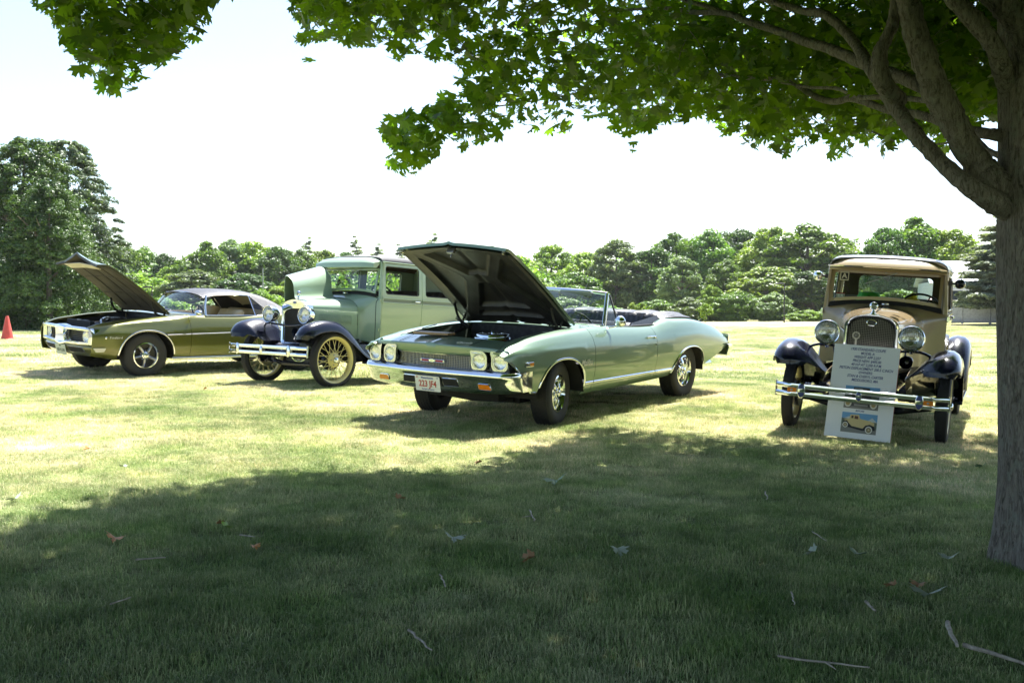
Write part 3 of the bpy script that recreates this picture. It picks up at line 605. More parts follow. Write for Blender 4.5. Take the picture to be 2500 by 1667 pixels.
def build_maple():
    bark = bpy.data.materials.new('maple bark'); bark.use_nodes = True; n = bark.node_tree; b = n.nodes['Principled BSDF']; b.inputs['Roughness'].default_value = .85; b.inputs['Specular IOR Level'].default_value = .2
    tc = n.nodes.new('ShaderNodeTexCoord'); mp = n.nodes.new('ShaderNodeMapping'); mp.inputs['Scale'].default_value = (1, 1, .24); n.links.new(tc.outputs['Object'], mp.inputs[0])
    v = n.nodes.new('ShaderNodeTexNoise'); v.inputs['Scale'].default_value = 46; v.inputs['Detail'].default_value = 9; v.inputs['Roughness'].default_value = .65; v.inputs['Distortion'].default_value = 1.4; n.links.new(mp.outputs[0], v.inputs[0])
    t = n.nodes.new('ShaderNodeTexNoise'); t.inputs['Scale'].default_value = 11; t.inputs['Detail'].default_value = 10; t.inputs['Roughness'].default_value = .75; n.links.new(tc.outputs['Object'], t.inputs[0])
    r1 = n.nodes.new('ShaderNodeValToRGB'); e = r1.color_ramp.elements; e[0].position = .33; e[0].color = (.10, .088, .078, 1); e[1].position = .56; e[1].color = (.42, .385, .345, 1); n.links.new(v.outputs[0], r1.inputs[0])
    r2 = n.nodes.new('ShaderNodeValToRGB'); e = r2.color_ramp.elements; e[0].position = .53; e[0].color = (0, 0, 0, 1); e[1].position = .60; e[1].color = (.6, .6, .6, 1); n.links.new(t.outputs[0], r2.inputs[0])
    mx = n.nodes.new('ShaderNodeMix'); mx.data_type = 'RGBA'; n.links.new(r2.outputs[0], mx.inputs[0]); n.links.new(r1.outputs[0], mx.inputs[6]); mx.inputs[7].default_value = (.42, .44, .38, 1); n.links.new(mx.outputs[2], b.inputs['Base Color'])
    bp = n.nodes.new('ShaderNodeBump'); bp.inputs['Strength'].default_value = 1.; bp.inputs['Distance'].default_value = .07; n.links.new(v.outputs[0], bp.inputs['Height']); n.links.new(bp.outputs[0], b.inputs['Normal'])
    base = at(2549, 1340, 5.15); g = gz(base.x, base.y)
    T = thing('maple_tree', 'large maple whose trunk stands at the right edge and shades the foreground', 'tree', (base.x, base.y, g))
    O = Vector((base.x, base.y, g))
    # trunk with flutes and flare
    from mathutils import noise as mn
    m = MB(); rows = []
    zs = [-.15, 0, .06, .14, .25, .4] + [.4 + .12 * k for k in range(1, 62)]
    for z in zs:
        q = max(0, 1 - z / .5); rr = .205 - .0045 * z + .036 * q**2.2; cx = .02 * math.sin(z * .6) - .026 * z
        rows.append([(cx + math.cos(a) * rr * (1 + .05 * math.sin(3 * a + 1 + z * .3) + .10 * q * math.sin(5 * a)) + .018 * mn.noise(Vector((math.cos(a) * 1.5, math.sin(a) * 1.5, z * .9))),
                      math.sin(a) * rr * (1 + .05 * math.sin(3 * a + 1 + z * .3) + .10 * q * math.sin(5 * a)), z) for a in (2 * PI * k / 56 for k in range(56))])
        if z > 0: rows[-1] = [(x * (1 + .035 * mn.noise(Vector((math.atan2(y, x) * 7, z * 1.6, 3)))), y * (1 + .035 * mn.noise(Vector((math.atan2(y, x) * 7, z * 1.6, 3)))), zz) for x, y, zz in rows[-1]]
    m.grid(rows, closev=True, flip=True); m.build('trunk', bark, T, smooth=80)
    c3 = lambda x, y: (1700 + x / 2.904, y / 2.904)
    def limb(name, pts, n=7, wob=.01):
        """pts: (crop x, crop y, distance, radius)"""
        P = [(*(at(*c3(x, y), d) - O), r) for x, y, d, r in pts]; C = crom(P, 7); mm = MB()
        C = [np.r_[c[:3] + np.array([random.uniform(-1, 1) for _ in range(3)]) * c[3] * .07, c[3] * random.uniform(.95, 1.06)] for c in C]
        mm.tube([c[:3] for c in C], [c[3] for c in C], 12, caps=True); mm.build(name, bark, T, smooth=80); return [Vector(c[:3]) + O for c in C]
    A = limb('limb', [(2260, 1500, 5.15, .068), (2090, 1420, 5.1, .058), (1930, 1320, 5.1, .046), (1770, 1185, 5.2, .041), (1600, 1010, 5.3, .040), (1490, 870, 5.4, .041), (1400, 740, 5.5, .040), (1310, 590, 5.6, .038), (1230, 480, 5.7, .036), (1150, 350, 5.9, .031), (1050, 220, 6.1, .028), (900, 100, 6.3, .026), (760, 80, 6.5, .024), (560, 20, 6.7, .021), (380, -40, 7, .018)])
    B = limb('limb', [(2280, 1370, 5.2, .10), (2110, 1300, 5.15, .085), (2000, 1170, 5.2, .072), (1905, 1030, 5.2, .066), (1815, 850, 5.2, .068), (1730, 700, 5.2, .072), (1640, 480, 5.2, .066), (1560, 250, 5.2, .060), (1500, 0, 5.2, .056), (1440, -300, 5.2, .05), (1380, -700, 5.1, .04)])
    B2 = limb('limb', [(1740, 720, 5.25, .05), (1650, 640, 5.4, .042), (1560, 590, 5.6, .038), (1400, 530, 5.8, .036), (1160, 440, 6.1, .034), (950, 350, 6.4, .032), (780, 300, 6.7, .029), (600, 230, 7.0, .027), (380, 160, 7.3, .024), (200, 95, 7.6, .021), (-20, 90, 8, .018), (-250, 60, 8.4, .014), (-700, 90, 9, .006)])
    limb('limb', [(230, 110, 7.6, .018), (110, 60, 7.7, .017), (-60, 10, 7.9, .014), (-300, -60, 8.3, .008)])
    limb('limb', [(1440, 720, 5.5, .045), (1330, 600, 5.4, .047), (1300, 470, 5.4, .044), (1300, 380, 5.4, .038), (1340, 290, 5.4, .031), (1390, 180, 5.4, .031), (1415, 20, 5.4, .03), (1430, -300, 5.4, .026)])
    Dl = limb('limb', [(2300, 1000, 5.2, .04), (2130, 960, 5.2, .031), (1950, 930, 5.4, .027), (1750, 870, 5.7, .025), (1560, 810, 6, .024), (1380, 790, 6.3, .022), (1250, 745, 6.6, .022), (1100, 700, 6.9, .022), (980, 722, 7.2, .022), (850, 690, 7.5, .022), (700, 600, 7.8, .021), (560, 565, 8.1, .020), (300, 550, 8.6, .018), (0, 510, 9, .016), (-250, 530, 9.3, .012), (-580, 600, 9.5, .010), (-1050, 700, 9.6, .008), (-1750, 800, 9.7, .006), (-2020, 812, 9.7, .003)])
    limb('limb', [(1650, 720, 5.7, .014), (1500, 700, 5.9, .015), (1300, 690, 6.2, .015), (1150, 690, 6.5, .014), (1000, 630, 6.8, .012), (800, 620, 7.1, .009), (600, 590, 7.4, .005)])
    limb('limb', [(2290, 760, 5.2, .055), (2190, 560, 5.1, .05), (2110, 330, 5.0, .042), (2000, 180, 5.0, .045), (1900, 70, 5.0, .042), (1780, -60, 5.0, .038), (1500, -500, 5.0, .03)])
    limb('limb', [(2460, 330, 5.0, .12), (2330, 160, 5.0, .085), (2200, 40, 5.0, .07), (2050, -100, 5.0, .06), (1800, -500, 5., .05)])
    limb('limb', [(2260, 1150, 5.2, .03), (2140, 1100, 5.3, .017), (2060, 1060, 5.5, .014), (1950, 960, 5.8, .010), (1800, 1010, 6.2, .007), (1650, 1030, 6.6, .006), (1530, 1045, 7, .004)])
    limb('limb', [(1400, 1000, 7.4, .006), (1260, 940, 7.6, .007), (1180, 900, 7.7, .006), (1100, 850, 7.9, .004)])
    # leaf sprays
    r = np.random.default_rng(5)
    ux = [-400, 60, 90, 130, 165, 200, 240, 280, 310, 345, 380, 420, 440, 470, 500, 545, 570, 690, 700, 712, 735, 800, 850, 900, 960, 1000, 1060, 1100, 1118, 1135]
    vy = [-60, -60, 30, 95, 140, 185, 228, 262, 240, 205, 180, 165, 130, 100, 65, 10, -60, -60, 30, 90, 150, 118, 112, 135, 158, 150, 165, 175, 215, 262]
    ux += [1180, 1240, 1300, 1345, 1400, 1450, 1500, 1535, 1570, 1620, 1700, 1745, 1800, 1860, 1920, 1965, 2020, 2060, 2100, 2160, 2190, 2250, 2310, 2350, 2450, 2700]
    vy += [362, 325, 345, 372, 318, 305, 325, 372, 352, 318, 305, 330, 345, 378, 398, 372, 392, 395, 365, 382, 380, 355, 395, 330, 300, 250]
    def ok(P, pad=0):
        u, v = project(P); w_ = .5 * np.sin(u / 21 + 1) + .3 * np.sin(u / 9.7 + 2) + .25 * np.sin(u / 43) ; lim = np.interp(u, ux, vy) - (4 + 24 * w_) * (u < 2300)
        # lower left clump: between u 930 and 1135
        low = (u > 930) & (u < 1180); lt = np.interp(u, [925, 950, 985, 1010, 1060, 1110, 1135, 1180], [300, 275, 255, 260, 232, 205, 190, 150]); lb = np.interp(u, [925, 945, 960, 990, 1030, 1075, 1090, 1130, 1180], [330, 425, 432, 425, 415, 388, 345, 375, 365])
        good = (v < lim - pad) | (low & (v > lt + 10 + 14 * w_) & (v < lb - pad - 2 - 20 * w_)) | (v < -40) | np.isnan(u) | (u > 2480)
        return good
    # crown cover: every spot of lawn in the shade has sprays above it in the direction of the sun
    k = 1 / math.tan(SUN_EL); sx, sy = math.sin(SUN_AZ) * k, math.cos(SUN_AZ) * k
    def gp(u, v):
        D = at(u, v, 1) - Vector((0, 0, EYE)); t = 4.
        for _ in range(40): p = Vector((0, 0, EYE)) + D * t; t += (gz(p.x, p.y) - p.z) / (D.z - 1e-6) * .8
        return Vector((0, 0, EYE)) + D * t
    eg = [gp(u, v) for u, v in ((-150, 1420), (0, 1345), (90, 1290), (180, 1235), (330, 1225), (500, 1200), (640, 1190), (700, 1160), (800, 1175), (950, 1170), (1180, 1150), (1300, 1112), (1400, 1075), (1460, 1052), (1550, 1062), (1700, 1068), (1850, 1085), (1990, 1095), (2150, 1095), (2300, 1090), (2450, 1060), (2700, 1040))]
    ex, ey = [-7, -5] + [p.x for p in eg] + [9], [1, 3] + [p.y for p in eg] + [eg[-1].y]
    n0 = 10500; Cs = []
    while len(Cs) < n0:
        gx, gy = r.uniform(-5.5, 7), r.uniform(-3, 12); e = np.interp(gx, ex, ey)
        if gy > e - .12: continue
        if gx > 1.0 and gy > e - 1.1 and r.random() < .55: continue
        for _ in range(6):
            h = r.uniform(2.5, 6.4); p = np.array([[gx + h * sx, gy + h * sy, h + gz(gx, gy) * 0]])
            if ok(p, 22)[0] and not (abs(p[0, 0] - base.x) < .5 and abs(p[0, 1] - base.y) < .6 and h < 3.5): Cs.append(p[0]); break
    # in-view low fringe sprays
    fr = []
    def fringe(u0, u1, v0f, v1f, d0, d1, n):
        c_ = 0
        for _ in range(n * 12):
            u = r.uniform(u0, u1); v = r.uniform(v0f(u), v1f(u)); d = r.uniform(d0, d1); q = at(u, v, d); h = q.z - .05
            if q.y - h * sy > np.interp(q.x - h * sx, ex, ey) + .1: continue
            fr.append(np.array(q)); c_ += 1
            if c_ >= n: break
    vl = lambda u: np.interp(u, ux, vy)
    fringe(95, 530, lambda u: -60, lambda u: vl(u) - 22, 4.9, 8.0, 150)
    fringe(700, 1150, lambda u: -60, lambda u: vl(u) - 22, 6.2, 10, 150)
    fringe(950, 1175, lambda u: np.interp(u, [925, 1010, 1060, 1135, 1180], [305, 278, 250, 205, 160]), lambda u: np.interp(u, [925, 945, 1060, 1090, 1180], [330, 405, 380, 335, 350]), 7.6, 10.2, 85)
    fringe(1150, 2340, lambda u: 60, lambda u: vl(u) - 22, 7.6, 12.5, 520)
    fringe(2150, 2480, lambda u: -60, lambda u: 330, 5.9, 9, 160)
    Cs = np.array(Cs + fr); m_ = 13; n = len(Cs)
    P = np.repeat(Cs, m_, 0) + r.normal(0, .15, (n * m_, 3)) * [1, 1, .8]
    P[:, 2] -= .02; Sz = r.uniform(.065, .125, len(P)); u, v = project(P); Sz = np.where((u > -60) & (u < 2560) & (v > -60), np.where((P[:, 1] < 7) & (u < 1700), Sz * .68, Sz * .92), Sz * 1.4)
    D = r.normal(0, 1, P.shape) * [1, 1, .45] + [0, 0, -.75]; Nn = r.normal(0, .55, P.shape) + [0, 0, 1]
    Dn = D / np.linalg.norm(D, axis=1)[:, None]; rim_ = np.interp(project(P)[0], ux, vy) - project(P)[1]; fade = np.where((rim_ > -40) & (rim_ < 130), .30 + .70 * np.clip(rim_ / 130, 0, 1), 1)
    keep = (r.random(len(P)) < fade) & ok(P + Dn * Sz[:, None], 0) & ok(P, 0)
    u, v = project(P); inv = (u > -50) & (u < 2600) & (v > -60); need = np.interp(u, [1500, 1700, 1850, 2000, 2600], [0, 8.0, 7.0, 6.5, 6.2]); keep &= ~(inv & (P[:, 1] < need)) | np.isnan(u)
    thin = inv & (u > 900) & (u < 1700) & (P[:, 1] < 9.2); keep &= ~thin | (r.random(len(P)) < .6)
    high = inv & (r.random(len(P)) < .2) & (P[:, 2] > 1.6); keep &= ~high
    P, D, Nn, Sz = P[keep], D[keep], Nn[keep], Sz[keep]
    # largest in the picture become single parts
    u, v = project(P); d = np.where((u > 0) & (u < 2500) & (v > 0) & (v < 1667), P[:, 1], 99) / Sz
    vis = np.argsort(d)[:2400]; lim = np.interp(u[vis], ux, vy); vis = vis[np.argsort(lim - v[vis])][:300]   # the 300 hanging lowest along the rim
    mask = np.ones(len(P), bool); mask[vis] = False; Ob = np.array(O)
    o = bpy.data.objects.new('foliage', leaf_cloud(P[mask] - Ob, D[mask], Sz[mask], Nn[mask], 'foliage', r, leaf_template(True))); COL.objects.link(o); o.parent = T; o['kind'] = 'stuff'
    V, F = leaf_template(); me = bpy.data.meshes.new('leaf'); me.from_pydata(V.tolist(), [], F); me.materials.append(LEAFM); LEAFMESH.append(me)
    for i in vis:
        dd = Vector(D[i]).normalized(); x = dd.cross(Vector(Nn[i])).normalized(); z = x.cross(dd); M = Matrix((x, dd, z)).transposed().to_4x4(); M = M @ Matrix.Diagonal((Sz[i], Sz[i], Sz[i], 1)); M.translation = Vector(P[i] - Ob)
        o = bpy.data.objects.new('leaf', me); COL.objects.link(o); o.parent = T; o.matrix_local = M
    # twigs inside the sprays
    tw = MB(); idx = r.choice(n, 420, replace=False)
    for i in idx:
        c = Cs[i] - Ob; q = r.normal(0, .16, 3)
        if not ok(np.array([Cs[i] + q, Cs[i] - q * .8]), 14).all(): continue
        tw.tube([c + q, c + q * .3 + [0, 0, .02], c - q * .8], [.0035, .003, .0015], 4, caps=False)
    o = tw.build('twigs', bark, T, merge=False, kind='stuff')
LEAFMESH = []
build_maple()

def build_litter():
    bk = mat('fallen twig bark', (.38, .33, .28), .8, var=.35, vscale=30, bump=.4)
    tw = [((2310, 1545), (2340, 1605), .014, 'short thick pale stick lying near the bottom right corner'), ((2350, 1600), (2520, 1655), .012, 'long grey branch running out of the bottom right corner'), ((2115, 1492), (2135, 1515), .009, 'stubby pale twig piece below the maple leaf'),
          ((1000, 1565), (1052, 1615), .007, 'thin forked stick in the shaded grass at bottom centre'), ((1900, 1630), (2130, 1660), .006, 'long thin twig along the bottom edge'), ((330, 1388), (405, 1382), .006, 'pale twig in the shade at the lower left'),
          ((585, 1325), (622, 1330), .005, 'small twig left of the centre shade'), ((1075, 1425), (1090, 1455), .005, 'tiny upright twig right of centre'), ((1295, 1262), (1306, 1290), .006, 'short white twig below the cut green leaf'),
          ((270, 1500), (320, 1482), .005, 'thin straw twig at far lower left'), ((1980, 1315), (2020, 1340), .004, 'brown stem near the sign side of the shade'), ((1930, 1468), (1940, 1500), .005, 'little bent twig under the maple shade'), ((1866, 1215), (1874, 1235), .007, 'white stub of wood in the shade before the sign')]
    for i, (a, b, rad, lab) in enumerate(tw):
        def gp(u, v):
            D = at(u, v, 1) - Vector((0, 0, EYE)); t = 3.
            for _ in range(30): p = Vector((0, 0, EYE)) + D * t; t += (gz(p.x, p.y) - p.z) / (D.z - 1e-6) * .9
            return Vector((0, 0, EYE)) + D * t
        A, B = gp(*a), gp(*b); L = (B - A); m = MB(); q = [A.lerp(B, k / 6) - A + Vector((0, 0, .042)) + Vector((random.uniform(-1, 1), random.uniform(-1, 1), 0)) * L.length * .025 for k in range(7)]
        m.tube(q, [rad * .75 * (1 - .07 * k) for k in range(7)], 7)
        if L.length > .3: m.tube([q[3], q[3] + L.cross(Vector((0, 0, 1))).normalized() * .06 + L * .12], [rad * .6, rad * .3], 5)
        o = m.build('fallen_twig', bk, None, label=lab, category='twig', group='twigs fallen on the lawn'); o.location = A
    cols = dict(green=mat('fallen green leaf', (.16, .24, .12), .6), pale=mat('fallen pale leaf underside', (.33, .38, .30), .7), brown=mat('fallen brown leaf', (.34, .18, .08), .7), orange=mat('fallen orange leaf', (.45, .20, .05), .6), bright=mat('fallen lime leaf', (.25, .40, .06), .5))
    V, F = leaf_template()
    fl = [(2270, 1470, .11, 'pale', 'largest pale maple leaf lying in the shade left of the trunk'), (1990, 1363, .07, 'pale', 'curled pale leaf in the worn grass'), (2088, 1370, .07, 'green', 'dull green leaf right of the curled pale one'), (2315, 1383, .07, 'pale', 'pale leaf with reddish stem nearest the trunk base'),
          (1360, 1185, .13, 'green', 'green maple leaf at the middle of the shade edge'), (2183, 1450, .05, 'brown', 'small curled brown leaf left of the largest pale leaf'), (2243, 1444, .05, 'brown', 'tiny brown leaf beside the largest pale leaf'), (1105, 1328, .09, 'pale', 'pale leaf in the shade at centre left'),
          (545, 1300, .06, 'bright', 'lime green leaf fragment among twigs at lower left'), (530, 1296, .05, 'brown', 'brown folded leaf beside the lime fragment'), (283, 1330, .07, 'orange', 'orange leaf in the shade at lower left'), (970, 1232, .06, 'brown', 'brown leaf on the shade boundary'),
          (1305, 1378, .08, 'brown', 'brown leaf in the middle of the foreground shade'), (222, 1107, .06, 'orange', 'orange brown leaf in the sunlit grass at left'), (295, 1152, .05, 'pale', 'pale curled leaf in the sun at left'), (1175, 1140, .06, 'brown', 'brown leaf on sunlit grass at centre'),
          (1507, 1356, .07, 'pale', 'pale green leaf in the deep shade right of centre'), (2400, 1148, .07, 'green', 'green leaf beside the trunk in dappled light'), (620, 1350, .04, 'orange', 'small amber leaf in the shade'), (41, 1232, .07, 'pale', 'cream curled leaf at the left edge'), (115, 1015, .05, 'orange', 'orange leaf far left in the sun'), (505, 955 , .05, 'orange', 'orange speck leaf ahead of the olive coupe')]
    for u, v, s, c, lab in fl:
        D = at(u, v, 1) - Vector((0, 0, EYE)); t = 4.
        for _ in range(30): p = Vector((0, 0, EYE)) + D * t; t += (gz(p.x, p.y) - p.z) / (D.z - 1e-6) * .9
        p = Vector((0, 0, EYE)) + D * t; r_ = random.Random(int(u)); me = bpy.data.meshes.new('fallen_leaf'); VV = V.copy(); VV[:, 2] = VV[:, 2] * 3.0 + .25 * np.abs(VV[:, 0])**1.5
        me.from_pydata((VV * s).tolist(), [], F); me.materials.append(cols[c]); o = bpy.data.objects.new('fallen_leaf', me); COL.objects.link(o)
        o.location = p + Vector((0, 0, .04)); o.rotation_euler = (r_.uniform(-.5, .1) , r_.uniform(-.35, .35), r_.uniform(0, 6.28)); o['label'] = lab; o['category'] = 'leaf'; o['group'] = 'leaves fallen on the lawn'
build_litter()

# ------------------------------------------------------------------ car helpers
def side_panel(T, x0, x1, nx, arch=(), N1=12, N2=16, gap=.0, extra=()):
    """left side skin between two x; T: tables; returns rows and the lower edge"""
    x0, x1 = x0 - gap, x1 + gap                    # x0 > x1
    xs = set(lin(x0, x1, nx)); 
    for (cx, a, zc, h) in arch:
        for t in np.linspace(0, PI, 25):
            x = cx + a * math.cos(t)
            if x1 < x < x0: xs.add(x)
    for x in extra:
        if x1 < x < x0: xs.add(x)
    xs = sorted(xs, reverse=True); rows = []; low = []
    for x in xs:
        zl = T['zs'](x); inarch = False
        for (cx, a, zc, h) in arch:
            q = abs(x - cx) / a
            if q < 1:
                za = zc + h * (1 - q**2.3)**(1 / 2.3)
                if za > zl: zl = za; inarch = True
        prof = T['prof'](x); C = np.array(crom(prof, 8)); k = int(np.argmax(C[:, 1])); kk = 8 * T['crease']
        lo = C[:kk + 1]; z = lo[:, 1]
        i = int(np.searchsorted(z, zl)); 
        if i > 0 and i < len(lo): t = (zl - z[i - 1]) / (z[i] - z[i - 1] + 1e-9); lo = np.vstack([lo[i - 1] + (lo[i] - lo[i - 1]) * t, lo[i:]])
        def resamp(A, n):
            s_ = np.r_[0, np.cumsum(np.linalg.norm(np.diff(A, axis=0), axis=1))]
            if s_[-1] < 1e-6: return np.repeat(A[:1], n, 0)
            q = np.linspace(0, s_[-1], n); return np.c_[np.interp(q, s_, A[:, 0]), np.interp(q, s_, A[:, 1])]
        a = resamp(lo, N1); b = resamp(C[kk:], N2)
        rows.append([(x, y, z) for y, z in np.vstack([a, b[1:]])]); low.append(((x, a[0][0], a[0][1]), inarch))
    return rows, low
def skin(name, rows, m, parent, side=1, solid=.012, **kw):
    mb = MB(); mb.grid(rows, flip=True)
    if side < 0: mb = mb.mirror()
    # solidify towards the inside; normals point outward
    o = mb.build(name, m, parent, smooth=32, normals=False, solid=solid, off=-1, **kw); return o
def arch_trim(low, parent, side, m=CHROME, r=.009, name='arch_moulding'):
    pts = [p for p, a in low if a]
    if len(pts) < 3: return
    q = [(x, (y + .004) * side, z) for x, y, z in pts]; mb = MB(); mb.tube(q, r, 8, flat=(.7, 1.3)); return mb.build(name, m, parent)
def tyre_profile(R_, rim, w, squ=.8):
    """(r,h) closed profile of a tyre"""
    h = w / 2; p = [(rim, -h * .78), (rim + .02, -h * .86), ((rim + R_) / 2, -h), (R_ - .03, -h * .93), (R_ - .008, -h * squ), (R_, -h * squ * .75), (R_, 0), (R_, h * squ * .75), (R_ - .008, h * squ), (R_ - .03, h * .93), ((rim + R_) / 2, h), (rim + .02, h * .86), (rim, h * .78)]
    return p
def tread(R_, w, n=70, depth=.005, ribs=5):
    mb = MB()
    for j in range(ribs):
        yy = (j - (ribs - 1) / 2) * w / ribs
        for k in range(n):
            a = 2 * PI * (k + .5 * (j % 2)) / n; c, s_ = math.cos(a), math.sin(a); t = 2 * PI / n * .36 * R_; hw = w / ribs * .40
            vs = []
            for rr in (R_ - .004, R_ + depth):
                for dx, dy in ((-t, -hw), (t, -hw * .6), (t, hw), (-t, hw * .6)): vs.append((rr * c - dx * s_, rr * s_ + dx * c, yy + dy))
            mb.add(vs, [(4, 5, 6, 7), (0, 1, 5, 4), (1, 2, 6, 5), (2, 3, 7, 6), (3, 0, 4, 7)])
    return mb
def wheel_base(parent, x, y, z, side, steer=0, R_=.335, w=.205, rim=.19, name='wheel', spin=0, treadp=None):
    M = Matrix.Translation((x, y, z)) @ Matrix.Rotation(steer, 4, 'Z') @ Matrix.Rotation(-PI / 2 * side, 4, 'X') @ Matrix.Rotation(spin, 4, 'Z')
    wn = node(name, parent, M)
    mb = MB(); mb.lathe(tyre_profile(R_, rim, w), 64, closed=True); ty = mb.build('tyre', RUBBER, wn, smooth=50)
    tm = tread(R_, w * .82, *(treadp or (70, .004, 5))); t = tm.build('tread', RUBBER, ty, smooth=0, merge=False); t['kind'] = 'stuff'
    return wn
def mag_wheel(parent, x, y, z, side, steer=0, style='rally', R_=.335, w=.21, spin=0):
    rim = .178; wn = wheel_base(parent, x, y, z, side, steer, R_, w, rim + .004, spin=spin); h = w / 2 * .8
    mb = MB(); mb.lathe([(rim + .012, h + .006), (rim + .014, h - .004), (rim - .006, h - .010), (rim - .016, h - .03), (rim - .024, h - .055), (rim - .028, -h)], 56); mb.lathe([(rim + .012, h + .006), (rim - .002, h + .010), (rim - .010, h - .002), (rim - .018, h - .03)], 56)
    mb.build('trim_ring', CHROME, wn, smooth=60)
    mb = MB(); mb.lathe([(rim - .024, h - .06), (.10, h - .075), (.06, h - .075), (0, h - .075)], 48); mb.build('rim', mat('wheel dark well', (.02, .02, .022), .5), wn)
    sp = CHROME if style == 'chrome' else mat('argent wheel paint', (.42, .42, .43), .3, .8)
    for k in range(5):
        a = 2 * PI * k / 5; mb = MB(); wi, wo = (.030, .048) if style == 'chrome' else (.018, .014)
        q = [(.035, wi, h - .030), (.07, wi, h - .020), (.11, (wi + wo) / 2, h - .028), (rim - .02, wo, h - .05)]; rows = []
        for r_, ww, hh in q: rows.append([(r_, -ww, hh - .02), (r_, -ww * .6, hh), (r_, 0, hh + .006), (r_, ww * .6, hh), (r_, ww, hh - .02)])
        mb.grid(rows); mb.v = [(vx * math.cos(a) - vy * math.sin(a), vx * math.sin(a) + vy * math.cos(a), vz) for vx, vy, vz in mb.v]; mb.build('spoke', sp, wn, solid=.012, off=0)
    mb = MB(); mb.lathe([(.052, h - .04), (.05, h - .012), (.038, h - .006), (.034, h + .012), (.02, h + .018), (0, h + .019)], 24); mb.build('hub_cap', CHROME, wn, smooth=50)
    for k in range(5):
        a = 2 * PI * (k + .5) / 5; mb = MB(); mb.lathe([(.009, 0), (.009, .014), (.005, .018), (0, .018)], 6, Matrix.Translation((.066 * math.cos(a), .066 * math.sin(a), h - .035))); mb.build('lug_nut', CHROME, wn)
    return wn
def round_lamp(parent, c, r, d=.05, axis=(1, 0, 0), name='headlight', ringr=.006, dome=.018):
    """sealed beam: chrome ring, fluted reflector and clear lens"""
    ax = Vector(axis).normalized(); M = ax.to_track_quat('Z', 'Y').to_matrix().to_4x4(); M.translation = Vector(c); h = node(name, parent, M)
    mb = MB(); mb.lathe([(r * math.sin(t) , -d * math.cos(t)) for t in np.linspace(0, PI / 2, 9)], 28); mb.build('reflector', REFLECT, h, smooth=60)
    mb = MB(); mb.lathe([(r * math.sin(t), dome * math.cos(t) + .002) for t in np.linspace(0, PI / 2, 8)], 28); lz = mb.build('lens', LAMPGLASS, h, smooth=60)
    mb = MB()
    for k in range(-4, 5):
        y = k * r / 5; L = math.sqrt(r * r - y * y) * .9
        mb.tube([(-L * .5 if False else y, -L, -.004), (y, L, -.004)], .0022, 5)
    mb.build('lens_fluting', LAMPGLASS, h, kind='stuff')
    mb = MB(); mb.tube([(r * math.cos(a), r * math.sin(a), 0) for a in lin(0, 2 * PI, 33)[:-1]], ringr, 6, closed=True); mb.build('rim', CHROME, h)
    return h
def plate_part(parent, M, w, h, rows, bg_, name='licence_plate'):
    p = node(name, parent, M); mb = MB(); mb.plate(rrect(-w / 2, -h / 2, w / 2, h / 2, .012), [], .003, lambda u, v, q: (u, v, q - .004)); mb.build('plate', bg_, p)
    for body, size, x, y, m, sx, bold in rows: text(body, size, m, p, Matrix.Translation((x, y, .0005)), sx=sx, bold=bold)
    return p
def bench(parent, xb, yw, zseat, ztop, m, depth=.5, rake=.15, name='seat', pleats=14, thick=.12):
    s = node(name, parent, Matrix()); 
    for part, org, du in (('cushion', (xb + .05, zseat), (depth, .03)), ('backrest', (xb, zseat), (-rake, ztop - zseat))):
        rows = []; L = math.hypot(*du); nx, nz = du[0] / L, du[1] / L; px, pz = (nz, -nx) if part == 'backrest' else (-nz, nx)
        for j in range(pleats * 4 + 1):
            y = -yw + 2 * yw * j / (pleats * 4); rip = .008 * abs(math.sin(PI * j / 4)); e = 1 - (abs(y) / yw)**10 * .3; row = []
            for u, w in ((0, -.02), (0, thick * .9), (.15, thick), (.5, thick), (.85, thick), (1, thick * .85), (1.06, thick * .4), (1.02, -.02)):
                ww = (w + rip * (w > .05)) * e; row.append((org[0] + du[0] * u + px * ww, y, org[1] + du[1] * u + pz * ww))
            rows.append(row)
        mb = MB(); mb.grid(rows, closev=True); mb.add(rows[0], [tuple(range(8))]); mb.add(rows[-1], [tuple(reversed(range(8)))]); mb.build(part, m, s, smooth=50)
    return s
def steering_wheel(parent, c, r=.20, tilt=R(62), m=None, n=3):
    M = Matrix.Translation(c) @ Matrix.Rotation(-tilt, 4, 'Y'); s = node('steering_wheel', parent, M); m = m or mat('steering wheel', (.015, .015, .017), .35)
    mb = MB(); mb.tube([(r * math.cos(a), r * math.sin(a), 0) for a in lin(0, 2 * PI, 41)[:-1]], .011, 8, closed=True); mb.build('rim', m, s)
    for k in range(n): a = 2 * PI * k / n + .5; mb = MB(); mb.tube([(0, 0, -.03), (r * math.cos(a), r * math.sin(a), 0)], .008, 6); mb.build('spoke', m, s)
    mb = MB(); mb.tube([(0, 0, .01), (0, 0, -.5)], .018, 8); mb.build('column', m, s); return s
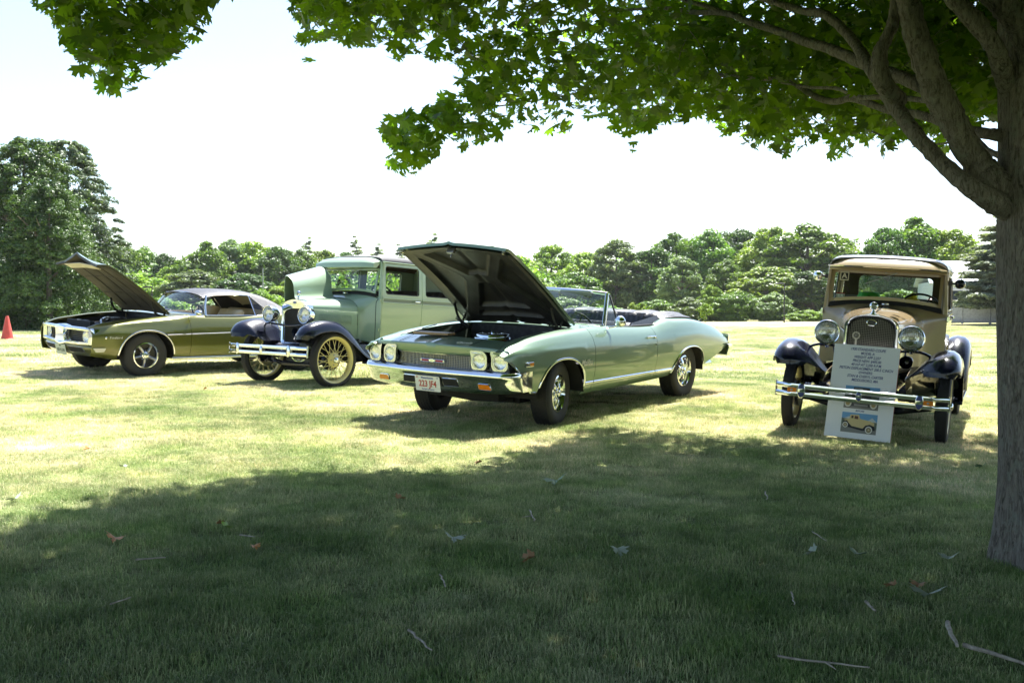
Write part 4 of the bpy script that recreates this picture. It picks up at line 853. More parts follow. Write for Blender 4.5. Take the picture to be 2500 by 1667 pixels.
def engine_clutter(parent, x0, x1, yw, z0, zt, seed, cols):
    """hoses, block, battery and leads of an open engine bay, each its own part"""
    r = random.Random(seed); cx = (x0 + x1) / 2
    mb = MB(); mb.box((cx - .05, 0, z0 + .2), (x0 - x1 - .25, .42, .4), taper=.85); mb.build('engine_block', DARK2, parent, bevel=.02)
    for s_ in (-1, 1):
        mb = MB(); mb.box((cx - .05, s_ * .2, zt - .16), (.52, .13, .10), rot=(s_ * .5, 0, 0)); mb.build('rocker_cover', cols[0], parent, bevel=.02)
    mb = MB(); mb.box((x0 - .22, -yw + .17, zt - .12), (.24, .17, .17)); mb.build('battery', mat('black battery', (.02, .02, .02), .4), parent, bevel=.008)
    for k in range(7):
        a = (r.uniform(x1 + .1, x0 - .1), r.uniform(-yw, yw) * .8, zt - r.uniform(.05, .12)); b = (r.uniform(x1 + .1, x0 - .1), r.uniform(-yw, yw) * .8, zt - r.uniform(.06, .14)); mid = tuple((p + q) / 2 + r.uniform(-.08, .08) for p, q in zip(a, b)); mid = (mid[0], mid[1], min(mid[2], zt - .04))
        mb = MB(); mb.tube([q for q in crom([a, mid, b], 6)], r.choice((.008, .012, .022)), 7); mb.build('hose', r.choice((DARK, DARK2, cols[1])), parent)
    mb = MB(); mb.box((x0 - .04, 0, zt - .13), (.07, yw * 1.3, .24)); mb.build('radiator', DARK, parent, bevel=.006)
    mb = MB(); mb.tube([(x0 - .04, -.05, zt - .02), (x0 - .04, -.05, zt + .0)], .03, 12); mb.build('radiator_cap', STEEL, parent)

# ------------------------------------------------------------------ the pale green convertible
GREEN = paint('sea green metallic paint', (.165, .250, .170), .35, .33)
def build_convertible():
    loc, rot = POSE['chev']
    T = thing('convertible_car', 'pale green two door convertible with its bonnet raised and black top folded', 'car', loc, rot, 'classic cars parked on the grass')
    ymx = tab((.96, .90), (.80, .925), (.5, .942), (0, .948), (-.7, .938), (-1.4, .935), (-2.0, .935), (-2.8, .952), (-3.4, .94), (-3.8, .92), (-4.04, .895))
    zt = tab((.97, .79), (.93, .805), (.83, .845), (.62, .885), (.44, .915), (.1, .944), (-.25, .958), (-.85, .960), (-1.27, .948), (-1.8, .925), (-2.03, .922), (-2.25, .955), (-2.6, .978), (-2.93, .972), (-3.38, .92), (-3.71, .845), (-3.93, .765), (-4.04, .70))
    zcr = tab((.97, .745), (.8, .79), (.45, .80), (-.75, .80), (-1.5, .785), (-2.25, .795), (-2.9, .80), (-3.63, .735), (-4.04, .655))
    zs = tab((.97, .735), (.915, .72), (.80, .63), (.753, .585), (.62, .47), (.56, .395), (.50, .385), (.44, .385), (-.2, .285), (-.5, .275), (-2.0, .285), (-2.4, .30), (-3.26, .37), (-3.45, .42), (-3.8, .52), (-4.04, .60))
    yi = tab((.97, .845), (.9, .80), (.80, .73), (.66, .68), (.3, .675), (-.5, .71), (-.62, .73), (-.9, .775), (-1.2, .80), (-2.0, .80), (-2.3, .77), (-2.6, .70), (-3.2, .66), (-4.04, .62))
    def prof(x):
        y, t, c, b = ymx(x), zt(x), zcr(x), min(zs(x), .30); w = .60; w = min(w, c - .07); q = yi(x)
        dz = t - c
        return [(y - .115, b - .02), (y - .055, b + .05), (y - .012, (b + w) / 2 + .04), (y, w), (y - .008, c - .035), (y - .022, c + .01), (y - .05, c + dz * .45), (y - .10, c + dz * .82), (min(y - .15, q + .06), t), (q, t - .012 if x > -2.15 else t + .012)]
    Tb = dict(prof=prof, zs=zs, crease=5); A1 = (0, .435, .30, .385); A2 = (-2.845, .425, .27, .365)
    for s in (1, -1):
        rows, low = side_panel(Tb, .955, -.60, 26, (A1,), extra=(.44, .5, .56)); f = skin('front_wing', rows, GREEN, T, s); arch_trim(low, f, s)
        e = [(p[0], (p[1] + .002) * s, p[2]) for p, a in low if p[0] > .445 and p[0] < .93]; mb = MB(); mb.tube(e, .010, 8); mb.build('wing_edge_moulding', CHROME, f)
        rows, low = side_panel(Tb, -.606, -1.985, 20, ()); d = skin('door', rows, GREEN, T, s)
        x = -1.86; y = ymx(x) - .018
        mb = MB(); mb.tube([(x + .075, (y - .005) * s, .80), (x + .07, (y + .025) * s, .805), (x - .055, (y + .025) * s, .805), (x - .06, (y - .005) * s, .80)], .011, 8); mb.sphere((x - .085, (y + .012) * s, .79), .013, 10, 8); mb.build('handle', CHROME, d)
        mb = MB(); mb.tube([(x - .085, (y + .014) * s, .71), (x - .085, (y + .022) * s, .71)], .011, 12); mb.build('door_lock', CHROME, d)
        rows, low = side_panel(Tb, -1.991, -4.03, 40, (A2,), extra=(-2.42, -3.27)); f2 = skin('rear_wing', rows, GREEN, T, s); arch_trim(low, f2, s)
        # lower body moulding in three lengths
        for x0, x1, par in ((-.44, -.60, f), (-.612, -1.98, d), (-1.997, -2.40, f2)):
            rows2 = []
            for x in lin(x0, x1, max(3, int((x0 - x1) * 8))):
                C = np.array(crom(prof(x), 8)); z0 = .395 + .004 * x; yy = float(np.interp(z0, C[:32, 1], C[:32, 0])); rows2.append((x, (yy + .005) * s, z0))
            mb = MB(); mb.tube(rows2, .016, 8, flat=(.35, 1)); mb.build('side_moulding', CHROME, par)
        # wheel housings
        for cx, rr in ((0, .43), (-2.845, .42)):
            mb = MB(); rws = []
            for t in np.linspace(0.02, PI - .02, 25): rws.append([(cx + rr * math.cos(t), s * yy, .30 + (rr - .02) * math.sin(t)) for yy in (.905, .78, .60, .52)])
            mb.grid(rws); mb.add([r_[3] for r_ in rws], [tuple(range(len(rws)))]); mb.build('wheel_housing', DARK, T)
    # floor pan, sills, chassis
    mb = MB(); mb.box((-1.6, 0, .30), (4.1, .9, .10)); mb.box((-1.42, 0, .33), (1.9, 1.66, .05)); mb.box((-3.6, 0, .46), (.6, 1.5, .1)); mb.build('floor_pan', DARK, T)
    mb = MB(); mb.tube([(.25, -.5, .25), (.3, 0, .23), (.25, .5, .25)], .025, 8); mb.build('anti_roll_bar', DARK, T)
    mb = MB(); mb.box((.1, 0, .26), (.25, 1.1, .08)); mb.build('crossmember', DARK, T, bevel=.01)
    mb = MB(); mb.tube([(0, -.75, .33), (0, .75, .33)], .04, 8); mb.build('front_axle', DARK, T); mb = MB(); mb.tube([(-2.845, -.7, .33), (-2.845, .7, .33)], .05, 8); mb.sphere((-2.845, 0, .33), .14, 16, 10); mb.build('rear_axle', DARK, T)
    mag_wheel(T, 0, .775, .325, 1, R(13), 'chrome', w=.215, spin=.3); mag_wheel(T, 0, -.755, .325, -1, R(13), 'chrome', w=.215, spin=1); mag_wheel(T, -2.845, .765, .325, 1, 0, 'chrome', w=.215, spin=.8); mag_wheel(T, -2.845, -.755, .325, -1, 0, 'chrome', w=.215)
    # nose panel above the grille
    Xf = lambda y: .975 - .05 * abs(y) - .055 * y * y
    rows = []
    for y in sorted(set(lin(-.885, .885, 49) + [0, .68, -.68])):
        a = abs(y); xf = Xf(y); z0 = .905 - .03 * a; k = max(0, (a - .62) / .28)
        pk = .012 * max(0, 1 - a / .05); zb = .845 - .02 * a - .022 * k**2
        rows.append([(xf - .02, y, .748 if a < .48 else .748 + .04 * min(1, (a - .48) / .03)), (xf, y, .785 + (.01 if a > .5 else 0)), (xf - .002, y, zb - .012), (xf - .012, y, zb + pk), (xf - .15, y * (1 - .09 * k), zb + .028 - .012 * k + pk * .7), (xf - .295, max(-.69, min(.69, y)), (z0 - .005) - .012 * k), (xf - .31, max(-.69, min(.69, y)), z0 - .04 - .02 * k)])
    nose = skin('nose_panel', rows, GREEN, T, 1)
    for s in (-1, 1): mb = MB(); mb.tube([(Xf(.4) - .30, s * .46, .90), (Xf(.44) - .02, s * .445, .843), (Xf(.44), s * .44, .79)], .0022, 5); mb.build('panel_seam', DARK, nose)
    text('Chevelle', .055, mat('bright script', (.75, .76, .74), .3, .4), nose, frameM((Xf(.44) - .08, .335, .862), (0, 1, .01), (-1, 0, .28)), shear=.4, ext=.002)
    # engine bay
    mb = MB()
    for s in (-1, 1): mb.grid([[(.66, s * .665, .88), (.66, s * .60, .55)], [(-.52, s * .70, .945), (-.52, s * .60, .55)]])
    mb.build('inner_wing', mat('inner wing satin green', (.05, .07, .05), .6), T, solid=.01)
    mb = MB(); mb.box((-.56, 0, .72), (.03, 1.36, .45)); mb.build('firewall', DARK2, T, bevel=.005); mb = MB(); mb.box((.66, 0, .76), (.03, 1.3, .22)); mb.build('radiator_support', DARK, T, bevel=.004)
    engine_clutter(T, .60, -.5, .6, .35, .86, 3, (mat('orange engine enamel', (.35, .06, .02), .4), RED))
    ac = node('air_cleaner', T, Matrix.Translation((-.05, 0, .845))); mb = MB(); mb.lathe([(.0, .050), (.03, .048), (.09, .035), (.12, .045), (.17, .038), (.178, .03), (.18, .006), (.20, .0), (.205, -.012), (.18, -.016), (.16, -.05)], 40); mb.build('lid', CHROME, ac, smooth=50); mb = MB(); mb.lathe([(.022, .05), (.022, .07), (.012, .075), (0, .075)], 12); mb.build('wing_nut', CHROME, ac)
    mb = MB(); mb.tube([(-.40, .46, .80), (-.40, .46, .86)], .055, 16); mb.tube([(-.43, .30, .83), (-.43, .46, .83)], .035, 12); mb.build('brake_master_cylinder', STEEL, T)
    # cowl and wiper grille
    rows = []
    for y in lin(-.74, .74, 25):
        q = (y / .74)**2; xe = -.76 - .27 * q; rows.append([(-.53, y, .968 - .018 * q), (-.60, y, .985 - .022 * q), (-.68, y, .985 - .03 * q), (min(xe, -.7), y, 1.0 - .045 * q), (min(xe, -.7) - .02, y, .97 - .03 * q)])
    skin('cowl', rows, GREEN, T, 1)
    for y in (-.45, -.15, .15, .45):
        mb = MB(); mb.box((-.575, y, .985 - .022 * (y / .74)**2), (.03, .22, .012)); mb.build('cowl_vent', DARK, T, bevel=.004)
    for y0, y1 in ((-.1, -.62), (.15, -.35)):
        mb = MB(); mb.tube([(-.66, y0 + .2, 1.0), (-.80, y1 + .3, 1.035), (-.86, y1, 1.03)], .006, 6); mb.build('wiper', STEEL, T)
    # front grille
    g = node('grille', T, Matrix()); mb = MB(); mb.grid([[(Xf(y) - .085, y, .60), (Xf(y) - .085, y, .80)] for y in lin(-.90, .90, 25)]); mb.build('grille_backing', DARK, g, solid=.004)
    mb = MB(); gm = mat('bright grille wire', (.36, .37, .38), .3, 1.0)
    for k in range(-44, 45):
        y = k * .0195
        if abs(y) < .88: mb.box((Xf(y) - .055, y, .675 if abs(y) < .47 else .64), (.012, .0045, .135 if abs(y) < .47 else .08))
    for k in range(8):
        z = .618 + k * .0165; ye = .47 if z > .685 else .88; mb.tube([(Xf(y) - .052, y, z) for y in lin(-ye, ye, 17)], .0028, 5)
    mb.build('grille_mesh', gm, g, kind='stuff')
    for z, ye, r_, o_ in ((.772, .475, .008, .0), (.742, .475, .007, -.02), (.603, .885, .009, -.02)): mb = MB(); mb.tube([(Xf(y) - .02 + o_, y, z) for y in lin(-ye, ye, 21)], r_, 8); mb.build('grille_moulding', CHROME, g)
    mb = MB(); mb.box((Xf(0) - .035, 0, .672), (.012, .30, .030)); e = mb.build('emblem', CHROME, g, bevel=.008); mb = MB(); mb.box((Xf(0) - .032, -.09, .672), (.012, .09, .020)); mb.box((Xf(0) - .032, .09, .672), (.012, .09, .020)); mb.build('emblem_inlay', RED, e); mb = MB(); mb.box((Xf(0) - .030, 0, .672), (.012, .08, .024)); mb.box((Xf(0) - .030, 0, .672), (.012, .04, .034)); mb.build('emblem_bowtie', CHROME, e, bevel=.004)
    for s in (-1, 1):
        for yl in (.565, .79):
            xb = Xf(yl) - .015; nx = Vector((1, s * (.05 + .11 * yl), 0)).normalized(); out = rpoly([(-.104, .092), (.05, .090), (.094, .045), (.094, -.058), (.068, -.094), (-.064, -.094), (-.084, -.05), (-.082, .03)], .03, 4)
            hole = [(.078 * math.cos(a) + .006, .078 * math.sin(a) - .008) for a in lin(0, 2 * PI, 29)[:-1]]
            fn = lambda u, v, w, yl=yl, xb=xb, s=s: (Xf(yl + u) - .028 + w * 1.0, s * (yl + u), .712 + v)
            out = [(u if True else u, v) for u, v in out]; lb = node('headlamp', T, Matrix()); mb = MB(); mb.plate(out, [hole], .035, fn); mb.build('bezel', mat('satin chrome', (.55, .58, .64), .16, 1.0), lb, bevel=.006, smooth=40)
            mb = MB(); mb.plate(rpoly([(-.082, .082), (.045, .08), (.083, .036), (.083, -.055), (.06, -.085), (-.06, -.085), (-.075, -.05), (-.072, .03)], .03, 4), [], .006, lambda u, v, w, yl=yl, s=s: (Xf(yl + u) - .031 + w, s * (yl + u), .712 + v)); mb.build('bezel_backing', mat('lamp well grey', (.12, .12, .13), .4), lb)
            round_lamp(lb, (xb + .012, s * (yl + .006), .704), .074, axis=nx, d=.02, name='sealed_beam')
    # bumper
    def bsec(y):
        a = abs(y) / .955; xf = 1.035 - .045 * a - .04 * a**2 - .40 * max(0, a - .90)**1.2 * 3.2; zt_ = .605 + .0 * a; zb_ = .388 + .012 * a + .03 * a**6
        return [(xf - .10, zt_ + .004), (xf - .035, zt_ + .004), (xf - .012, zt_ - .01), (xf, zt_ - .03), (xf - .004, zt_ - .05), (xf - .022, zt_ - .065), (xf - .038, zt_ - .10), (xf - .062, zt_ - .16), (xf - .088, zb_), (xf - .12, zb_ - .012)]
    rows = []
    for y in lin(-.955, .955, 49): rows.append([(x, y, z) for x, z in bsec(y)])
    rows = [[(.60, -.965, z) for x, z in bsec(-.955)]] + [[(.76, -.968, z) for x, z in bsec(-.955)]] + rows + [[(.76, .968, z) for x, z in bsec(.955)]] + [[(.60, .965, z) for x, z in bsec(.955)]]
    mb = MB(); mb.grid(rows); bp_ = mb.build('front_bumper', CHROME, T, smooth=45, solid=.004, normals=True)
    xb = lambda y, z: float(np.interp(-z, [-p[1] for p in bsec(y)[3:]], [p[0] for p in bsec(y)[3:]]))
    for y0, y1, z0, z1, nm, m_, dx in ((-.34, -.165, .44, .515, 'bumper_slot', DARK, .003), (.165, .34, .44, .515, 'bumper_slot', DARK, .003), (-.70, -.575, .432, .487, 'turn_signal', AMBER, .006), (.575, .70, .432, .487, 'turn_signal', AMBER, .006)):
        o_ = rpoly([(y0, z1), (y1, z1), (y1 + (.02 if y1 > 0 else 0), z0), (y0 - (.02 if y0 < 0 else 0), z0)], .015); fn = lambda u, v, w, dx=dx: (xb(u, v) + dx + w, u, v)
        mb = MB(); mb.plate(o_, [], .003, fn); q = mb.build(nm, m_, bp_)
        mb = MB(); mb.tube([fn(u, v, 0) for u, v in o_], .004, 6, closed=True); mb.build('slot_rim', CHROME, q)
    for y in (.42, .76, -.42, -.76): mb = MB(); mb.sphere((xb(y, .47) + .002, y, .505), .011, 10, 8, (.6, 1, 1)); mb.build('bumper_bolt', CHROME, bp_)
    ink, blue = mat('plate red ink', (.45, .05, .04), .5), mat('plate blue ink', (.08, .12, .4), .5)
    plate_part(T, frameM((1.000, -.01, .448), (-.02, 1, 0), (.16, 0, 1)), .31, .155, [('223 JF4', .088, 0, -.005, ink, .84, .0015), ('Massachusetts', .028, 0, .056, blue, .95, 0), ('The Spirit of America', .019, 0, -.060, blue, .95, 0), ('JUL', .016, -.125, .06, ink, 1, 0), ('14', .018, .125, .06, blue, 1, 0)], mat('white plate', (.74, .74, .72), .4))
    # raised bonnet
    ang = math.atan2(.765, 1.15); HM = Matrix.Translation((-.53, 0, 1.005)) @ Matrix.Rotation(-ang, 4, 'Y'); H = node('bonnet', T, HM)
    Lh = 1.435; hw = lambda u: .725 - .035 * (u / Lh); tipx = lambda v: .055 * max(0, 1 - abs(v) / .69)
    def top(u, q):
        v = q * hw(u); a = abs(q); z = .035 * (1 - a**2) + .016 * max(0, 1 - abs(v) / .05) + .03 * math.sin(PI * u / Lh) - .012
        dn = max(0, (u / Lh - .93) / .07); z -= .03 * dn**2 * (1 - .2 * a); return (u + tipx(v) * (u / Lh), v, z)
    us = lin(0, Lh * .9, 22) + lin(Lh * .91, Lh, 8); vs = lin(-1, 1, 49)
    mb = MB(); mb.grid([[top(u, q) for q in vs] for u in us]); mb.build('bonnet_skin', GREEN, H, solid=.006, normals=False, off=-1)
    edge = [top(u, -1) for u in us] + [top(Lh, q) for q in vs[1:-1]] + [top(u, 1) for u in reversed(us)]
    mb = MB(); mb.grid([[(x, y, z + .002), (x * .995, y * .995, z - .022)] for x, y, z in edge]); mb.build('bonnet_lip', GREEN, H, solid=.003)
    # stamped inner frame: height field over distance to the frame members
    mem = [((.06, -.62), (.06, .62), .07), ((Lh - .06, -.60), (Lh - .02, 0), .075), ((Lh - .06, .60), (Lh - .02, 0), .075), ((.06, -.64), (Lh - .06, -.60), .062), ((.06, .64), (Lh - .06, .60), .062),
           ((Lh - .12, -.50), (.80, -.14), .055), ((Lh - .12, .50), (.80, .14), .055), ((.80, -.16), (.80, .16), .075), ((.78, -.14), (.18, -.50), .075), ((.78, .14), (.18, .50), .075), ((.26, -.5), (.26, .5), .03)]
    def dseg(p, a, b): a, b = np.array(a), np.array(b); t = np.clip(np.dot(p - a, b - a) / np.dot(b - a, b - a), 0, 1); return np.linalg.norm(p - a - t * (b - a))
    nu, nv = 96, 92; rows = []
    for i in range(nu + 1):
        row = []
        for j in range(nv + 1):
            u = .012 + (Lh - .03) * i / nu; q = -.98 + 1.96 * j / nv; v = q * hw(u); p = np.array((u, v)); d = min(dseg(p, a, b) - w for a, b, w in mem)
            t = min(1, max(0, d / .028)); t = t * t * (3 - 2 * t); lipz = .006 * math.exp(-((d + .006) / .010)**2); x, y, z = top(u, q); row.append((x, y, z - .052 - lipz + .044 * t))
        rows.append(row)
    mb = MB(); mb.grid(rows); mb.build('bonnet_inner_frame', mat('hood underside black', (.026, .026, .027), .5, var=.5, vscale=5, bump=.2), H, smooth=60, normals=False)
    for s in (-1, 1):
        x, y, z = top(Lh - .045, s * .93); mb = MB(); mb.tube([(x, y, z - .03), (x, y, z - .055)], [.018, .014], 12); mb.build('rubber_buffer', mat('cream rubber', (.55, .52, .4), .5), H)
    mb = MB(); mb.box((Lh - .03, 0, -.045), (.03, .09, .05)); mb.tube([(Lh - .05, 0, -.03), (Lh - .06, 0, -.10)], .008, 8); mb.build('latch', STEEL, H, bevel=.004)
    for s in (-1, 1):
        hn = node('hinge', T, Matrix()); 
        for pts, w in (([(-.42, .64, .90), (-.30, .64, .98), (-.24, .64, 1.06), (-.19, .64, 1.18)], .02), ([(-.30, .65, .86), (-.36, .65, .98), (-.40, .65, 1.04)], .018), ([(-.44, .64, .90), (-.2, .64, .86)], .016)):
            mb = MB(); mb.tube([(x, y * s, z) for x, y, z in crom(pts, 5)], w, 8, flat=(.35, 1)); mb.build('hinge_arm', DARK2, hn)
        mb = MB(); a, b = Vector((-.44, .61 * s, .89)), Vector((-.19, .61 * s, 1.02)); d = (b - a); q = [a + d * (k / 90) + Vector((0, math.cos(k * .9) * .018 * s, math.sin(k * .9) * .018)) for k in range(91)]; mb.tube(q, .004, 5); mb.build('hinge_spring', DARK2, hn)
    mb = MB(); mb.tube([(.1, -.652, .955), (.35, -.645, .925)], .006, 6); mb.build('wing_bolt_rod', CHROME, T)
    # windscreen
    wb = lambda y: (-.765 - .29 * (y / .74)**2, y, .995 - .04 * (y / .74)**2); wt_ = lambda y: (-1.135 - .11 * (y / .66)**2, y, 1.335 - .035 * (y / .66)**2)
    ws = node('windscreen', T, Matrix()); ys = lin(-1, 1, 25); mb = MB(); mb.grid([[tuple(np.array(wb(q * .74)) * (1 - t) + np.array(wt_(q * .665)) * t + np.array((.02 * math.sin(PI * t), 0, 0))) for t in lin(0, 1, 6)] for q in ys]); mb.build('glass', WINDOW2, ws, smooth=80)
    mb = MB(); mb.tube([wt_(q * .68) for q in ys], .018, 8, flat=(1, 1.2)); mb.build('header_frame', CHROME, ws); mb = MB(); mb.tube([tuple(np.array(wb(q * .74)) + (0, 0, .004)) for q in ys], .009, 8); mb.build('base_moulding', CHROME, ws)
    for s in (-1, 1):
        a, b = Vector(wb(.745 * s)), Vector(wt_(.68 * s)); mb = MB(); mb.tube([a - Vector((.015, 0, .03)), a.lerp(b, .5) + Vector((.01, s * .012, 0)), b], .026, 10, flat=(.8, 1.3)); mb.build('pillar', mat('pillar bright trim', (.6, .62, .6), .2, 1.0), ws)
        mb = MB(); mb.tube([a - Vector((-.01, 0, .03)), a.lerp(b, .5) + Vector((.04, s * .018, 0)), b + Vector((.025, 0, 0))], .008, 8); mb.build('pillar_moulding', CHROME, ws)
        v = node('quarter_light', T, Matrix()); q = [(-1.10, .755 * s, .955), (-1.245, .70 * s, 1.285), (-1.27, .70 * s, 1.28), (-1.36, .765 * s, .955)]
        mb = MB(); mb.tube(q[1:], .0085, 8); mb.build('frame', mat('black frame', (.02, .02, .02), .3), v); mb = MB(); mb.tube([tuple(np.array(p) + (-.008, s * .004, 0)) for p in q[2:]], .005, 6); mb.build('frame_bead', CHROME, v); mb = MB(); mb.add(q, [(0, 1, 2, 3)]); mb.build('pane', WINDOW, v)
        mr = node('door_mirror', T, Matrix()); mb = MB(); mb.tube(crom([(-.98, .85 * s, .945), (-1.03, .90 * s, .955), (-1.06, .945 * s, .985)], 5), [.022] + [.016] * 9 + [.012], 8, flat=(1, .6)); mb.build('stalk', CHROME, mr)
        mb = MB(); mb.lathe([(0, .055), (.03, .05), (.055, .03), (.064, .0), (.060, -.008), (0, -.008)], 28, Matrix.Translation((-1.06, .965 * s, 1.015)) @ Matrix.Rotation(R(90), 4, 'Y')); mb.build('shell', CHROME, mr, smooth=60)
    mb = MB(); mb.box((-1.13, 0, 1.27), (.02, .22, .06), rot=(0, .2, .1)); mb.tube([(-1.12, 0, 1.27), (-1.13, 0, 1.33)], .006, 6); mb.build('rear_view_mirror', mat('mirror back', (.25, .27, .3), .3), T, bevel=.008)
    for s in (-1, 1): mb = MB(); mb.plate(rrect(-.20, -.06, .20, .06, .02), [], .012, lambda u, v, w, s=s: (-1.16 - v * .6, .33 * s + u, 1.295 + w - v * .4)); mb.build('sun_visor', mat('light grey visor', (.45, .46, .48), .7), T)
    # interior
    mb = MB()
    for s in (-1, 1): mb.grid([[(-.80, s * .775, .40), (-.80, s * .775, .945)], [(-2.3, s * .78, .40), (-2.3, s * .78, .93)]])
    mb.build('door_lining', VINYL, T, solid=.03)
    mb = MB(); mb.box((-.86, 0, .86), (.3, 1.46, .16), taper=.96); mb.build('dashboard', VINYL, T, bevel=.03)
    steering_wheel(T, (-1.18, .36, .92), .19, R(60)); bench(T, -1.72, .66, .56, .915, VINYL, name='front_seat', pleats=16); bench(T, -2.36, .62, .60, 1.0, VINYL, name='rear_seat', depth=.36, pleats=18)
    mb = MB(); mb.box((-2.0, 0, .42), (1.3, 1.5, .04)); mb.build('carpet', DARK, T)
    # folded top under its boot
    rows = []
    for i, y in enumerate(lin(-.75, .75, 41)):
        a = abs(y) / .75; e = (1 - a**8)**.5 if a < 1 else 0; row = []; w = .012 * math.sin(y * 23) + .008 * math.sin(y * 51 + 1)
        for x, z in ((-2.40, .90), (-2.375, .97), (-2.40, 1.022), (-2.50, 1.040), (-2.68, 1.045), (-2.86, 1.035), (-3.02, 1.015), (-3.16, .978), (-3.20, .945)):
            row.append((x + w * .6 - (.05 * a if x < -2.6 else 0), y * (1 + (.02 if z > 1 else 0)), .93 + (z - .93) * (.55 + .45 * e) + w * (z > 1)))
        rows.append(row)
    mb = MB(); mb.grid(rows); bo = mb.build('top_boot', VINYL, T, solid=.006, smooth=60)
    mb = MB(); mb.tube([(x, y * s_, z) for s_, x, y, z in [(1, -2.42, .74, .985), (1, -2.75, .735, 1.0), (1, -3.18, .66, .962)]], .010, 6); mb.tube([(-2.42, -.74, .985), (-2.75, -.735, 1.0), (-3.18, -.66, .962)], .010, 6); mb.tube(crom([(-3.19, -.66, .962), (-3.27, 0, .972), (-3.19, .66, .962)], 8), .008, 6); mb.build('boot_moulding', VINYL, bo)
    for s in (-1, 1): mb = MB(); mb.grid([[(-2.36, s * .76, .93), (-2.40, s * .70, 1.02)], [(-1.65, s * .775, .93), (-1.70, s * .765, .965)]]); mb.build('top_frame_arm', VINYL, bo, solid=.02)
    # tail deck, rear panel, bumper
    rows = []
    for x in lin(-3.0, -4.02, 14):
        q = yi(x); rows.append([(x, y, zt(x) + .012 + .02 * (1 - (y / q)**2)) for y in lin(-q, q, 17)])
    mb = MB(); mb.grid(rows); mb.build('boot_lid', GREEN, T, solid=.01, normals=False)
    mb = MB(); mb.grid([[(-4.0, y, .45), (-4.06, y, .58), (-4.05, y, .70 + .02 * (1 - y * y)), (-4.02, y, .715 + .015 * (1 - y * y))] for y in lin(-.89, .89, 15)]); mb.build('tail_panel', GREEN, T, solid=.01)
    for s in (-1, 1):
        mb = MB(); mb.box((-4.06, s * .79, .655), (.05, .2, .11)); mb.build('tail_lamp', CHROME, T, bevel=.012); 
    rows = []
    for y in [-.94] + lin(-.91, .91, 25) + [.94]:
        a = abs(y) / .95; xo = -4.14 + .08 * a**3; rows.append([(xo + .06, y, .600), (xo, y, .585), (xo - .010, y, .555), (xo + .015, y, .51), (xo + .05, y, .455), (xo + .08, y, .44)])
    rows = [[(x + .12, -.945, z) for x, y, z in rows[0]]] + rows + [[(x + .12, .945, z) for x, y, z in rows[-1]]]
    mb = MB(); mb.grid(rows); mb.build('rear_bumper', CHROME, T, smooth=45, solid=.004)
    mb = MB(); mb.tube([(-3.7, .62, .33), (-3.98, .66, .33)], .032, 12, caps=False); mb.build('exhaust_tip', CHROME, T)
    mb = MB(); mb.tube([(-3.05, -.86, .95), (-3.35, -.84, 1.42)], [.004, .002], 6); mb.build('aerial', STEEL, T)
    # badges on the front wing
    mb = MB(); mb.box((.62, .945, .672), (.13, .012, .048)); b_ = mb.build('side_badge', CHROME, T, bevel=.006); mb = MB(); mb.box((.655, .951, .672), (.05, .004, .03)); mb.build('badge_inlay', DARK, b_); mb = MB(); mb.box((.59, .951, .672), (.06, .004, .03)); mb.build('badge_inlay', AMBER, b_)
    text('327', .028, WHITE, b_, frameM((.655, .9545, .672), (-1, 0, 0), (0, 0, 1)), ext=.0005)
    text('Malibu', .085, mat('bright script', (.75, .76, .74), .3, .4), T, frameM((-.42, ymx(-.42) + .004, .615), (-1, -.02, 0), (0, 0, 1)), shear=.35, ext=.002, bold=.001)
    return T
CHEV = build_convertible()
mb = MB(); mb.box((0, 0, .012), (.14, .42, .022)); o = mb.build('wooden_board', mat('varnished wooden board', (.36, .22, .11), .45, var=.2, vscale=14), None, bevel=.003); o['label'] = 'thin wooden board resting on the nose of the pale green convertible below its raised bonnet'; o['category'] = 'board'
_M = Matrix.Translation(POSE['chev'][0]) @ Euler(POSE['chev'][1]).to_matrix().to_4x4(); o.matrix_world = _M @ Matrix.Translation((.68, -.20, .905)) @ Matrix.Rotation(.12, 4, 'Z')

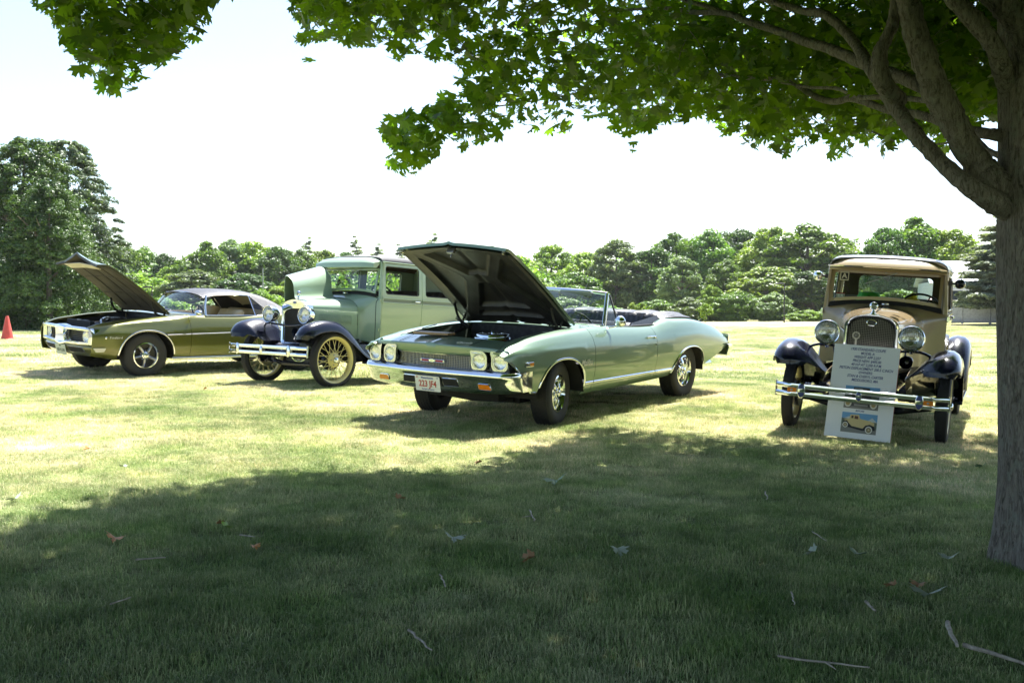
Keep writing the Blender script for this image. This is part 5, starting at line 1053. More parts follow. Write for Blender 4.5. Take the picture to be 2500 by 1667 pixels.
# ------------------------------------------------------------------ the olive hardtop coupe
OLIVE = paint('olive metallic paint', (.100, .108, .016), .4, .30)
def build_olive():
    loc, rot = POSE['fire']
    T = thing('olive_coupe', 'olive green hardtop coupe with black vinyl roof and its long bonnet raised', 'car', loc, rot, 'classic cars parked on the grass')
    ymx = tab((.86, .785), (.80, .808), (.70, .845), (.5, .885), (0, .91), (-.7, .90), (-1.5, .90), (-2.3, .92), (-3.0, .91), (-3.8, .85))
    zt = tab((.86, .70), (.78, .735), (.62, .785), (.42, .815), (.08, .858), (-.455, .893), (-.72, .903), (-1.6, .90), (-2.1, .92), (-2.5, .935), (-3.0, .90), (-3.8, .80))
    zcr = tab((.86, .60), (.5, .625), (-.3, .635), (-1.5, .66), (-2.6, .68), (-3.8, .62))
    zs = tab((.86, .355), (.80, .33), (.6, .295), (.47, .275), (-.2, .245), (-.5, .245), (-2.3, .25), (-3.2, .33), (-3.8, .42))
    yi = tab((.86, .60), (.6, .63), (0, .66), (-.45, .69), (-.8, .74), (-1.1, .78), (-2.0, .78), (-3.0, .70), (-3.8, .64))
    def prof(x):
        y, t, c, b = ymx(x), zt(x), zcr(x), min(zs(x), .30); q = yi(x); k = .13 if x > .3 else .09
        return [(y - .11, b - .02), (y - .05, b + .04), (y - .012, (b + c) / 2 - .02), (y - .002, c - .04), (y, c), (y - .012, c + .04), (y - .045, c + (t - c) * .5), (y - .085, c + (t - c) * .82), (min(y - .13, q + .05), t), (q, t - .008)]
    Tb = dict(prof=prof, zs=zs, crease=7); A1 = (0, .44, .26, .43); A2 = (-2.746, .42, .25, .40)
    for s in (1, -1):
        rows, low = side_panel(Tb, .805, -.70, 26, (A1,), extra=(.45, .47)); f = skin('front_wing', rows, OLIVE, T, s); arch_trim(low, f, s)
        rows, low = side_panel(Tb, -.705, -1.93, 18); d = skin('door', rows, OLIVE, T, s)
        rows, low = side_panel(Tb, -1.935, -3.8, 34, (A2,), extra=(-2.32, -3.17)); f2 = skin('rear_wing', rows, OLIVE, T, s); arch_trim(low, f2, s)
        for x0, x1, par in ((-.30, -.695, f), (-.71, -1.92, d)):
            q = [(x, (ymx(x) + .004) * s, .622 - .02 * (x + .3)) for x in lin(x0, x1, 8)]; mb = MB(); mb.tube(q, .009, 8, flat=(.5, 1)); mb.build('side_moulding', CHROME, par)
        mb = MB(); mb.tube([(x, (ymx(x) - .055) * s, .268) for x in lin(-.42, -2.3, 10)], .022, 8, flat=(.4, 1)); mb.build('sill_moulding', CHROME, T)
        mb = MB(); mb.tube([(-1.72, (ymx(-1.7) - .02) * s, .80), (-1.72, (ymx(-1.7) + .02) * s, .80), (-1.85, (ymx(-1.7) + .02) * s, .80), (-1.85, (ymx(-1.7) - .02) * s, .80)], .010, 8); mb.build('handle', CHROME, d)
        for cx, rr in ((0, .45), (-2.746, .43)):
            mb = MB(); rws = []
            for t in np.linspace(0.05, PI - .05, 25): rws.append([(cx + rr * math.cos(t), s * yy, .28 + rr * math.sin(t)) for yy in (.87, .74, .58, .5)])
            mb.grid(rws); mb.add([r_[3] for r_ in rws], [tuple(range(len(rws)))]); mb.build('wheel_housing', DARK, T)
    mb = MB(); mb.box((-1.6, 0, .28), (3.8, .86, .10)); mb.box((-1.38, 0, .29), (1.85, 1.6, .06)); mb.build('floor_pan', DARK, T)
    mag_wheel(T, 0, .765, .325, 1, R(-5), 'rally2', R_=.325, w=.21, spin=.25); mag_wheel(T, 0, -.745, .325, -1, R(-5), 'rally2', R_=.325, w=.21); mag_wheel(T, -2.746, .75, .325, 1, 0, 'rally2', R_=.325, w=.21, spin=.5); mag_wheel(T, -2.746, -.75, .325, -1, 0, 'rally2', R_=.325, w=.21)
    # chrome loop nose
    Xf = lambda y: .905 - .10 * abs(y) - .045 * (y / .8)**4; b = node('front_bumper', T, Matrix())
    def bar(name, pts, ry, rz):
        mb = MB(); mb.tube(pts, 1, 10); return None
    for nm, z0, ye in (('upper_bar', .695, .79), ('lower_bar', .492, .77)):
        rows = []
        for y in lin(-ye, ye, 41):
            a = abs(y) / ye; zz = z0 + (.012 if nm[0] == 'l' else -.006) * a**3 + (-.02 if nm[0] == 'l' else .018) * max(0, 1 - abs(y) / .14); h = .024 + (.0 if abs(y) > .14 else .008)
            rows.append([(Xf(y) - .10, y, zz + h), (Xf(y) - .015, y, zz + h), (Xf(y), y, zz + h * .3), (Xf(y) - .004, y, zz - h * .7), (Xf(y) - .02, y, zz - h), (Xf(y) - .10, y, zz - h)])
        mb = MB(); mb.grid(rows, closev=True); mb.build(nm, CHROME, b, smooth=50)
    for s in (-1, 1):
        rows = []
        for z in lin(.485, .702, 12):
            k = math.sin(PI * (z - .485) / .217); rows.append([(Xf(.70) - .10, s * .70, z), (Xf(.70) + .002, s * .705, z), (Xf(.74), s * .75, z), (Xf(.80) - .01, s * (.79 + .018 * k), z), (Xf(.8) - .08, s * (.80 + .02 * k), z), (Xf(.8) - .14, s * .80, z)])
        mb = MB(); mb.grid(rows); mb.build('end_piece', CHROME, b, smooth=60, solid=.004)
    rows = []
    for z in lin(.50, .70, 10):
        k = math.sin(PI * (z - .5) / .2); w = .155 - .03 * k; rows.append([(Xf(w) - .1, -w, z), (Xf(w) + .005, -w * .9, z), (Xf(0) + .022 - .01 * k, 0, z), (Xf(w) + .005, w * .9, z), (Xf(w) - .1, w, z)])
    mb = MB(); mb.grid(rows); mb.build('centre_wedge', CHROME, b, smooth=25, solid=.004)
    g = node('grille', T, Matrix()); mb = MB(); mb.grid([[(Xf(y) - .12, y, .49), (Xf(y) - .12, y, .70)] for y in lin(-.79, .79, 21)]); mb.build('grille_backing', mat('grille black', (.006, .006, .007), .5), g, solid=.004)
    gr = mat('dull grille bars', (.10, .10, .105), .35, .7)
    for s in (-1, 1):
        mb = MB()
        for z in (.535, .56, .585, .61, .635, .655): mb.tube([(Xf(y) - .085, s * y, z) for y in (.17, .32, .46)], .0035, 5)
        for y in (.20, .46): mb.tube([(Xf(y) - .083, s * y, .525), (Xf(y) - .083, s * y, .665)], .005, 6)
        mb.build('grille_bars', gr, g, kind='stuff')
        mb = MB(); mb.plate([(u, v) for u, v in rrect(-.095, -.085, .10, .085, .03)], [[(.078 * math.cos(a), .078 * math.sin(a)) for a in lin(0, 2 * PI, 25)[:-1]]], .01, lambda u, v, w, s=s: (Xf(.565) - .075 + w, s * (.57 + u), .592 + v)); lb = mb.build('headlamp_surround', mat('black bezel', (.01, .01, .012), .3, coat=.6), T)
        round_lamp(T, (Xf(.565) - .062, s * .57, .592), .074, axis=(1, s * .12, 0), d=.02)
        mb = MB(); mb.grid([[(Xf(.68) - .06, s * .665, .53), (Xf(.70), s * .70, .52)], [(Xf(.68) - .06, s * .665, .66), (Xf(.70), s * .70, .67)]]); mb.build('bezel_side', CHROME, b, solid=.003)
    # valance with intakes, licence plate, parking lamps
    rows = []
    for y in lin(-.80, .80, 41):
        a = abs(y) / .8; xf = Xf(y) - .02; rows.append([(xf - .04, y, .478), (xf - .005, y, .46), (xf - .0, y, .43), (xf - .04, y, .36), (xf - .12, y, .305), (xf - .20, y, .30)])
    mb = MB(); mb.grid(rows); v = mb.build('valance', OLIVE, T, solid=.006, smooth=60)
    for s in (-1, 1):
        o_ = rpoly([(.19, .435), (.56, .435), (.58, .365), (.23, .355)], .02); fn = lambda u, w_, q, s=s: (Xf(u) - .02 - .04 * max(0, (.43 - w_) / .07)**1.2 + .004 + q, s * u, w_)
        mb = MB(); mb.plate(o_, [], .004, fn); iv = mb.build('air_intake', DARK, v); mb = MB(); mb.tube([fn(a, c_, 0) for a, c_ in o_], .004, 5, closed=True); mb.build('intake_rim', CHROME, iv)
        q = lambda u, w_, s=s: (.82 - u * .5 - .10 * max(0, u - .1), s * (.80 + u * .33), w_)
        o_ = rpoly([(0, .445), (.26, .445), (.22, .395), (.05, .39)], .012); mb = MB(); mb.plate(o_, [], .012, lambda u, w_, t, s=s: (.80 - u * .62, s * (.832 + .20 * u + t), w_)); pl = mb.build('parking_lamp', mat('frosted lamp', (.6, .56, .5), .25, coat=.5), T, bevel=.004)
        mb = MB(); mb.tube([(.80 - u * .62, s * (.838 + .20 * u), w_) for u, w_ in o_], .004, 5, closed=True); mb.build('lamp_rim', CHROME, pl)
    plate_part(T, frameM((.872, -.0, .372), (0, 1, 0), (.22, 0, 1)), .31, .155, [('101•LUN', .07, 0, -.01, mat('plate green ink', (.05, .10, .06), .5), .9, 0), ('MASS', .026, 0, .055, mat('plate green ink', (.05, .10, .06), .5), 1, 0)], mat('pale green plate', (.50, .55, .45), .5))
    # bonnet
    ang = math.atan2(.755, 1.06); H = node('bonnet', T, Matrix.Translation((-.45, 0, .925)) @ Matrix.Rotation(-ang, 4, 'Y')); Lh = 1.31
    def top(u, q):
        hw = .70 - .06 * (u / Lh); v_ = q * hw; a = abs(q); t = u / Lh; z = .03 * (1 - a**2) + .02 * max(0, 1 - abs(v_) / .10) * t + .035 * math.sin(PI * t) ; z -= .09 * max(0, (t - .86) / .14)**1.6 * (a * .7 + .3)
        return (u + .09 * max(0, 1 - abs(v_) / .40) * t**6, v_, z + .03 * max(0, 1 - abs(v_) / .35) * t**8)
    us = lin(0, Lh * .84, 16) + lin(Lh * .86, Lh, 12); vs = lin(-1, 1, 49)
    mb = MB(); mb.grid([[top(u, q) for q in vs] for u in us]); mb.build('bonnet_skin', OLIVE, H, solid=.006, normals=False)
    und = mat('bonnet insulation grey brown', (.05, .043, .033), .8, var=.25, vscale=4)
    mb = MB(); mb.grid([[(lambda p: (p[0] * .985, p[1] * .985, p[2] - .028 - (.008 if abs(q) < .85 and .06 < u / Lh < .86 else 0)))(top(u, q)) for q in vs] for u in us]); iu = mb.build('bonnet_inner_panel', und, H, normals=False, smooth=20)
    for p in ([(0.1, .0), (Lh * .85, .0)], [(.15, -.35), (Lh * .82, -.3)], [(.15, .35), (Lh * .82, .3)], [(.45, -.6), (.45, .6)], [(.85, -.58), (.85, .58)]):
        mb = MB(); mb.tube([(lambda q: (q[0], q[1], q[2] - .040))(top(a_, b_ / .66)) for a_, b_ in zip(lin(p[0][0], p[1][0], 9), lin(p[0][1], p[1][1], 9))], .006, 6); mb.build('insulation_crease', und, iu)
    edge = [top(u, -1) for u in us] + [top(Lh, q) for q in vs[1:-1]] + [top(u, 1) for u in reversed(us)]
    mb = MB(); mb.grid([[(x, y, z + .002), (x * .99, y * .99, z - .026)] for x, y, z in edge]); mb.build('bonnet_lip', mat('dark bonnet lip', (.03, .03, .012), .4), H, solid=.003)
    mb = MB(); mb.grid([[(Lh - .16, y, -.05 + .02 * (1 - abs(y) / .45)), (Lh - .03, y * .95, -.075 + .03 * (1 - abs(y) / .45))] for y in lin(-.45, .45, 9)]); mb.build('latch_panel', mat('cream primer panel', (.5, .46, .36), .5), H, solid=.01)
    for s in (-1, 1):
        hn = node('hinge', T, Matrix())
        for pts in ([(-.50, .62, .87), (-.30, .62, .90), (-.22, .62, 1.0), (-.20, .62, 1.10)], [(-.38, .63, .86), (-.42, .63, .97)]): mb = MB(); mb.tube([(x, y * s, z) for x, y, z in crom(pts, 5)], .018, 8, flat=(.4, 1)); mb.build('hinge_arm', DARK2, hn)
    mb = MB()
    for s in (-1, 1): mb.grid([[(.72, s * .60, .70), (.72, s * .56, .5)], [(-.46, s * .675, .88), (-.46, s * .6, .5)]])
    mb.build('inner_wing', mat('black inner wing', (.02, .02, .022), .5), T, solid=.01)
    mb = MB(); mb.box((-.50, 0, .70), (.03, 1.3, .40)); mb.build('firewall', DARK2, T); mb = MB(); mb.box((.70, 0, .64), (.04, 1.15, .10)); mb.build('radiator_support', mat('black satin metal', (.025, .025, .04), .35), T, bevel=.01)
    engine_clutter(T, .62, -.42, .55, .3, .80, 8, (mat('blue black engine enamel', (.02, .03, .05), .3), mat('grey hose', (.2, .2, .22), .5)))
    mb = MB(); mb.lathe([(0, .05), (.15, .045), (.175, .03), (.18, -.02), (.15, -.06)], 32, Matrix.Translation((.05, 0, .78))); mb.build('air_cleaner', mat('black air cleaner', (.015, .015, .02), .25, coat=.6), T, smooth=50)
    mb = MB(); mb.tube(crom([(.15, .0, .80), (.35, .22, .79), (.45, .42, .74)], 6), .045, 10); mb.build('intake_snorkel', mat('black air cleaner', (.015, .015, .02), .25), T)
    rows = []
    for y in lin(-.74, .74, 21): q = (y / .74)**2; rows.append([(-.45, y, .905 - .02 * q), (-.55, y, .925 - .025 * q), (-.72 - .26 * q, y, .935 - .03 * q), (-.75 - .26 * q, y, .90 - .03 * q)])
    skin('cowl', rows, OLIVE, T, 1)
    for y0, y1 in ((.1, -.5), (.45, .0)): mb = MB(); mb.tube([(-.56, y0, .94), (-.70, y1 + .3, .965), (-.74, y1, .962)], .007, 6); mb.build('wiper', STEEL, T)
    # roof
    zr = tab((-1.06, 1.235), (-1.25, 1.272), (-1.5, 1.293), (-1.8, 1.292), (-2.1, 1.255), (-2.4, 1.15), (-2.62, 1.035), (-2.82, .945)); ye = tab((-1.06, .575), (-1.5, .565), (-1.9, .56), (-2.3, .60), (-2.82, .70)); yb = lambda x: .79
    rows = []
    for x in lin(-1.06, -2.82, 40):
        R_ = zr(x); e = ye(x); z_e = min(R_ - .055, R_); drop = 0
        if x > -1.90: zl, yl = z_e - .018, e + .022
        else:
            t = min(1, (-1.90 - x) / .32); zl = z_e - .018 + (.935 - z_e + .018) * t; yl = e + .022 + (.785 - e - .022) * t
        half = [(yl, zl)] + [(yl + (e - yl) * k / 4, zl + (z_e - zl) * k / 4) for k in range(1, 5)] + [(e * (1 - .12 * k), z_e + (R_ - z_e) * (1 - (1 - k / 4.)**2) * .8) for k in (1, 2)] + [(e * .5, R_ - .006), (0, R_)]
        rows.append([(x, y, z) for y, z in half] + [(x, -y, z) for y, z in reversed(half[:-1])])
    mb = MB(); mb.grid(rows); mb.build('vinyl_roof', mat('black vinyl roof', (.022, .023, .032), .5, bump=.4, bscale=260), T, smooth=50, solid=.02, off=-1, normals=True)
    mb = MB(); mb.grid([[(x * 1., y * .96, z - .03) for x, y, z in r_[5:-5]] for r_ in rows[:34]]); mb.build('headlining', mat('cream headlining', (.78, .70, .52), .7), T, smooth=50)
    ws = node('windscreen', T, Matrix()); wb = lambda q: np.array((-.74 - .26 * q * q, .745 * q, .935 - .03 * q * q)); wt_ = lambda q: np.array((-1.07 - .06 * q * q, .57 * q, 1.232 - .045 * q * q))
    qs = lin(-1, 1, 21); mb = MB(); mb.grid([[tuple(wb(q) * (1 - t) + wt_(q) * t + np.array((.015 * math.sin(PI * t), 0, 0))) for t in lin(0, 1, 5)] for q in qs]); mb.build('glass', WINDOW2, ws, smooth=80)
    mb = MB(); mb.tube([tuple(wt_(q)) for q in qs], .012, 6); mb.tube([tuple(wb(q)) for q in qs], .010, 6); mb.build('moulding', CHROME, ws)
    for s in (-1, 1):
        a, c_ = Vector(wb(1.01 * s)), Vector(wt_(1.01 * s)); mb = MB(); mb.tube([a - Vector((.02, 0, .03)), a.lerp(c_, .5) + Vector((.01, .01 * s, 0)), c_], .022, 8, flat=(.8, 1.3)); mb.build('pillar', mat('pillar bright trim', (.6, .62, .6), .2, 1.0), ws)
        mb = MB(); mb.tube([(-1.14, .60 * s, 1.205), (-1.5, .592 * s, 1.222), (-1.86, .585 * s, 1.215), (-2.0, .60 * s, 1.15), (-2.22, .665 * s, .93)], .008, 6); mb.build('drip_rail', CHROME, T)
        mb = MB(); mb.tube([(x, .785 * s, .905) for x in lin(-1.0, -2.22, 8)], .008, 6); mb.build('waist_moulding', CHROME, T)
        qw = [(-1.90, .60 * s, 1.20), (-1.92, .775 * s, .91), (-2.20, .775 * s, .91)]; mb = MB(); mb.tube(qw[:2], .012, 6); w_ = mb.build('quarter_window_post', mat('black frame', (.02, .02, .02), .3), T); mb = MB(); mb.tube([(x + .015, y * 1.005, z) for x, y, z in qw[:2]], .005, 6); mb.build('post_bead', CHROME, w_); mb = MB(); mb.add([(-1.90, .60 * s, 1.19), (-1.98, .615 * s, 1.15), qw[2], qw[1]], [(0, 1, 2, 3)]); mb.build('pane', WINDOW, w_)
        mr = node('door_mirror', T, Matrix()); mb = MB(); mb.tube([(-.70, .84 * s, .90), (-.76, .90 * s, .91), (-.79, .94 * s, .93)], [.025, .014, .012], 8); mb.build('stalk', CHROME, mr)
        mb = MB(); mb.lathe([(0, .06), (.03, .052), (.05, .03), (.058, 0), (.054, -.008), (0, -.008)], 24, Matrix.Translation((-.79, .95 * s, .955)) @ Matrix.Rotation(R(90), 4, 'Y') @ Matrix.Diagonal((.75, 1.2, 1, 1))); mb.build('shell', CHROME, mr, smooth=60)
    rows = [[(-2.22, y, 1.19), (-2.72, y * 1.1, .95)] for y in lin(-.5, .5, 9)]
    mb = MB(); mb.grid([[(x, y, zt(x) - .008 + .02 * (1 - (y / yi(x))**2)) for y in lin(-yi(x), yi(x), 11)] for x in lin(-2.75, -3.8, 10)]); mb.build('boot_lid', OLIVE, T, solid=.01)
    mb = MB(); mb.grid([[(-3.8, y, .42), (-3.86, y, .55), (-3.8, y, .80)] for y in lin(-.84, .84, 9)]); mb.build('tail_panel', OLIVE, T, solid=.01)
    mb = MB()
    for s in (-1, 1): mb.grid([[(-.80, s * .745, .35), (-.80, s * .745, .895)], [(-2.4, s * .745, .35), (-2.4, s * .745, .895)]])
    mb.build('door_lining', TAN, T, solid=.03)
    mb = MB(); mb.box((-.92, 0, .84), (.28, 1.4, .13), taper=.95); mb.build('dashboard', mat('dark olive dash', (.05, .05, .03), .5), T, bevel=.03)
    steering_wheel(T, (-1.17, .35, .90), .18, R(60))
    for y in (-.34, .34): bench(T, -1.62, .27, .50, .96 if y < 0 else .94, TAN, name='front_seat', pleats=5, rake=.18).matrix_local = Matrix.Translation((0, y, 0))
    bench(T, -2.22, .6, .50, .93, TAN, name='rear_seat', pleats=10, depth=.4)
    text('Firebird', .045, mat('bright script', (.75, .76, .74), .3, .4), T, frameM((.49, .893, .592), (-1, .04, 0), (0, 0, 1)), ext=.002, space=1.15, sx=1.15)
    mb = MB(); mb.lathe([(0, .004), (.012, .003), (.016, 0)], 12, frameM((.635, .882, .592), (-1, .04, 0), (0, 0, 1))); mb.build('bird_badge', CHROME, T)
    return T
build_olive()

# ------------------------------------------------------------------ the two upright cars of about 1930
def spoke_wheel(parent, x, y, z, side, R_, rimr, w, paint_, steer=0, drum=True, name='wheel'):
    wn = wheel_base(parent, x, y, z, side, steer, R_, w, rimr, name=name, treadp=(64, .003, 5)); h = w / 2
    mb = MB(); mb.lathe([(rimr + .014, h * .72), (rimr + .012, h * .86), (rimr - .004, h * .84), (rimr - .014, h * .55), (rimr - .026, h * .2), (rimr - .028, 0), (rimr - .026, -h * .3), (rimr - .012, -h * .7), (rimr + .014, -h * .8)], 56); mb.build('rim', paint_, wn, smooth=60)
    hub = .105; mb = MB(); mb.lathe([(hub - .005, h * .05), (hub, h * .25), (hub - .02, h * .55), (hub - .045, h * .62), (.045, h * .66), (.042, h * .9), (.0, h * .92)], 36); mb.build('hub', paint_, wn, smooth=50)
    mb = MB(); mb.lathe([(.040, h * .80), (.038, h * 1.15), (.028, h * 1.35), (.0, h * 1.42)], 24); mb.build('hub_cap', CHROME, wn, smooth=60)
    for k in range(5): a = 2 * PI * k / 5; mb = MB(); mb.lathe([(.010, 0), (.010, .012), (.005, .016), (0, .016)], 6, Matrix.Translation((.07 * math.cos(a), .07 * math.sin(a), h * .6))); mb.build('wheel_nut', STEEL, wn)
    for k in range(30):
        a = 2 * PI * k / 30; da = .38 * (1 if k % 2 else -1); outer = k % 3 == 0
        r0, h0 = (hub - .012, h * .50) if not outer else (hub + .0, h * .12); r1 = rimr - .022; h1 = h * .18
        mb = MB(); mb.tube([(r0 * math.cos(a - da), r0 * math.sin(a - da), h0), (r1 * math.cos(a), r1 * math.sin(a), h1)], .0042, 6); mb.build('spoke', paint_, wn)
    if drum: mb = MB(); mb.lathe([(0, -h * .1), (.13, -h * .1), (.14, -h * .4), (.145, -h * 1.3), (0, -h * 1.4)], 36); mb.build('brake_drum', BLACKP, wn, smooth=40)
    return wn
def arc_section(w, zb, zs_, zt_, n=9, p=2.3):
    """half hood section from bottom side up to centre top"""
    o = [(w, zb), (w, zb + (zs_ - zb) * .5), (w, zs_)]
    for k in range(1, n + 1):
        t = PI / 2 * k / n; o.append((w * math.cos(t)**(2 / p), zs_ + (zt_ - zs_) * math.sin(t)**(2 / p)))
    return o
def stadium(w, zb, zsh, ztop, peak=.0, r=.05, n=10):
    """radiator outline in (y,z), counter clockwise from bottom left"""
    top = [(w * math.cos(t)**.80, zsh + (ztop - zsh) * math.sin(t)**.95 + peak * max(0, math.sin(t) - .93) / .07) for t in (PI / 2 * k / n for k in range(n + 1))]
    right = [(w - r, zb), (w - r * .3, zb + r * .3), (w, zb + r)] + top
    left = [(-a, b) for a, b in reversed(right)]
    return right[:-1] + [(0, right[-1][1])] + left[1:] if abs(right[-1][0]) < 1e-6 else right + left
def fender_front(parent, s, cfg):
    """front mudguard swept along a curve round the wheel; (x, z) crown, then section across y"""
    path = crom(cfg['crown'], 5); N = len(path); C = np.array(path); rows = []
    for i in range(N):
        p = C[i]; t = C[min(i + 1, N - 1)] - C[max(i - 1, 0)]; t /= np.linalg.norm(t); nrm = np.array((-t[1], t[0])); nrm = nrm if np.dot(nrm, p - np.array((-.05, .30))) > 0 else -nrm
        f = i / (N - 1); tip = min(1, (f + .02) / .16)**.6; tail = max(0, (f - .62) / .38); row = []
        for dy, dn in ((-.36, -.30), (-.30, -.235), (-.235, -.145), (-.17, -.07), (-.10, -.018), (-.03, 0), (.03, -.004), (.075, -.032), (.105, -.075), (.118, -.125 * (1 - .3 * tail)), (.119, -.14 * (1 - .3 * tail))):
            ff = 1 if dy > 0 else (1 - tail * .92); dyy = dy if dy > 0 else -.36 + (dy + .36)
            if dy > 0: dnn = dn * (1 - .75 * tail)
            else: dnn = dn * ff * (.35 + .65 * min(1, f / .28))
            if dy > 0: dyy = dy * (.35 + .65 * tip)
            else: dyy = dy * (.50 + .50 * min(1, f / .22)) * (1 - .0 * tail)
            q = p + nrm * dnn * (.45 + .55 * tip); row.append((q[0], (cfg['yc'] + dyy) * s, q[1]))
        rows.append(row)
    mb = MB(); mb.grid(rows, flip=(s < 0)); f = mb.build('front_mudguard', BLACKP, parent, smooth=60, solid=.006, off=0, normals=True)
    e = [r_[-1] for r_ in rows]; mb = MB(); mb.tube(e, .006, 6); mb.build('mudguard_bead', BLACKP, f); return f
def rear_fender(parent, s, wbx, R_, yc, hw):
    rows = []
    for i in range(25):
        t = -.25 + (PI + .25 + .1) * i / 24; rr = R_ + .135; cx, cz = wbx, R_ + .02; x, z = cx + rr * math.cos(t), cz + (rr) * math.sin(t); z = max(z, .27) if t < 0 else z; k = min(1, max(.2, (i + 1) / 5)) if i < 5 else 1; kk = 1 if i < 20 else 1 - (i - 20) / 9; row = []
        for dy, dn in ((-hw, -.05), (-hw * .6, -.01), (-.02, .01), (hw * .45, .0), (hw * .8, -.035), (hw, -.09), (hw + .005, -.13)):
            q = rr + dn * (.5 + .5 * k); row.append((cx + q * math.cos(t), (yc + dy * (kk if dy > 0 else 1)) * s, cz + q * math.sin(t)))
        rows.append(row)
    mb = MB(); mb.grid(rows, flip=(s < 0)); return mb.build('rear_mudguard', BLACKP, parent, smooth=60, solid=.006, off=0)
def drum_lamp(parent, c, r, depth, shell, horizontal=False):
    M = Matrix.Translation(c) @ Matrix.Rotation(PI / 2, 4, 'Y'); h = node('headlamp', parent, M)
    mb = MB(); mb.lathe([(r * 1.04, -.004), (r * 1.02, -.03)] + [(r * math.cos(t) * .99, -.03 - depth * math.sin(t)**.9) for t in np.linspace(.1, PI / 2, 9)], 36); mb.build('shell', shell, h, smooth=60)
    mb = MB(); mb.lathe([(r * .96, .012), (r * 1.03, .014), (r * 1.075, .004), (r * 1.07, -.012), (r * 1.03, -.016)], 40); mb.build('rim', CHROME, h, smooth=60)
    mb = MB(); mb.lathe([(r * .95 * math.sin(t), -.07 * math.cos(t) + .0) for t in np.linspace(0, PI / 2, 8)], 32); mb.build('reflector', REFLECT, h, smooth=60)
    mb = MB(); mb.lathe([(r * .97 * math.sin(t), .012 + .016 * math.cos(t)) for t in np.linspace(0, PI / 2, 8)], 36); mb.build('lens', LAMPGLASS, h, smooth=60)
    mb = MB()
    for k in range(-6, 7): # vertical flutes: local y runs across, local x is down
        y = k * r / 7; L = math.sqrt(r * r - y * y) * .9; mb.tube([(-L, y, .006), (-.15 * r, y, .012)], .0035, 5)
    for k in range(8): a = -1.1 + 2.2 * k / 7; mb.sphere((r * .62 * math.cos(a), r * .62 * math.sin(a), .006), r * .10, 8, 6, (1, 1, .2))
    mb.build('lens_fluting', LAMPGLASS, h, kind='stuff')
    mb = MB(); mb.sphere((0, 0, -.03), .016, 8, 6); mb.build('bulb', mat('bulb glass', (.8, .75, .6), .2), h)
    if horizontal: mb = MB(); mb.tube([(.0, -r, .02), (0, r, .02)], .003, 5); mb.build('lens_bar', STEEL, h)
    return h
def old_bumper(parent, x0, zt_, zb_, half, bar_h, blue):
    b = node('front_bumper', parent, Matrix()); bx = lambda y: x0 + .045 * (1 - (abs(y) / half)**2) - .05 * max(0, abs(y) / half - .86) / .14
    for z in (zt_ - bar_h / 2, zb_ + bar_h / 2):
        rows = []
        for y in lin(-half, half, 41): x = bx(y); h = bar_h / 2; rows.append([(x - .010, y, z + h * .93), (x - .004, y, z + h), (x + .003, y, z + h * .96), (x + .006, y, z + h * .84), (x + .008, y, z), (x + .006, y, z - h * .84), (x + .003, y, z - h * .96), (x - .004, y, z - h), (x - .010, y, z - h * .93)])
        mb = MB(); mb.grid(rows, closev=True); mb.build('bumper_bar', CHROME, b, smooth=40)
    for s in (-1, 1): mb = MB(); mb.tube([(bx(half) - .006, s * half, zb_ - .012), (bx(half) - .006, s * half, zt_ + .012)], .010, 10); mb.build('end_bolt', CHROME, b)
    zm = (zt_ + zb_) / 2
    for y in (-.525, 0, .525):
        big = (zt_ - zb_) * (.5 if y == 0 else .60); M = Matrix.Translation((bx(y) + .006, y, zm)) @ Matrix.Rotation(PI / 2, 4, 'Y'); c = node('bumper_clamp', b, M)
        hh, ww = (big * .78, big * .42) if y == 0 else (big, big * .48)
        mb = MB(); mb.lathe([(1, 0), (1, .005), (.9, .009), (0, .010)], 28, Matrix.Diagonal((hh, ww, 1, 1))); mb.build('medallion', CHROME, c, smooth=50)
        if blue:
            for sg in (-1, 1): mb = MB(); mb.plate([(sg * (hh * .22 + hh * .62 * math.sin(t)), ww * .82 * math.cos(t)) if True else 0 for t in (lin(0, PI, 13) if sg > 0 else lin(PI, 0, 13))], [], .003, lambda u, v, w: (u, v, .008 + w)); mb.build('enamel', mat('blue enamel', (.05, .07, .22), .2, coat=1), c)
        mb = MB(); mb.box((zm * 0, 0, -.03), (.05, .035, .05)); mb.build('clamp_block', STEEL, c)
    for s in (-1, 1): mb = MB(); mb.tube(crom([(bx(.525) - .01, s * .525, zm), (x0 - .15, s * .50, zm - .01), (x0 - .35, s * .38, zm - .02)], 5), .022, 8, flat=(.4, 1)); mb.build('bumper_bracket', BLACKP, b)
    return b
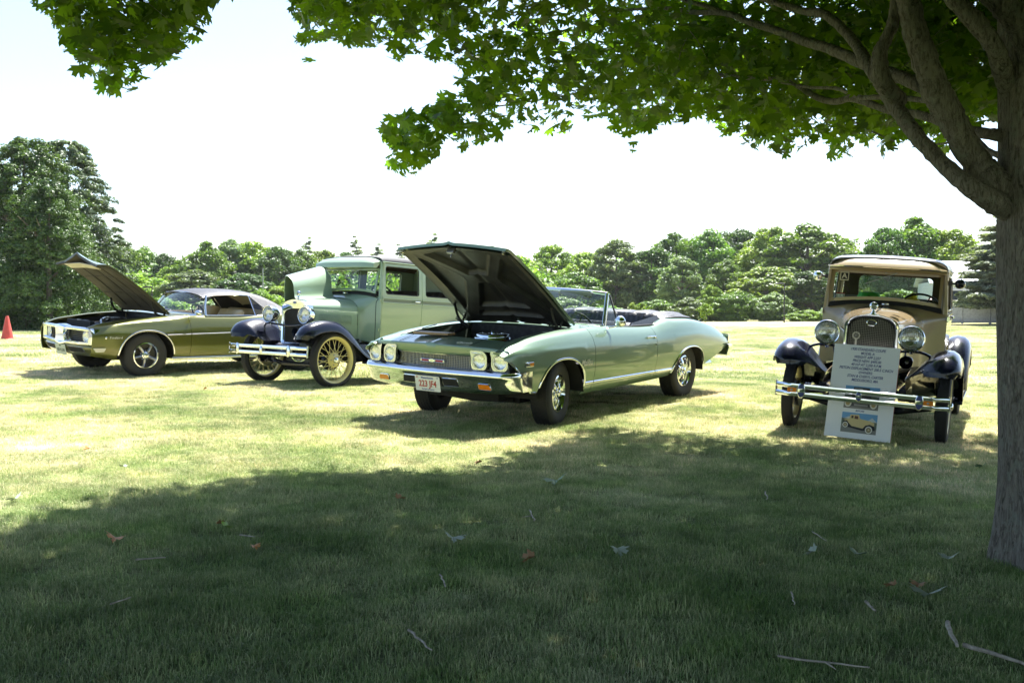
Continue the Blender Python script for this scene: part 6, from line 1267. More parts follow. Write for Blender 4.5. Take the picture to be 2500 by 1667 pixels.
def build_old_car(key, cfg):
    loc, rot = POSE[key]; T = thing(cfg['name'], cfg['label'], 'car', loc, rot, 'classic cars parked on the grass'); P = cfg['paint']; sed = cfg['sedan']
    # chassis
    for s in (-1, 1): mb = MB(); mb.box((-1.3, .36 * s, .46), (3.5, .07, .11)); mb.build('frame_rail', BLACKP, T, bevel=.006)
    mb = MB(); mb.tube([(.02, -.62, cfg['R'] - .02), (.02, -.3, cfg['R'] - .09), (.02, .3, cfg['R'] - .09), (.02, .62, cfg['R'] - .02)], .028, 8, flat=(.6, 1.2)); mb.build('front_axle', BLACKP, T)
    mb = MB(); mb.tube(crom([(.02, -.42, .38), (.03, 0, .52), (.02, .42, .38)], 8), .035, 8, flat=(1.2, .8)); mb.build('front_spring', DARK2, T)
    mb = MB(); mb.tube([(-2.629, -.6, cfg['R']), (-2.629, .6, cfg['R'])], .05, 8); mb.sphere((-2.629, 0, cfg['R']), .15, 14, 8); mb.build('rear_axle', BLACKP, T)
    mb = MB(); mb.tube([(.05, -.6, .30), (.06, .6, .31)], .014, 6); mb.build('tie_rod', BLACKP, T)
    mb = MB(); mb.box((-.42, 0, .52), (.5, .34, .28)); mb.tube([(-.6, .0, .45), (-1.6, 0, .42)], .05, 8); mb.build('engine_sump', DARK2, T, bevel=.03)
    mb = MB(); mb.box((-1.75, 0, .53), (1.9, 1.2, .05)); mb.build('floor', DARK, T)
    R_, rr = cfg['R'], cfg['rim']
    for x, y, s in ((0, .71, 1), (0, -.71, -1), (-2.629, .71, 1), (-2.629, -.71, -1)): spoke_wheel(T, x, y, R_, s, R_, rr, .115, cfg['wheel'], steer=cfg.get('steer', 0) if x == 0 else 0)
    # radiator shell and core
    w, zb, zsh, zt_ = cfg['rad']; out = stadium(w, zb, zsh, zt_, .008); inn = [(y * (w - .036) / w, zb + .035 + (z - zb) * (cfg['core_top'] - zb - .035) / (zt_ - zb)) for y, z in stadium(w, zb, zsh, zt_, 0)]
    sh = node('radiator_shell', T, Matrix())
    rows = []
    ox, ix = .085, .075
    for (yo, zo), (yi_, zi_) in zip(out, inn):
        rows.append([(-.03, yo * .985, zo - .004), (.05, yo, zo), (ox, yo * .985, zo - .006), (ox + .012, yo * .93 + yi_ * .07, zo * .93 + zi_ * .07), (ox + .006, yo * .5 + yi_ * .5, zo * .5 + zi_ * .5), (ix, yi_, zi_), (ix - .03, yi_, zi_)])
    mb = MB(); mb.grid(rows, closeu=True); mb.build('shell', CHROME, sh, smooth=50)
    if sed:
        zc = cfg['core_top']; q = [(-.17, zc - .02), (-.10, zc + .03), (0, zc - .005), (.10, zc + .03), (.17, zc - .02)]
    mb = MB(); mb.plate([(y, z) for y, z in inn], [], .01, lambda u, v, q: (.035 + q, u, v)); mb.build('core', mat('radiator core black', (.012, .012, .012), .7), sh)
    cm = mat('radiator fin black', (.03, .03, .03), .5) if sed else mat('stone guard wire', (.20, .19, .17), .35, 1.0)
    mb = MB(); step = .012 if sed else .0165; zin = lambda y: float(np.interp(abs(y), [0, (w - .036) * .5, (w - .036) * .8, (w - .036) * .95, w - .036], [cfg['core_top'], cfg['core_top'] - .012, cfg['core_top'] - .045, cfg['core_top'] - .085, zsh - .07]))
    y = -w + .045
    while y < w - .04: mb.box((.056, y, (zb + .05 + zin(y)) / 2), (.004, .0035, zin(y) - zb - .05)); y += step
    if not sed:
        z = zb + .05
        while z < cfg['core_top'] - .01:
            ww = (w - .045) if z < zsh - .07 else max(.02, float(np.interp(z, [zsh - .07, cfg['core_top'] - .045, cfg['core_top']], [w - .045, (w - .036) * .75, .05]))); mb.box((.060, 0, z), (.004, ww * 2, .0035)); z += step
    mb.build('core_fins' if sed else 'stone_guard', cm, sh, kind='stuff')
    capz = zt_
    mb = MB(); mb.lathe([(.034, -.01), (.036, .005), (.028, .012), (.030, .022), (.018, .028), (.010, .045), (.010, .055), (0, .055)], 24, Matrix.Translation((.03, 0, capz))); mb.build('radiator_cap', CHROME, sh, smooth=40)
    mt = node('temperature_gauge', sh, Matrix()); mb = MB(); mb.lathe([(0, .018), (.026, .016), (.037, .008), (.040, 0), (.037, -.008), (.026, -.016), (0, -.018)], 28, Matrix.Translation((.03, 0, capz + .085)) @ Matrix.Rotation(PI / 2, 4, 'Y')); mb.build('case', CHROME, mt, smooth=60)
    mb = MB(); mb.lathe([(0, .002), (.022, .0)], 20, Matrix.Translation((.05, 0, capz + .085)) @ Matrix.Rotation(PI / 2, 4, 'Y')); mb.build('dial', mat('gauge dial', (.25, .28, .22), .2), mt)
    if sed: mb = MB(); mb.plate(rpoly([(-.05, 0), (0, -.018), (.05, 0), (0, .022)], .012), [], .004, lambda u, v, q: (.093 + q, u, zt_ - .045 + v)); mb.build('badge', mat('blue enamel', (.05, .07, .22), .2, coat=1), sh)
    else:
        mb = MB(); mb.tube([(.088, .044 * math.cos(a), zt_ - .075 + .028 * math.sin(a)) for a in lin(0, 2 * PI, 33)[:-1]], .006, 8, closed=True); mb.build('oval_badge_ring', CHROME, sh); mb = MB(); mb.plate([(.042 * math.cos(a), .026 * math.sin(a)) for a in lin(0, 2 * PI, 25)[:-1]], [], .01, lambda u, v, q: (.078 + q, u, zt_ - .075 + v)); mb.build('oval_badge', mat('dark badge', (.02, .02, .03), .25), sh)
        bd = node('club_badge', sh, Matrix()); cc = (.082, -.135, .968); bm = mat('aged silver badge', (.5, .47, .42), .35, .9)
        st = [((.040 if k % 2 else .034) * math.cos(2 * PI * k / 28), (.040 if k % 2 else .034) * math.sin(2 * PI * k / 28)) for k in range(28)]; mb = MB(); mb.plate(st, [[(.026 * math.cos(a), .026 * math.sin(a)) for a in lin(0, 2 * PI, 21)[:-1]]], .006, lambda u, v, q: (cc[0] + q, cc[1] + u, cc[2] + v)); mb.build('ring', bm, bd)
        for k in range(8): a = k * PI / 4; mb = MB(); mb.tube([(cc[0] + .003, cc[1], cc[2]), (cc[0] + .003, cc[1] + .028 * math.cos(a), cc[2] + .028 * math.sin(a))], .002, 5); mb.build('spoke', bm, bd)
        mb = MB(); mb.sphere((cc[0] + .003, cc[1], cc[2]), .010, 10, 6); mb.box((cc[0], cc[1], cc[2] - .065), (.005, .018, .06)); mb.build('stem', bm, bd)
    # bonnet and scuttle
    st = cfg['hood']   # list of (x, w, zb, zs, zt)
    def hsec(x): return [float(np.interp(-x, [-q[0] for q in st], [q[k] for q in st])) for k in range(1, 5)]
    xh = cfg['hood_end']; xs = lin(.03, xh, 14); lift = cfg.get('lift', False)
    split = 1.0
    for s in (1, -1):
        if lift and s < 0: continue
        top, sid = [], []
        for x in xs:
            a = arc_section(*hsec(x)); top.append([(x, y * s, z) for y, z in a[2:]]); sid.append([(x, y * s, z) for y, z in a[:3]])
        mb = MB(); mb.grid(top); mb.build('bonnet_top', P, T, smooth=60, solid=.004)
        mb = MB(); mb.grid([[(x, y, z - .004) if k == 2 else (x, y, z) for k, (x, y, z) in enumerate(r_)] for r_ in sid]); sd_ = mb.build('bonnet_side', P, T, smooth=60, solid=.004)
        for k in range(20):
            x = -.13 - .027 * k; w0, b0, s0, t0 = hsec(x); z1 = s0 - .055; z0 = z1 - .15; mb = MB(); rows = []
            for z in lin(z0, z1, 7):
                q = math.sin(PI * (z - z0) / (z1 - z0))**.5; rows.append([(x + .009, (w0 + .001) * s, z), (x + .004, (w0 + .010 * q) * s, z), (x - .006, (w0 + .011 * q) * s, z), (x - .009, (w0 + .001) * s, z)])
            mb.grid(rows); mb.build('louvre', P, sd_, smooth=60, solid=.002)
        mb = MB(); mb.tube([(x, (hsec(x)[0] + .002) * s, hsec(x)[2]) for x in xs], .004, 6); mb.build('bonnet_hinge', P if sed else CHROME, sd_)
        mb = MB(); mb.tube([(-.42, (hsec(-.42)[0] + .005) * s, hsec(-.42)[1] + .09), (-.42, (hsec(-.42)[0] + .03) * s, hsec(-.42)[1] + .10), (-.47, (hsec(-.42)[0] + .035) * s, hsec(-.42)[1] + .10)], .007, 6); mb.build('bonnet_catch', CHROME, sd_)
    mb = MB(); mb.tube([(x, 0, hsec(x)[3] + .003) for x in xs], .005, 6); mb.build('centre_hinge', CHROME, T)
    if lift:
        # right half folded up: centre hinge -> upright top panel -> rolled shoulder -> hanging side
        rows, rows2 = [], []
        for x in xs:
            k = (x - .03) / (xh - .03); w0, b0, s0, t0 = hsec(x); tp = (1.512 + (1.70 - 1.512) * k); yo = -.292 - (.46 - .292) * k; y0 = -.01 - .03 * k
            yi0 = -.085 - .08 * k; r_ = []
            r_ += [(x, 0 if False else y0, t0 + .004), (x, yi0 * .9, t0 + .03), (x, yi0, t0 + .08)]
            for q in np.linspace(0, 1, 9): a = q * PI / 2; r_.append((x, yi0 - .012 - (abs(yo) - abs(yi0) - .012) * (1 - math.cos(a)), t0 + .12 + (tp - t0 - .12) * math.sin(a)))
            rows.append(r_); rows2.append([(x, yo, tp), (x, yo - .01, tp - .12), (x, yo - .005, tp - .26), (x, yo + .01, tp - .40)])
        mb = MB(); mb.grid(rows); ft = mb.build('raised_bonnet_top', P, T, smooth=60, solid=.004); mb = MB(); mb.grid(rows2); mb.build('raised_bonnet_side', P, T, smooth=60, solid=.004)
    mb = MB(); mb.box((-.40, -.05, .80), (.62, .22, .26), taper=.8); mb.build('engine_block', mat('dark green engine', (.02, .04, .025), .5), T, bevel=.02)
    mb = MB(); mb.tube([(x, .0, hsec(x)[3] - .03) for x in (.0, -.7)], .010, 6); mb.build('water_rod', DARK2, T)
    # scuttle flaring into the body
    A = cfg['apost']; bw = cfg['bw']; rows = []
    w0, b0, s0, t0 = hsec(xh); w1, b1, s1, t1 = bw, .60, cfg['belt'] - .06, cfg['cowl_top']
    for k in lin(0, 1, 12):
        e = k * k * (3 - 2 * k); f = k**1.3; ww = w0 + (w1 - w0) * (.15 * k + .85 * k**1.6); a = arc_section(ww, b0 + (b1 - b0) * k, s0 + (s1 - s0) * k, t0 + (t1 - t0) * f, 12, 2.3 + .6 * k); x = xh - .006 + (A - xh + .006) * k
        rows.append([(x, y, z) for y, z in a] + [(x, -y, z) for y, z in reversed(a[:-1])])
    mb = MB(); mb.grid(rows); sc = mb.build('scuttle', P, T, smooth=60, solid=.006)
    if sed:
        q = [(x, y * 1.003, z) for x, y, z in [(lambda k, j: rows[k][j])(k, j) for k, j in ((9, 0), (9, 1), (9, 2), (10, 4), (10, 6), (10, 8), (10, 10), (10, 12))]]
        for s in (1, -1): mb = MB(); mb.tube([(x, y * s * 1.004, z + .004) for x, y, z in crom(q, 4)], .0075, 6); mb.build('scuttle_bead', mat('dark green bead', (.02, .04, .03), .3, coat=1), sc)
        q = [(xh - .02, w0 + .012, s0), (A + .06, bw - .03, s1 + .04)]
        for s in (1, -1): mb = MB(); mb.tube([(x, y * s, z) for x, y, z in q], .003, 6); mb.build('scuttle_crease', P, sc)
    mb = MB(); mb.lathe([(.04, 0), (.042, .012), (.03, .02), (0, .022)], 20, Matrix.Translation((A + .10, .02, t1 - .006))); mb.build('fuel_cap', CHROME, T, smooth=40)
    # body sides
    zsill, zroof = .585, cfg['ztop']; xe = cfg['xend']; belt = cfg['belt']; d0, d1 = cfg['door']
    def bfn(s, th=0): 
        def f(u, v, q):
            y = bw - .05 * max(0, (belt - v) / (belt - zsill))**2.2 - .035 * max(0, (v - belt) / (zroof - belt)) ; return (u, (y - .03 + q) * s, v)
        return f
    wz0, wz1 = cfg['win']
    for s in (1, -1):
        f = bfn(s)
        def panel(name, x0, x1, holes, parent=T, ztop=zroof, z0=zsill):
            o_ = [(x1, z0)] + [(x0 + (x1 - x0) * k / 4, z0) for k in (3, 2, 1)] + [(x0, z0)] + [(x0, z0 + (ztop - z0) * k / 8) for k in range(1, 8)] + [(x0, ztop), (x1, ztop)] + [(x1, z0 + (ztop - z0) * k / 8) for k in range(7, 0, -1)]
            o_ = [(a, b) for a, b in o_]; ar = sum(o_[i - 1][0] * o_[i][1] - o_[i][0] * o_[i - 1][1] for i in range(len(o_)));
            if ar < 0: o_ = o_[::-1]
            hs = [rrect(min(a, c), b, max(a, c), d, .04) for a, b, c, d in holes]
            mb = MB(); mb.plate(o_, hs, .03, f); ob = mb.build(name, P, parent, smooth=40, bevel=.004)
            for h_ in hs:
                mb = MB(); mb.tube([f(a, b, .024) for a, b in h_], .008, 6, closed=True); fr = mb.build('window_frame', mat('dark window frame', (.02, .022, .02), .4) if sed else BLACKP, ob); 
                if cfg['glass']: mb = MB(); mb.plate(h_, [], .003, lambda u, v, q: f(u, v, .012 + q)); mb.build('pane', WINDOW, fr)
            return ob
        panel('door_post', A + .0, d0 + .003, [], z0=zsill)
        d = panel('door', d0, d1, [(d0 - .075, wz0, d1 + .065, wz1)])
        if sed: bp_ = panel('body_side', d1 - .004, xe, [(d1 - .085, wz0, d1 - .86, wz1)])
        else: bp_ = panel('body_side', d1 - .004, xe, [(d1 - .07, wz0, d1 - .30, wz1)])
        # belt mouldings
        for par, x0, x1 in ((d, d0 - .01, d1 + .01), (bp_, d1 - .01, xe)):
            for z, r_ in ((belt, .010), (belt - .065, .010)):
                mb = MB(); mb.tube([f(x, z, .032) for x in lin(x0, x1, 6)], r_, 8, flat=(.5, 1)); mb.build('belt_moulding', P, par)
            mb = MB(); mb.grid([[f(x, belt - .008, .0315), f(x, belt - .057, .0315)] for x in lin(x0, x1, 6)]); mb.build('belt_band', cfg['band'], par, solid=.001)
        for z in (belt - .10 + .06, .80): mb = MB(); mb.tube([f(d0 + .005, z - .03, .04), f(d0 + .005, z + .03, .04)], .012, 8); mb.box(f(d0 + .03, z, .034), (.05, .008, .045)); mb.build('hinge', P if sed else CHROME, d)
        hx, hz = d1 + .10, belt - .03; mb = MB(); mb.tube([f(hx, hz, .03), f(hx, hz, .065)], .012, 8); mb.tube([f(hx - .02, hz, .065), f(hx + .09, hz, .068)], .010, 8, flat=(.7, 1)); mb.build('handle', CHROME, d)
        # running board and apron
        mb = MB(); mb.box((-1.33, s * .72, .335), (1.35, .26, .035)); rb = mb.build('running_board', BLACKP, T, bevel=.01); mb = MB()
        for k in range(9): mb.box((-1.33, s * (.62 + .025 * k), .355), (1.30, .008, .006))
        mb.build('running_board_ribs', RUBBER, rb, kind='stuff')
        mb = MB(); mb.grid([[(x, s * (bw - .05), .59), (x, s * (bw - .03), .46), (x, s * (bw - .0), .352)] for x in lin(-.45, -2.15, 6)]); mb.build('splash_apron', BLACKP, T, solid=.004)
        fender_front(T, s, cfg['fender']); rear_fender(T, s, -2.629, R_ + .03, .70, .135)
        # inner apron between mudguard and frame
        mb = MB(); mb.add([(.30, s * .36, .60), (.32, s * .38, .50), (-.75, s * .39, .46), (-.78, s * .40, .66), (-.3, s * .36, .66)], [(0, 1, 2, 3, 4)]); mb.build('frame_apron', BLACKP if sed else P, T, solid=.005)
    # back of the body, roof
    zt2 = zroof
    if sed:
        mb = MB(); mb.grid([[(xe, y, zsill), (xe - .06, y, .9), (xe - .03, y, belt), (xe, y, zroof)] for y in lin(-bw + .03, bw - .03, 9)]); mb.build('back_panel', P, T, solid=.02)
        x0r, x1r = A - .02, xe
    else:
        x0r, x1r = A - .02, xe
        o_ = [(-bw + .06, zsill), (bw - .06, zsill), (bw - .06, zroof), (-bw + .06, zroof)]; mb = MB(); mb.plate(o_, [rrect(-.40, belt + .08, .40, zroof - .08, .05)], .02, lambda u, v, q: (xe + q, u, v)); bk = mb.build('back_panel', BROWN, T); mb = MB(); mb.plate(rrect(-.40, belt + .08, .40, zroof - .08, .05), [], .003, lambda u, v, q: (xe + .008 + q, u, v)); mb.build('pane', WINDOW, bk)
        rows = []
        for x, zz, ww in ((xe, belt + .03, bw - .01), (xe - .3, belt - .02, bw - .03), (xe - .6, belt - .14, bw - .06), (xe - .85, .95, bw - .12), (xe - .95, .7, bw - .16)): rows.append([(x, ww, .62), (x, ww, zz - .08), (x, ww * .9, zz - .02), (x, ww * .6, zz), (x, 0, zz + .01), (x, -ww * .6, zz), (x, -ww * .9, zz - .02), (x, -ww, zz - .08), (x, -ww, .62)])
        mb = MB(); mb.grid(rows); mb.build('rear_deck', P, T, solid=.01, smooth=60)
    rw = bw - .035; rc = cfg['roof']      # (edge z, crown z)
    def roofrow(x, ze_, zc_, w_): return [(x, w_ + .005, ze_ - .03), (x, w_ + .008, ze_), (x, w_ - .012, ze_ + (zc_ - ze_) * .40), (x, w_ - .05, ze_ + (zc_ - ze_) * .66), (x, w_ * .82, ze_ + (zc_ - ze_) * .82), (x, w_ * .6, ze_ + (zc_ - ze_) * .92), (x, w_ * .3, ze_ + (zc_ - ze_) * .98), (x, 0, zc_)]
    rws = []
    for i, k in enumerate(lin(0, 1, 15)):
        x = x0r + (x1r - x0r) * k; dz = cfg.get('roof_rise', .03) * math.sin(PI * min(1, k * 1.05)) - .03 * max(0, (k - .85) / .15)**2; fz = -.022 * max(0, 1 - k / .08)**2; a = roofrow(x, rc[0] + dz * .3, rc[1] + dz + fz, rw); rws.append(a + [(q[0], -q[1], q[2]) for q in reversed(a[:-1])])
    a = roofrow(x1r - .06, rc[0] - .03, rc[1] - .09, rw - .04); rws.append(a + [(q[0], -q[1], q[2]) for q in reversed(a[:-1])])
    mb = MB(); mb.grid(rws); mb.build('roof', cfg['roofmat'], T, smooth=60, solid=.015)
    mb = MB(); mb.grid([[(x, y * .9, z - .05) for x, y, z in r_[1:-1]] for r_ in rws]); mb.build('headlining', BROWN, T)
    for s in (1, -1): mb = MB(); mb.tube([(x, (rw + .012) * s, rc[0] - .012) for x in lin(x0r, x1r, 5)], .008, 6); mb.build('drip_rail', P if sed else CHROME, T)
    # visor above the windscreen
    vx, vz0, vz1, vw = cfg['visor']; rows = []
    for q in lin(-1, 1, 25):
        a = abs(q); y = q * vw; e = (1 - a**6); xx = vx - .05 * a**4; rows.append([(x0r - .03, y, rc[0] + (rc[1] - .030 - rc[0]) * max(0, 1 - a**5) * .97 + .004), (xx - .07, y, vz1 + (rc[1] - .04 - vz1) * max(0, 1 - a**5) * .80), (xx - .012, y, vz1 - .004 - .012 * a**6), (xx, y, vz1 - .02 - .012 * a**6), (xx + .003, y, vz0 + .012), (xx - .01, y, vz0), (xx - .06, y, vz0 + .006)])
    mb = MB(); mb.grid(rows); mb.add(rows[0], [tuple(range(7))]); mb.add(rows[-1], [tuple(range(7))]); mb.build('visor', P, T, smooth=40, solid=.006)
    if not sed: mb = MB(); mb.tube([(vx - .05 * abs(q)**4 + .004, q * vw, vz1 - .012 - .012 * abs(q)**6) for q in lin(-1, 1, 21)], .005, 6); mb.build('visor_bead', CHROME, T)
    # windscreen
    ws = node('windscreen', T, Matrix()); (bx_, bz), (tx, tz), hwid, dip = cfg['screen']
    pt = lambda q, t, o=0: (bx_ + (tx - bx_) * t + o, q * (hwid + (hwid * .0)) , bz + dip * (1 - q * q) * (1 - t) + (tz - bz - dip * (1 - q * q) * (1 - t)) * t)
    fr = cfg['screenframe']; n_ = 17
    loop = [pt(q, 0) for q in lin(-1, 1, n_)] + [pt(1, t) for t in lin(0, 1, 6)[1:]] + [pt(q, 1) for q in lin(1, -1, n_)[1:]] + [pt(-1, t) for t in lin(1, 0, 6)[1:-1]]
    mb = MB(); cN = len(loop); rows = []
    cen = np.mean(np.array(loop), 0)
    for p in loop:
        p = np.array(p); d = cen - p; iw = np.array((0, -math.copysign(.032, p[1]) if abs(p[1]) > hwid * .98 else 0, 0.)); 
        if abs(p[2] - tz) < 1e-3: iw[2] = -.03
        elif abs(p[1]) <= hwid * 1.001 and p[2] < bz + dip + .02 and abs((p[0] - bx_)) < 1e-3: iw[2] = .034
        rows.append([tuple(p + (0, 0, 0)), tuple(p + (.016, 0, 0)), tuple(p + iw + (.016, 0, 0)), tuple(p + iw)])
    mb.grid(rows, closeu=True, closev=True); mb.build('frame', fr, ws, smooth=30)
    mb = MB(); mb.grid([[pt(q * .96, t, .004) for t in lin(.03, .97, 4)] for q in lin(-1, 1, n_)]); gl = mb.build('glass', WINDOW2, ws, smooth=60)
    for s in (-1, 1):
        mb = MB(); mb.tube([(A - .02, s * (bw - .045), cfg['belt'] - .12), (A - .04, s * (bw - .05), (belt + zroof) / 2), (A - .06, s * (rw - .01), rc[0])], .034, 10, flat=(.8, 1)); mb.build('front_post', P, T, smooth=50)
    mb = MB(); mb.grid([[(bx_ - .02, q * hwid, bz + dip * (1 - q * q) - .005), (bx_ + .00, q * (hwid + .01), bz + dip * (1 - q * q) - .05), (A + .01, q * (hwid + .01), cfg['cowl_top'] * 0 + bz + dip * (1 - q * q) - .055)] for q in lin(-1, 1, n_)]); mb.build('screen_seal', DARK, ws, solid=.004)
    wy = .10 if sed else -.02; mb = MB(); mb.tube([pt(wy / hwid, .96, .022), pt((wy + (-.22 if sed else .02)) / hwid, .96 if not sed else .62, .026)], .004, 5); mb.tube([pt((wy + .12) / hwid, .97, .02), pt((wy - .18) / hwid, .60, .024)], .0045, 5); mb.build('wiper', STEEL, ws)
    # cabin
    steering_wheel(T, (A - .38, .33, belt + .03), .215, R(52), n=4)
    bench(T, A - .80, .52, .86, belt + .10, BROWN if sed else mat('coupe seat cloth', (.10, .08, .06), .8), name='seat', depth=.45, pleats=8)
    if sed: bench(T, A - 1.62, .52, .86, belt + .12, BROWN, name='rear_seat', depth=.4, pleats=8)
    mb = MB(); mb.box((A - .06, 0, belt - .05), (.05, 1.1, .16)); mb.build('dashboard', BROWN, T, bevel=.01)
    if not sed:
        mb = MB()
        for s in (-1, 1): mb.grid([[(A - .08, s * (bw - .055), zsill), (A - .08, s * (bw - .055), belt)], [(xe + .05, s * (bw - .055), zsill), (xe + .05, s * (bw - .055), belt)]])
        mb.build('door_lining', BROWN, T, solid=.01)
    # front: lamps, bar, horn, bumper
    ly, lz, lx, lr = cfg['lamp']; mb = MB(); mb.tube(crom([(.12, -.60, .80), (.17, -.50, lz - .135), (.19, -ly, lz - .125), (.16, 0, lz - .155), (.19, ly, lz - .125), (.17, .50, lz - .135), (.12, .60, .80)], 6), .013, 8); mb.build('lamp_bar', CHROME if sed and False else BLACKP, T)
    for s in (-1, 1):
        drum_lamp(T, (lx, s * ly, lz), lr, .16 if not sed else .15, CHROME, sed)
        mb = MB(); mb.tube([(lx - .06, s * ly, lz - .11), (.19, s * ly, lz - .145)], .018, 8); mb.build('lamp_stem', CHROME, T)
        mb = MB(); mb.tube([(lx - .10, s * (ly - .03), lz - .06), (lx - .14, s * (ly - .05), lz - .14), (.05, s * .32, .74)], .008, 6); mb.build('lamp_conduit', CHROME, T)
        for q in (.585, .615): mb = MB(); mb.sphere((.13, s * q, .815), .013, 8, 6); mb.build('bar_bolt', CHROME if sed else BLACKP, T)
    hc = cfg['horn']; mb = MB(); mb.lathe([(.062, .0), (.056, -.01), (.035, -.05), (.02, -.10), (.05, -.12), (.055, -.16), (0, -.17)], 28, Matrix.Translation(hc) @ Matrix.Rotation(PI / 2, 4, 'Y')); mb.build('horn', BLACKP, T, smooth=50)
    old_bumper(T, cfg['bump'][0], cfg['bump'][1], cfg['bump'][2], cfg['bump'][3], .046, not sed)
    rows = [[(.11, y, zb + .02), (.20, y, zb - .03 + .02 * abs(y)), (.26, y, zb - .10)] for y in lin(-.30, .30, 9)]
    mb = MB(); mb.grid(rows); mb.build('front_apron', BLACKP, T, solid=.004); mb = MB(); mb.tube([(.30, 0, zb - .05), (.10, 0, zb - .05)], .022, 12); mb.build('crank_hole_cover', CHROME, T)
    return T

CREAM = mat('cream wheel enamel', (.62, .53, .24), .35, coat=.6); SAGE = paint('sage green paint', (.27, .37, .255), .0, .35); SAGEREFL = paint('painted dark belt reflection', (.07, .115, .07), 0, .35)  # the dark belt tone is a green reflection painted into the colour
BEIGE = paint('tan body paint', (.29, .215, .115), .0, .30); STRAW = mat('straw wheel enamel', (.55, .47, .22), .4, coat=.5)
crown = [(.600, .640), (.585, .725), (.49, .825), (.30, .885), (.10, .900), (-.07, .872), (-.25, .775), (-.42, .620), (-.56, .490), (-.72, .405), (-.90, .362)]
build_old_car('tudor', dict(name='green_sedan', sedan=True, label='pale sage vintage sedan with cream wire wheels and one bonnet side folded up', paint=SAGE, wheel=CREAM, R=.375, rim=.303, steer=R(-2), band=SAGEREFL,
    rad=(.262, .55, 1.06, 1.180), core_top=1.055, hood=[(.05, .250, .60, 1.055, 1.176), (-.35, .305, .62, 1.055, 1.205), (-.75, .375, .66, 1.05, 1.235)], hood_end=-.75, lift=True, apost=-.935, bw=.655, belt=1.258, cowl_top=1.315,
    ztop=1.775, xend=-2.95, door=(-.955, -1.795), win=(1.315, 1.715), glass=False, roof=(1.785, 1.875), roof_rise=.015, roofmat=mat('black roof fabric', (.07, .07, .075), .75, bump=.3, bscale=180), visor=(-.76, 1.675, 1.765, .60),
    screen=((-.90, 1.315), (-.97, 1.68), .575, .045), screenframe=SAGE, lamp=(.37, .965, .24, .112), horn=(.28, .235, .735), bump=(.60, .545, .415, .80), fender=dict(crown=crown, yc=.70)))
crown2 = [(.570, .665), (.555, .745), (.46, .835), (.28, .888), (.09, .897), (-.08, .868), (-.26, .768), (-.43, .610), (-.57, .485), (-.73, .402), (-.90, .362)]
COUPE = build_old_car('coupe', dict(name='tan_coupe', sedan=False, label='tan and black vintage coupe facing the viewer behind a white show board', paint=BEIGE, wheel=STRAW, R=.355, rim=.262, band=BEIGE,
    rad=(.252, .60, 1.06, 1.178), core_top=1.150, hood=[(.05, .245, .62, 1.055, 1.176), (-.35, .315, .62, 1.065, 1.21), (-.78, .41, .66, 1.075, 1.245)], hood_end=-.78, apost=-.94, bw=.625, belt=1.20, cowl_top=1.275,
    ztop=1.655, xend=-1.98, door=(-.965, -1.72), win=(1.245, 1.60), glass=False, roof=(1.665, 1.785), roof_rise=.01, roofmat=mat('blue grey roof cloth', (.26, .27, .31), .28, bump=.12, bscale=200, coat=.4), visor=(-.86, 1.612, 1.668, .585),
    screen=((-.905, 1.268), (-.985, 1.615), .560, .045), screenframe=BEIGE, lamp=(.385, .985, .26, .114), horn=(.22, .35, .755), bump=(.60, .492, .368, .775), fender=dict(crown=crown2, yc=.73)))
CM = Matrix.Translation(POSE['coupe'][0]) @ Euler(POSE['coupe'][1]).to_matrix().to_4x4()
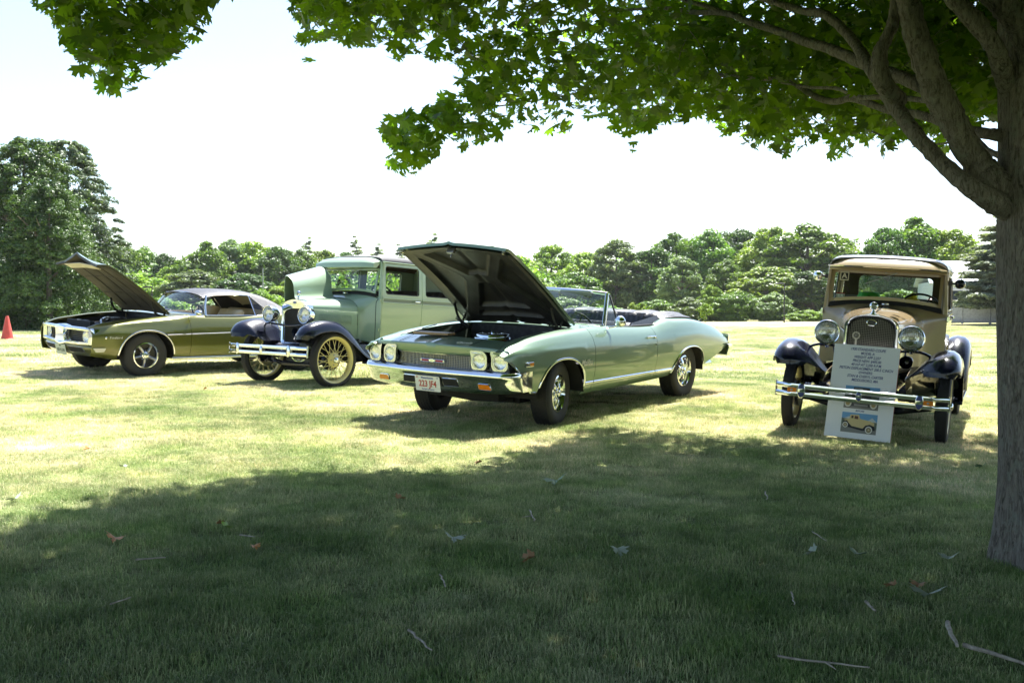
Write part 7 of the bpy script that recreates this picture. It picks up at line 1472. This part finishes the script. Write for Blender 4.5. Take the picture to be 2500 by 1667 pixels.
def extras():
    # amber marker lamps between the coupe's bumper bars
    for y in (-.615, .600): mb = MB(); mb.box((.622, y, .430), (.02, .085, .045)); o = mb.build('marker_lamp', AMBER, COUPE, bevel=.004); mb = MB(); mb.lathe([(0, .004), (.008, .003), (.012, 0)], 6, Matrix.Translation((.632, y, .430)) @ Matrix.Rotation(PI / 2, 4, 'Y')); mb.build('screw', STEEL, o)
    for s, zz in ((-1, 1.535), (1, 1.53)):
        mr = node('clip_mirror', COUPE, Matrix()); mb = MB(); mb.tube([(-1.02, s * .59, zz), (-1.02, s * .68, zz)], .012, 8); mb.box((-1.02, s * .625, zz), (.03, .035, .05)); mb.build('bracket', BLACKP, mr)
        mb = MB(); mb.lathe([(0, .045), (.03, .040), (.048, .02), (.052, 0), (.048, -.006), (0, -.006)], 28, Matrix.Translation((-1.02, s * .715, zz)) @ Matrix.Rotation(R(90), 4, 'Y')); mb.build('shell', CHROME if s < 0 else BLACKP, mr, smooth=60)
    # stickers in the windscreen
    x0 = -.955; sk = node('window_sticker', COUPE, frameM((x0, -.43, 1.545), (0, 1, 0), (-.2, 0, 1))); mb = MB(); mb.plate(rrect(-.045, -.045, .045, .045, .004), [], .002, lambda u, v, w: (u, v, w)); mb.build('frame', mat('cream sticker', (.62, .58, .45), .5), sk); mb = MB(); mb.plate(rrect(-.036, -.036, .036, .036, .002), [], .002, lambda u, v, w: (u, v, w + .002)); mb.build('field', DARK, sk)
    text('A', .075, mat('cream sticker', (.62, .58, .45), .5), sk, Matrix.Translation((0, 0, .0045)), bold=.002)
    sk = node('inspection_sticker', COUPE, frameM((-.925, -.455, 1.335), (0, 1, 0), (-.2, 0, 1))); mb = MB(); mb.plate(rrect(-.045, -.032, .045, .03, .002), [], .002, lambda u, v, w: (u, v, w)); mb.build('card', WHITE, sk); mb = MB(); mb.plate(rrect(-.045, .018, .045, .030, .002), [], .001, lambda u, v, w: (u, v, w + .002)); mb.build('red_edge', RED, sk)
    text('5', .03, mat('ink black', (.02, .02, .02), .5), sk, Matrix.Translation((0, .0, .003))); text('1', .05, mat('ink black', (.02, .02, .02), .5), sk, Matrix.Translation((-.033, -.008, .003))); text('3', .05, mat('ink black', (.02, .02, .02), .5), sk, Matrix.Translation((.034, -.008, .003)))
    # things inside the cab
    def loose(name, mb, m, label, cat, M=None, **k):
        o = mb.build(name, m, None, **k); o.matrix_world = CM @ (M or Matrix()); o['label'] = label; o['category'] = cat; return o
    mb = MB(); rows = []
    for i, (r_, z) in enumerate(((.02, 0), (.11, 0), (.13, .08), (.12, .20), (.10, .26), (.05, .27))): rows.append([(r_ * math.cos(a) * 1.2 * (1 + .08 * math.sin(3 * a + i)), r_ * math.sin(a) * (1 + .1 * math.sin(5 * a + i)), z) for a in lin(0, 2 * PI, 17)[:-1]])
    mb.grid(rows, closev=True); loose('cloth_bag', mb, mat('bright green cloth', (.06, .42, .05), .8), 'bright green cloth bag on the passenger seat of the tan coupe', 'bag', Matrix.Translation((-1.45, -.22, 1.12)), smooth=60)
    mb = MB(); mb.lathe([(0, .09), (.05, .085), (.09, .05), (.10, .01), (.15, 0), (.152, -.006), (0, -.006)], 24); mb.sphere((.02, .02, .10), .035, 10, 8); loose('yellow_hat', mb, mat('yellow straw', (.65, .55, .05), .7), 'yellow hat on the rear shelf behind the steering wheel of the tan coupe', 'hat', Matrix.Translation((-1.75, .20, 1.275)), smooth=50)
    # show board leaning behind the bumper
    a, b = Vector((.535, 0, .02)), Vector((.285, 0, .885)); H = (b - a).length; w = .598
    Mb = CM @ frameM(a + (b - a) * .5, (0, 1, 0), b - a)
    B = thing('show_board', 'white show board with blue lettering leaning on the front of the tan coupe', 'sign', (0, 0, 0)); B.matrix_world = Mb
    mb = MB(); mb.plate([(-w / 2, -H / 2), (w / 2, -H / 2), (w / 2, H / 2), (-w / 2, H / 2)], [], .008, lambda u, v, q: (u, v, q - .008)); mb.build('board', mat('white foam board', (.86, .87, .89), .5), B)
    mb = MB(); mb.box((w / 2 + .001, 0, -.004), (.002, H, .009)); mb.build('board_edge', mat('red board edge', (.5, .05, .08), .5), B)
    ink = mat('blue marker print', (.045, .065, .25), .5)
    for i, ln in enumerate(('1930 STANDARD COUPE', 'MODEL A', 'WEIGHT APP 2,257', 'PRICE NEW: $495.00', '40 H.P AT 2,200 R.P.M.', 'PISTON DISPLACEMENT 200.5 C.INCH', 'OWNERS:', 'STAN & CHERYL CARTER', 'MIDDLEBORO, MA')):
        text(ln, .036, ink, B, Matrix.Translation((.01, H / 2 - .040 - i * .0375, .0008)), shear=.22, ext=.0003, sx=.80, bold=.0007, space=1.0)
    text('BEFORE', .024, ink, B, Matrix.Translation((.0, -.185, .0008)), shear=.22, ext=.0003, sx=.95, bold=.0004)
    def pic(y0, y1, x0, x1, front):
        p = node('printed_picture', B, Matrix.Translation((0, 0, .001))); lay = [0]
        def fl(name, pts, col):
            lay[0] += 1; mb = MB(); k = .0006 * lay[0]; mb.plate([(x0 + (x1 - x0) * u, y0 + (y1 - y0) * v) for u, v in pts], [], .0003, lambda u, v, q: (u, v, k + q)); mb.build(name, mat('print %.2f %.2f %.2f' % col, col, .5), p)
        fl('sky', [(0, 0), (1, 0), (1, 1), (0, 1)], (.16, .36, .62)); fl('far_ground', [(0, 0), (1, 0), (1, .62), (0, .70)], (.12, .15, .12)); fl('tarmac', [(0, 0), (1, 0), (1, .25), (0, .42)], (.22, .22, .21))
        fl('far_roof', [(.05, .68), (.2, .80), (.4, .68)], (.6, .6, .6)); fl('far_awning', [(.72, .64), (.86, .82), (1, .60)], (.5, .55, .6))
        if not front:
            body = [(.08, .62), (.22, .70), (.24, .90), (.48, .92), (.52, .72), (.80, .66), (.93, .58), (.93, .34), (.6, .26), (.12, .36)]; fl('body', body, (.62, .50, .25)); fl('window', [(.27, .72), (.27, .85), (.33, .85), (.33, .71)], (.05, .04, .03)); fl('window', [(.36, .70), (.36, .85), (.46, .84), (.47, .69)], (.12, .05, .03))
            fl('mudguard', [(.03, .40), (.06, .56), (.16, .58), (.22, .45), (.30, .32), (.62, .24), (.68, .40), (.80, .48), (.94, .40), (.97, .2), (.6, .14), (.1, .28)], (.015, .015, .02))
            for cx, cy, r_ in ((.12, .36, .155), (.79, .20, .20)):
                for rr, col in ((1.0, (.02, .02, .02)), (.92, (.72, .70, .64)), (.62, (.05, .04, .02)), (.5, (.35, .28, .15)), (.15, (.6, .58, .5))):
                    fl('wheel_print', [(cx + r_ * rr * .55 * math.cos(a), cy + r_ * rr * math.sin(a)) for a in lin(0, 2 * PI, 21)[:-1]], col)
        else:
            fl('body', [(.25, .95), (.7, .95), (.78, .5), (.85, .1), (.15, .1), (.2, .5)], (.05, .05, .05)); fl('glare', [(.28, .9), (.5, .9), (.5, .7), (.28, .7)], (.4, .4, .4))
            for cx in (.12, .86):
                for rr, col in ((1.0, (.02, .02, .02)), (.92, (.72, .70, .64)), (.55, (.45, .35, .15))): fl('wheel_print', [(cx + .19 * rr * .6 * math.cos(a), .22 + .19 * rr * math.sin(a)) for a in lin(0, 2 * PI, 21)[:-1]], col)
            fl('axle', [(.3, .2), (.7, .2), (.7, .12), (.3, .12)], (.3, .3, .3))
    pic(-.395, -.205, -.155, .165, False); pic(-.165, .052, -.152, .160, True)
extras()

# lettering curves become meshes
bpy.context.view_layer.update(); _dg = bpy.context.evaluated_depsgraph_get(); _done = {}
for o in [o for o in S.objects if o.type == 'FONT']:
    me = bpy.data.meshes.new_from_object(o.evaluated_get(_dg)); q = bpy.data.objects.new('lettering', me); COL.objects.link(q); q.parent = o.parent; q.matrix_local = o.matrix_local; bpy.data.objects.remove(o)
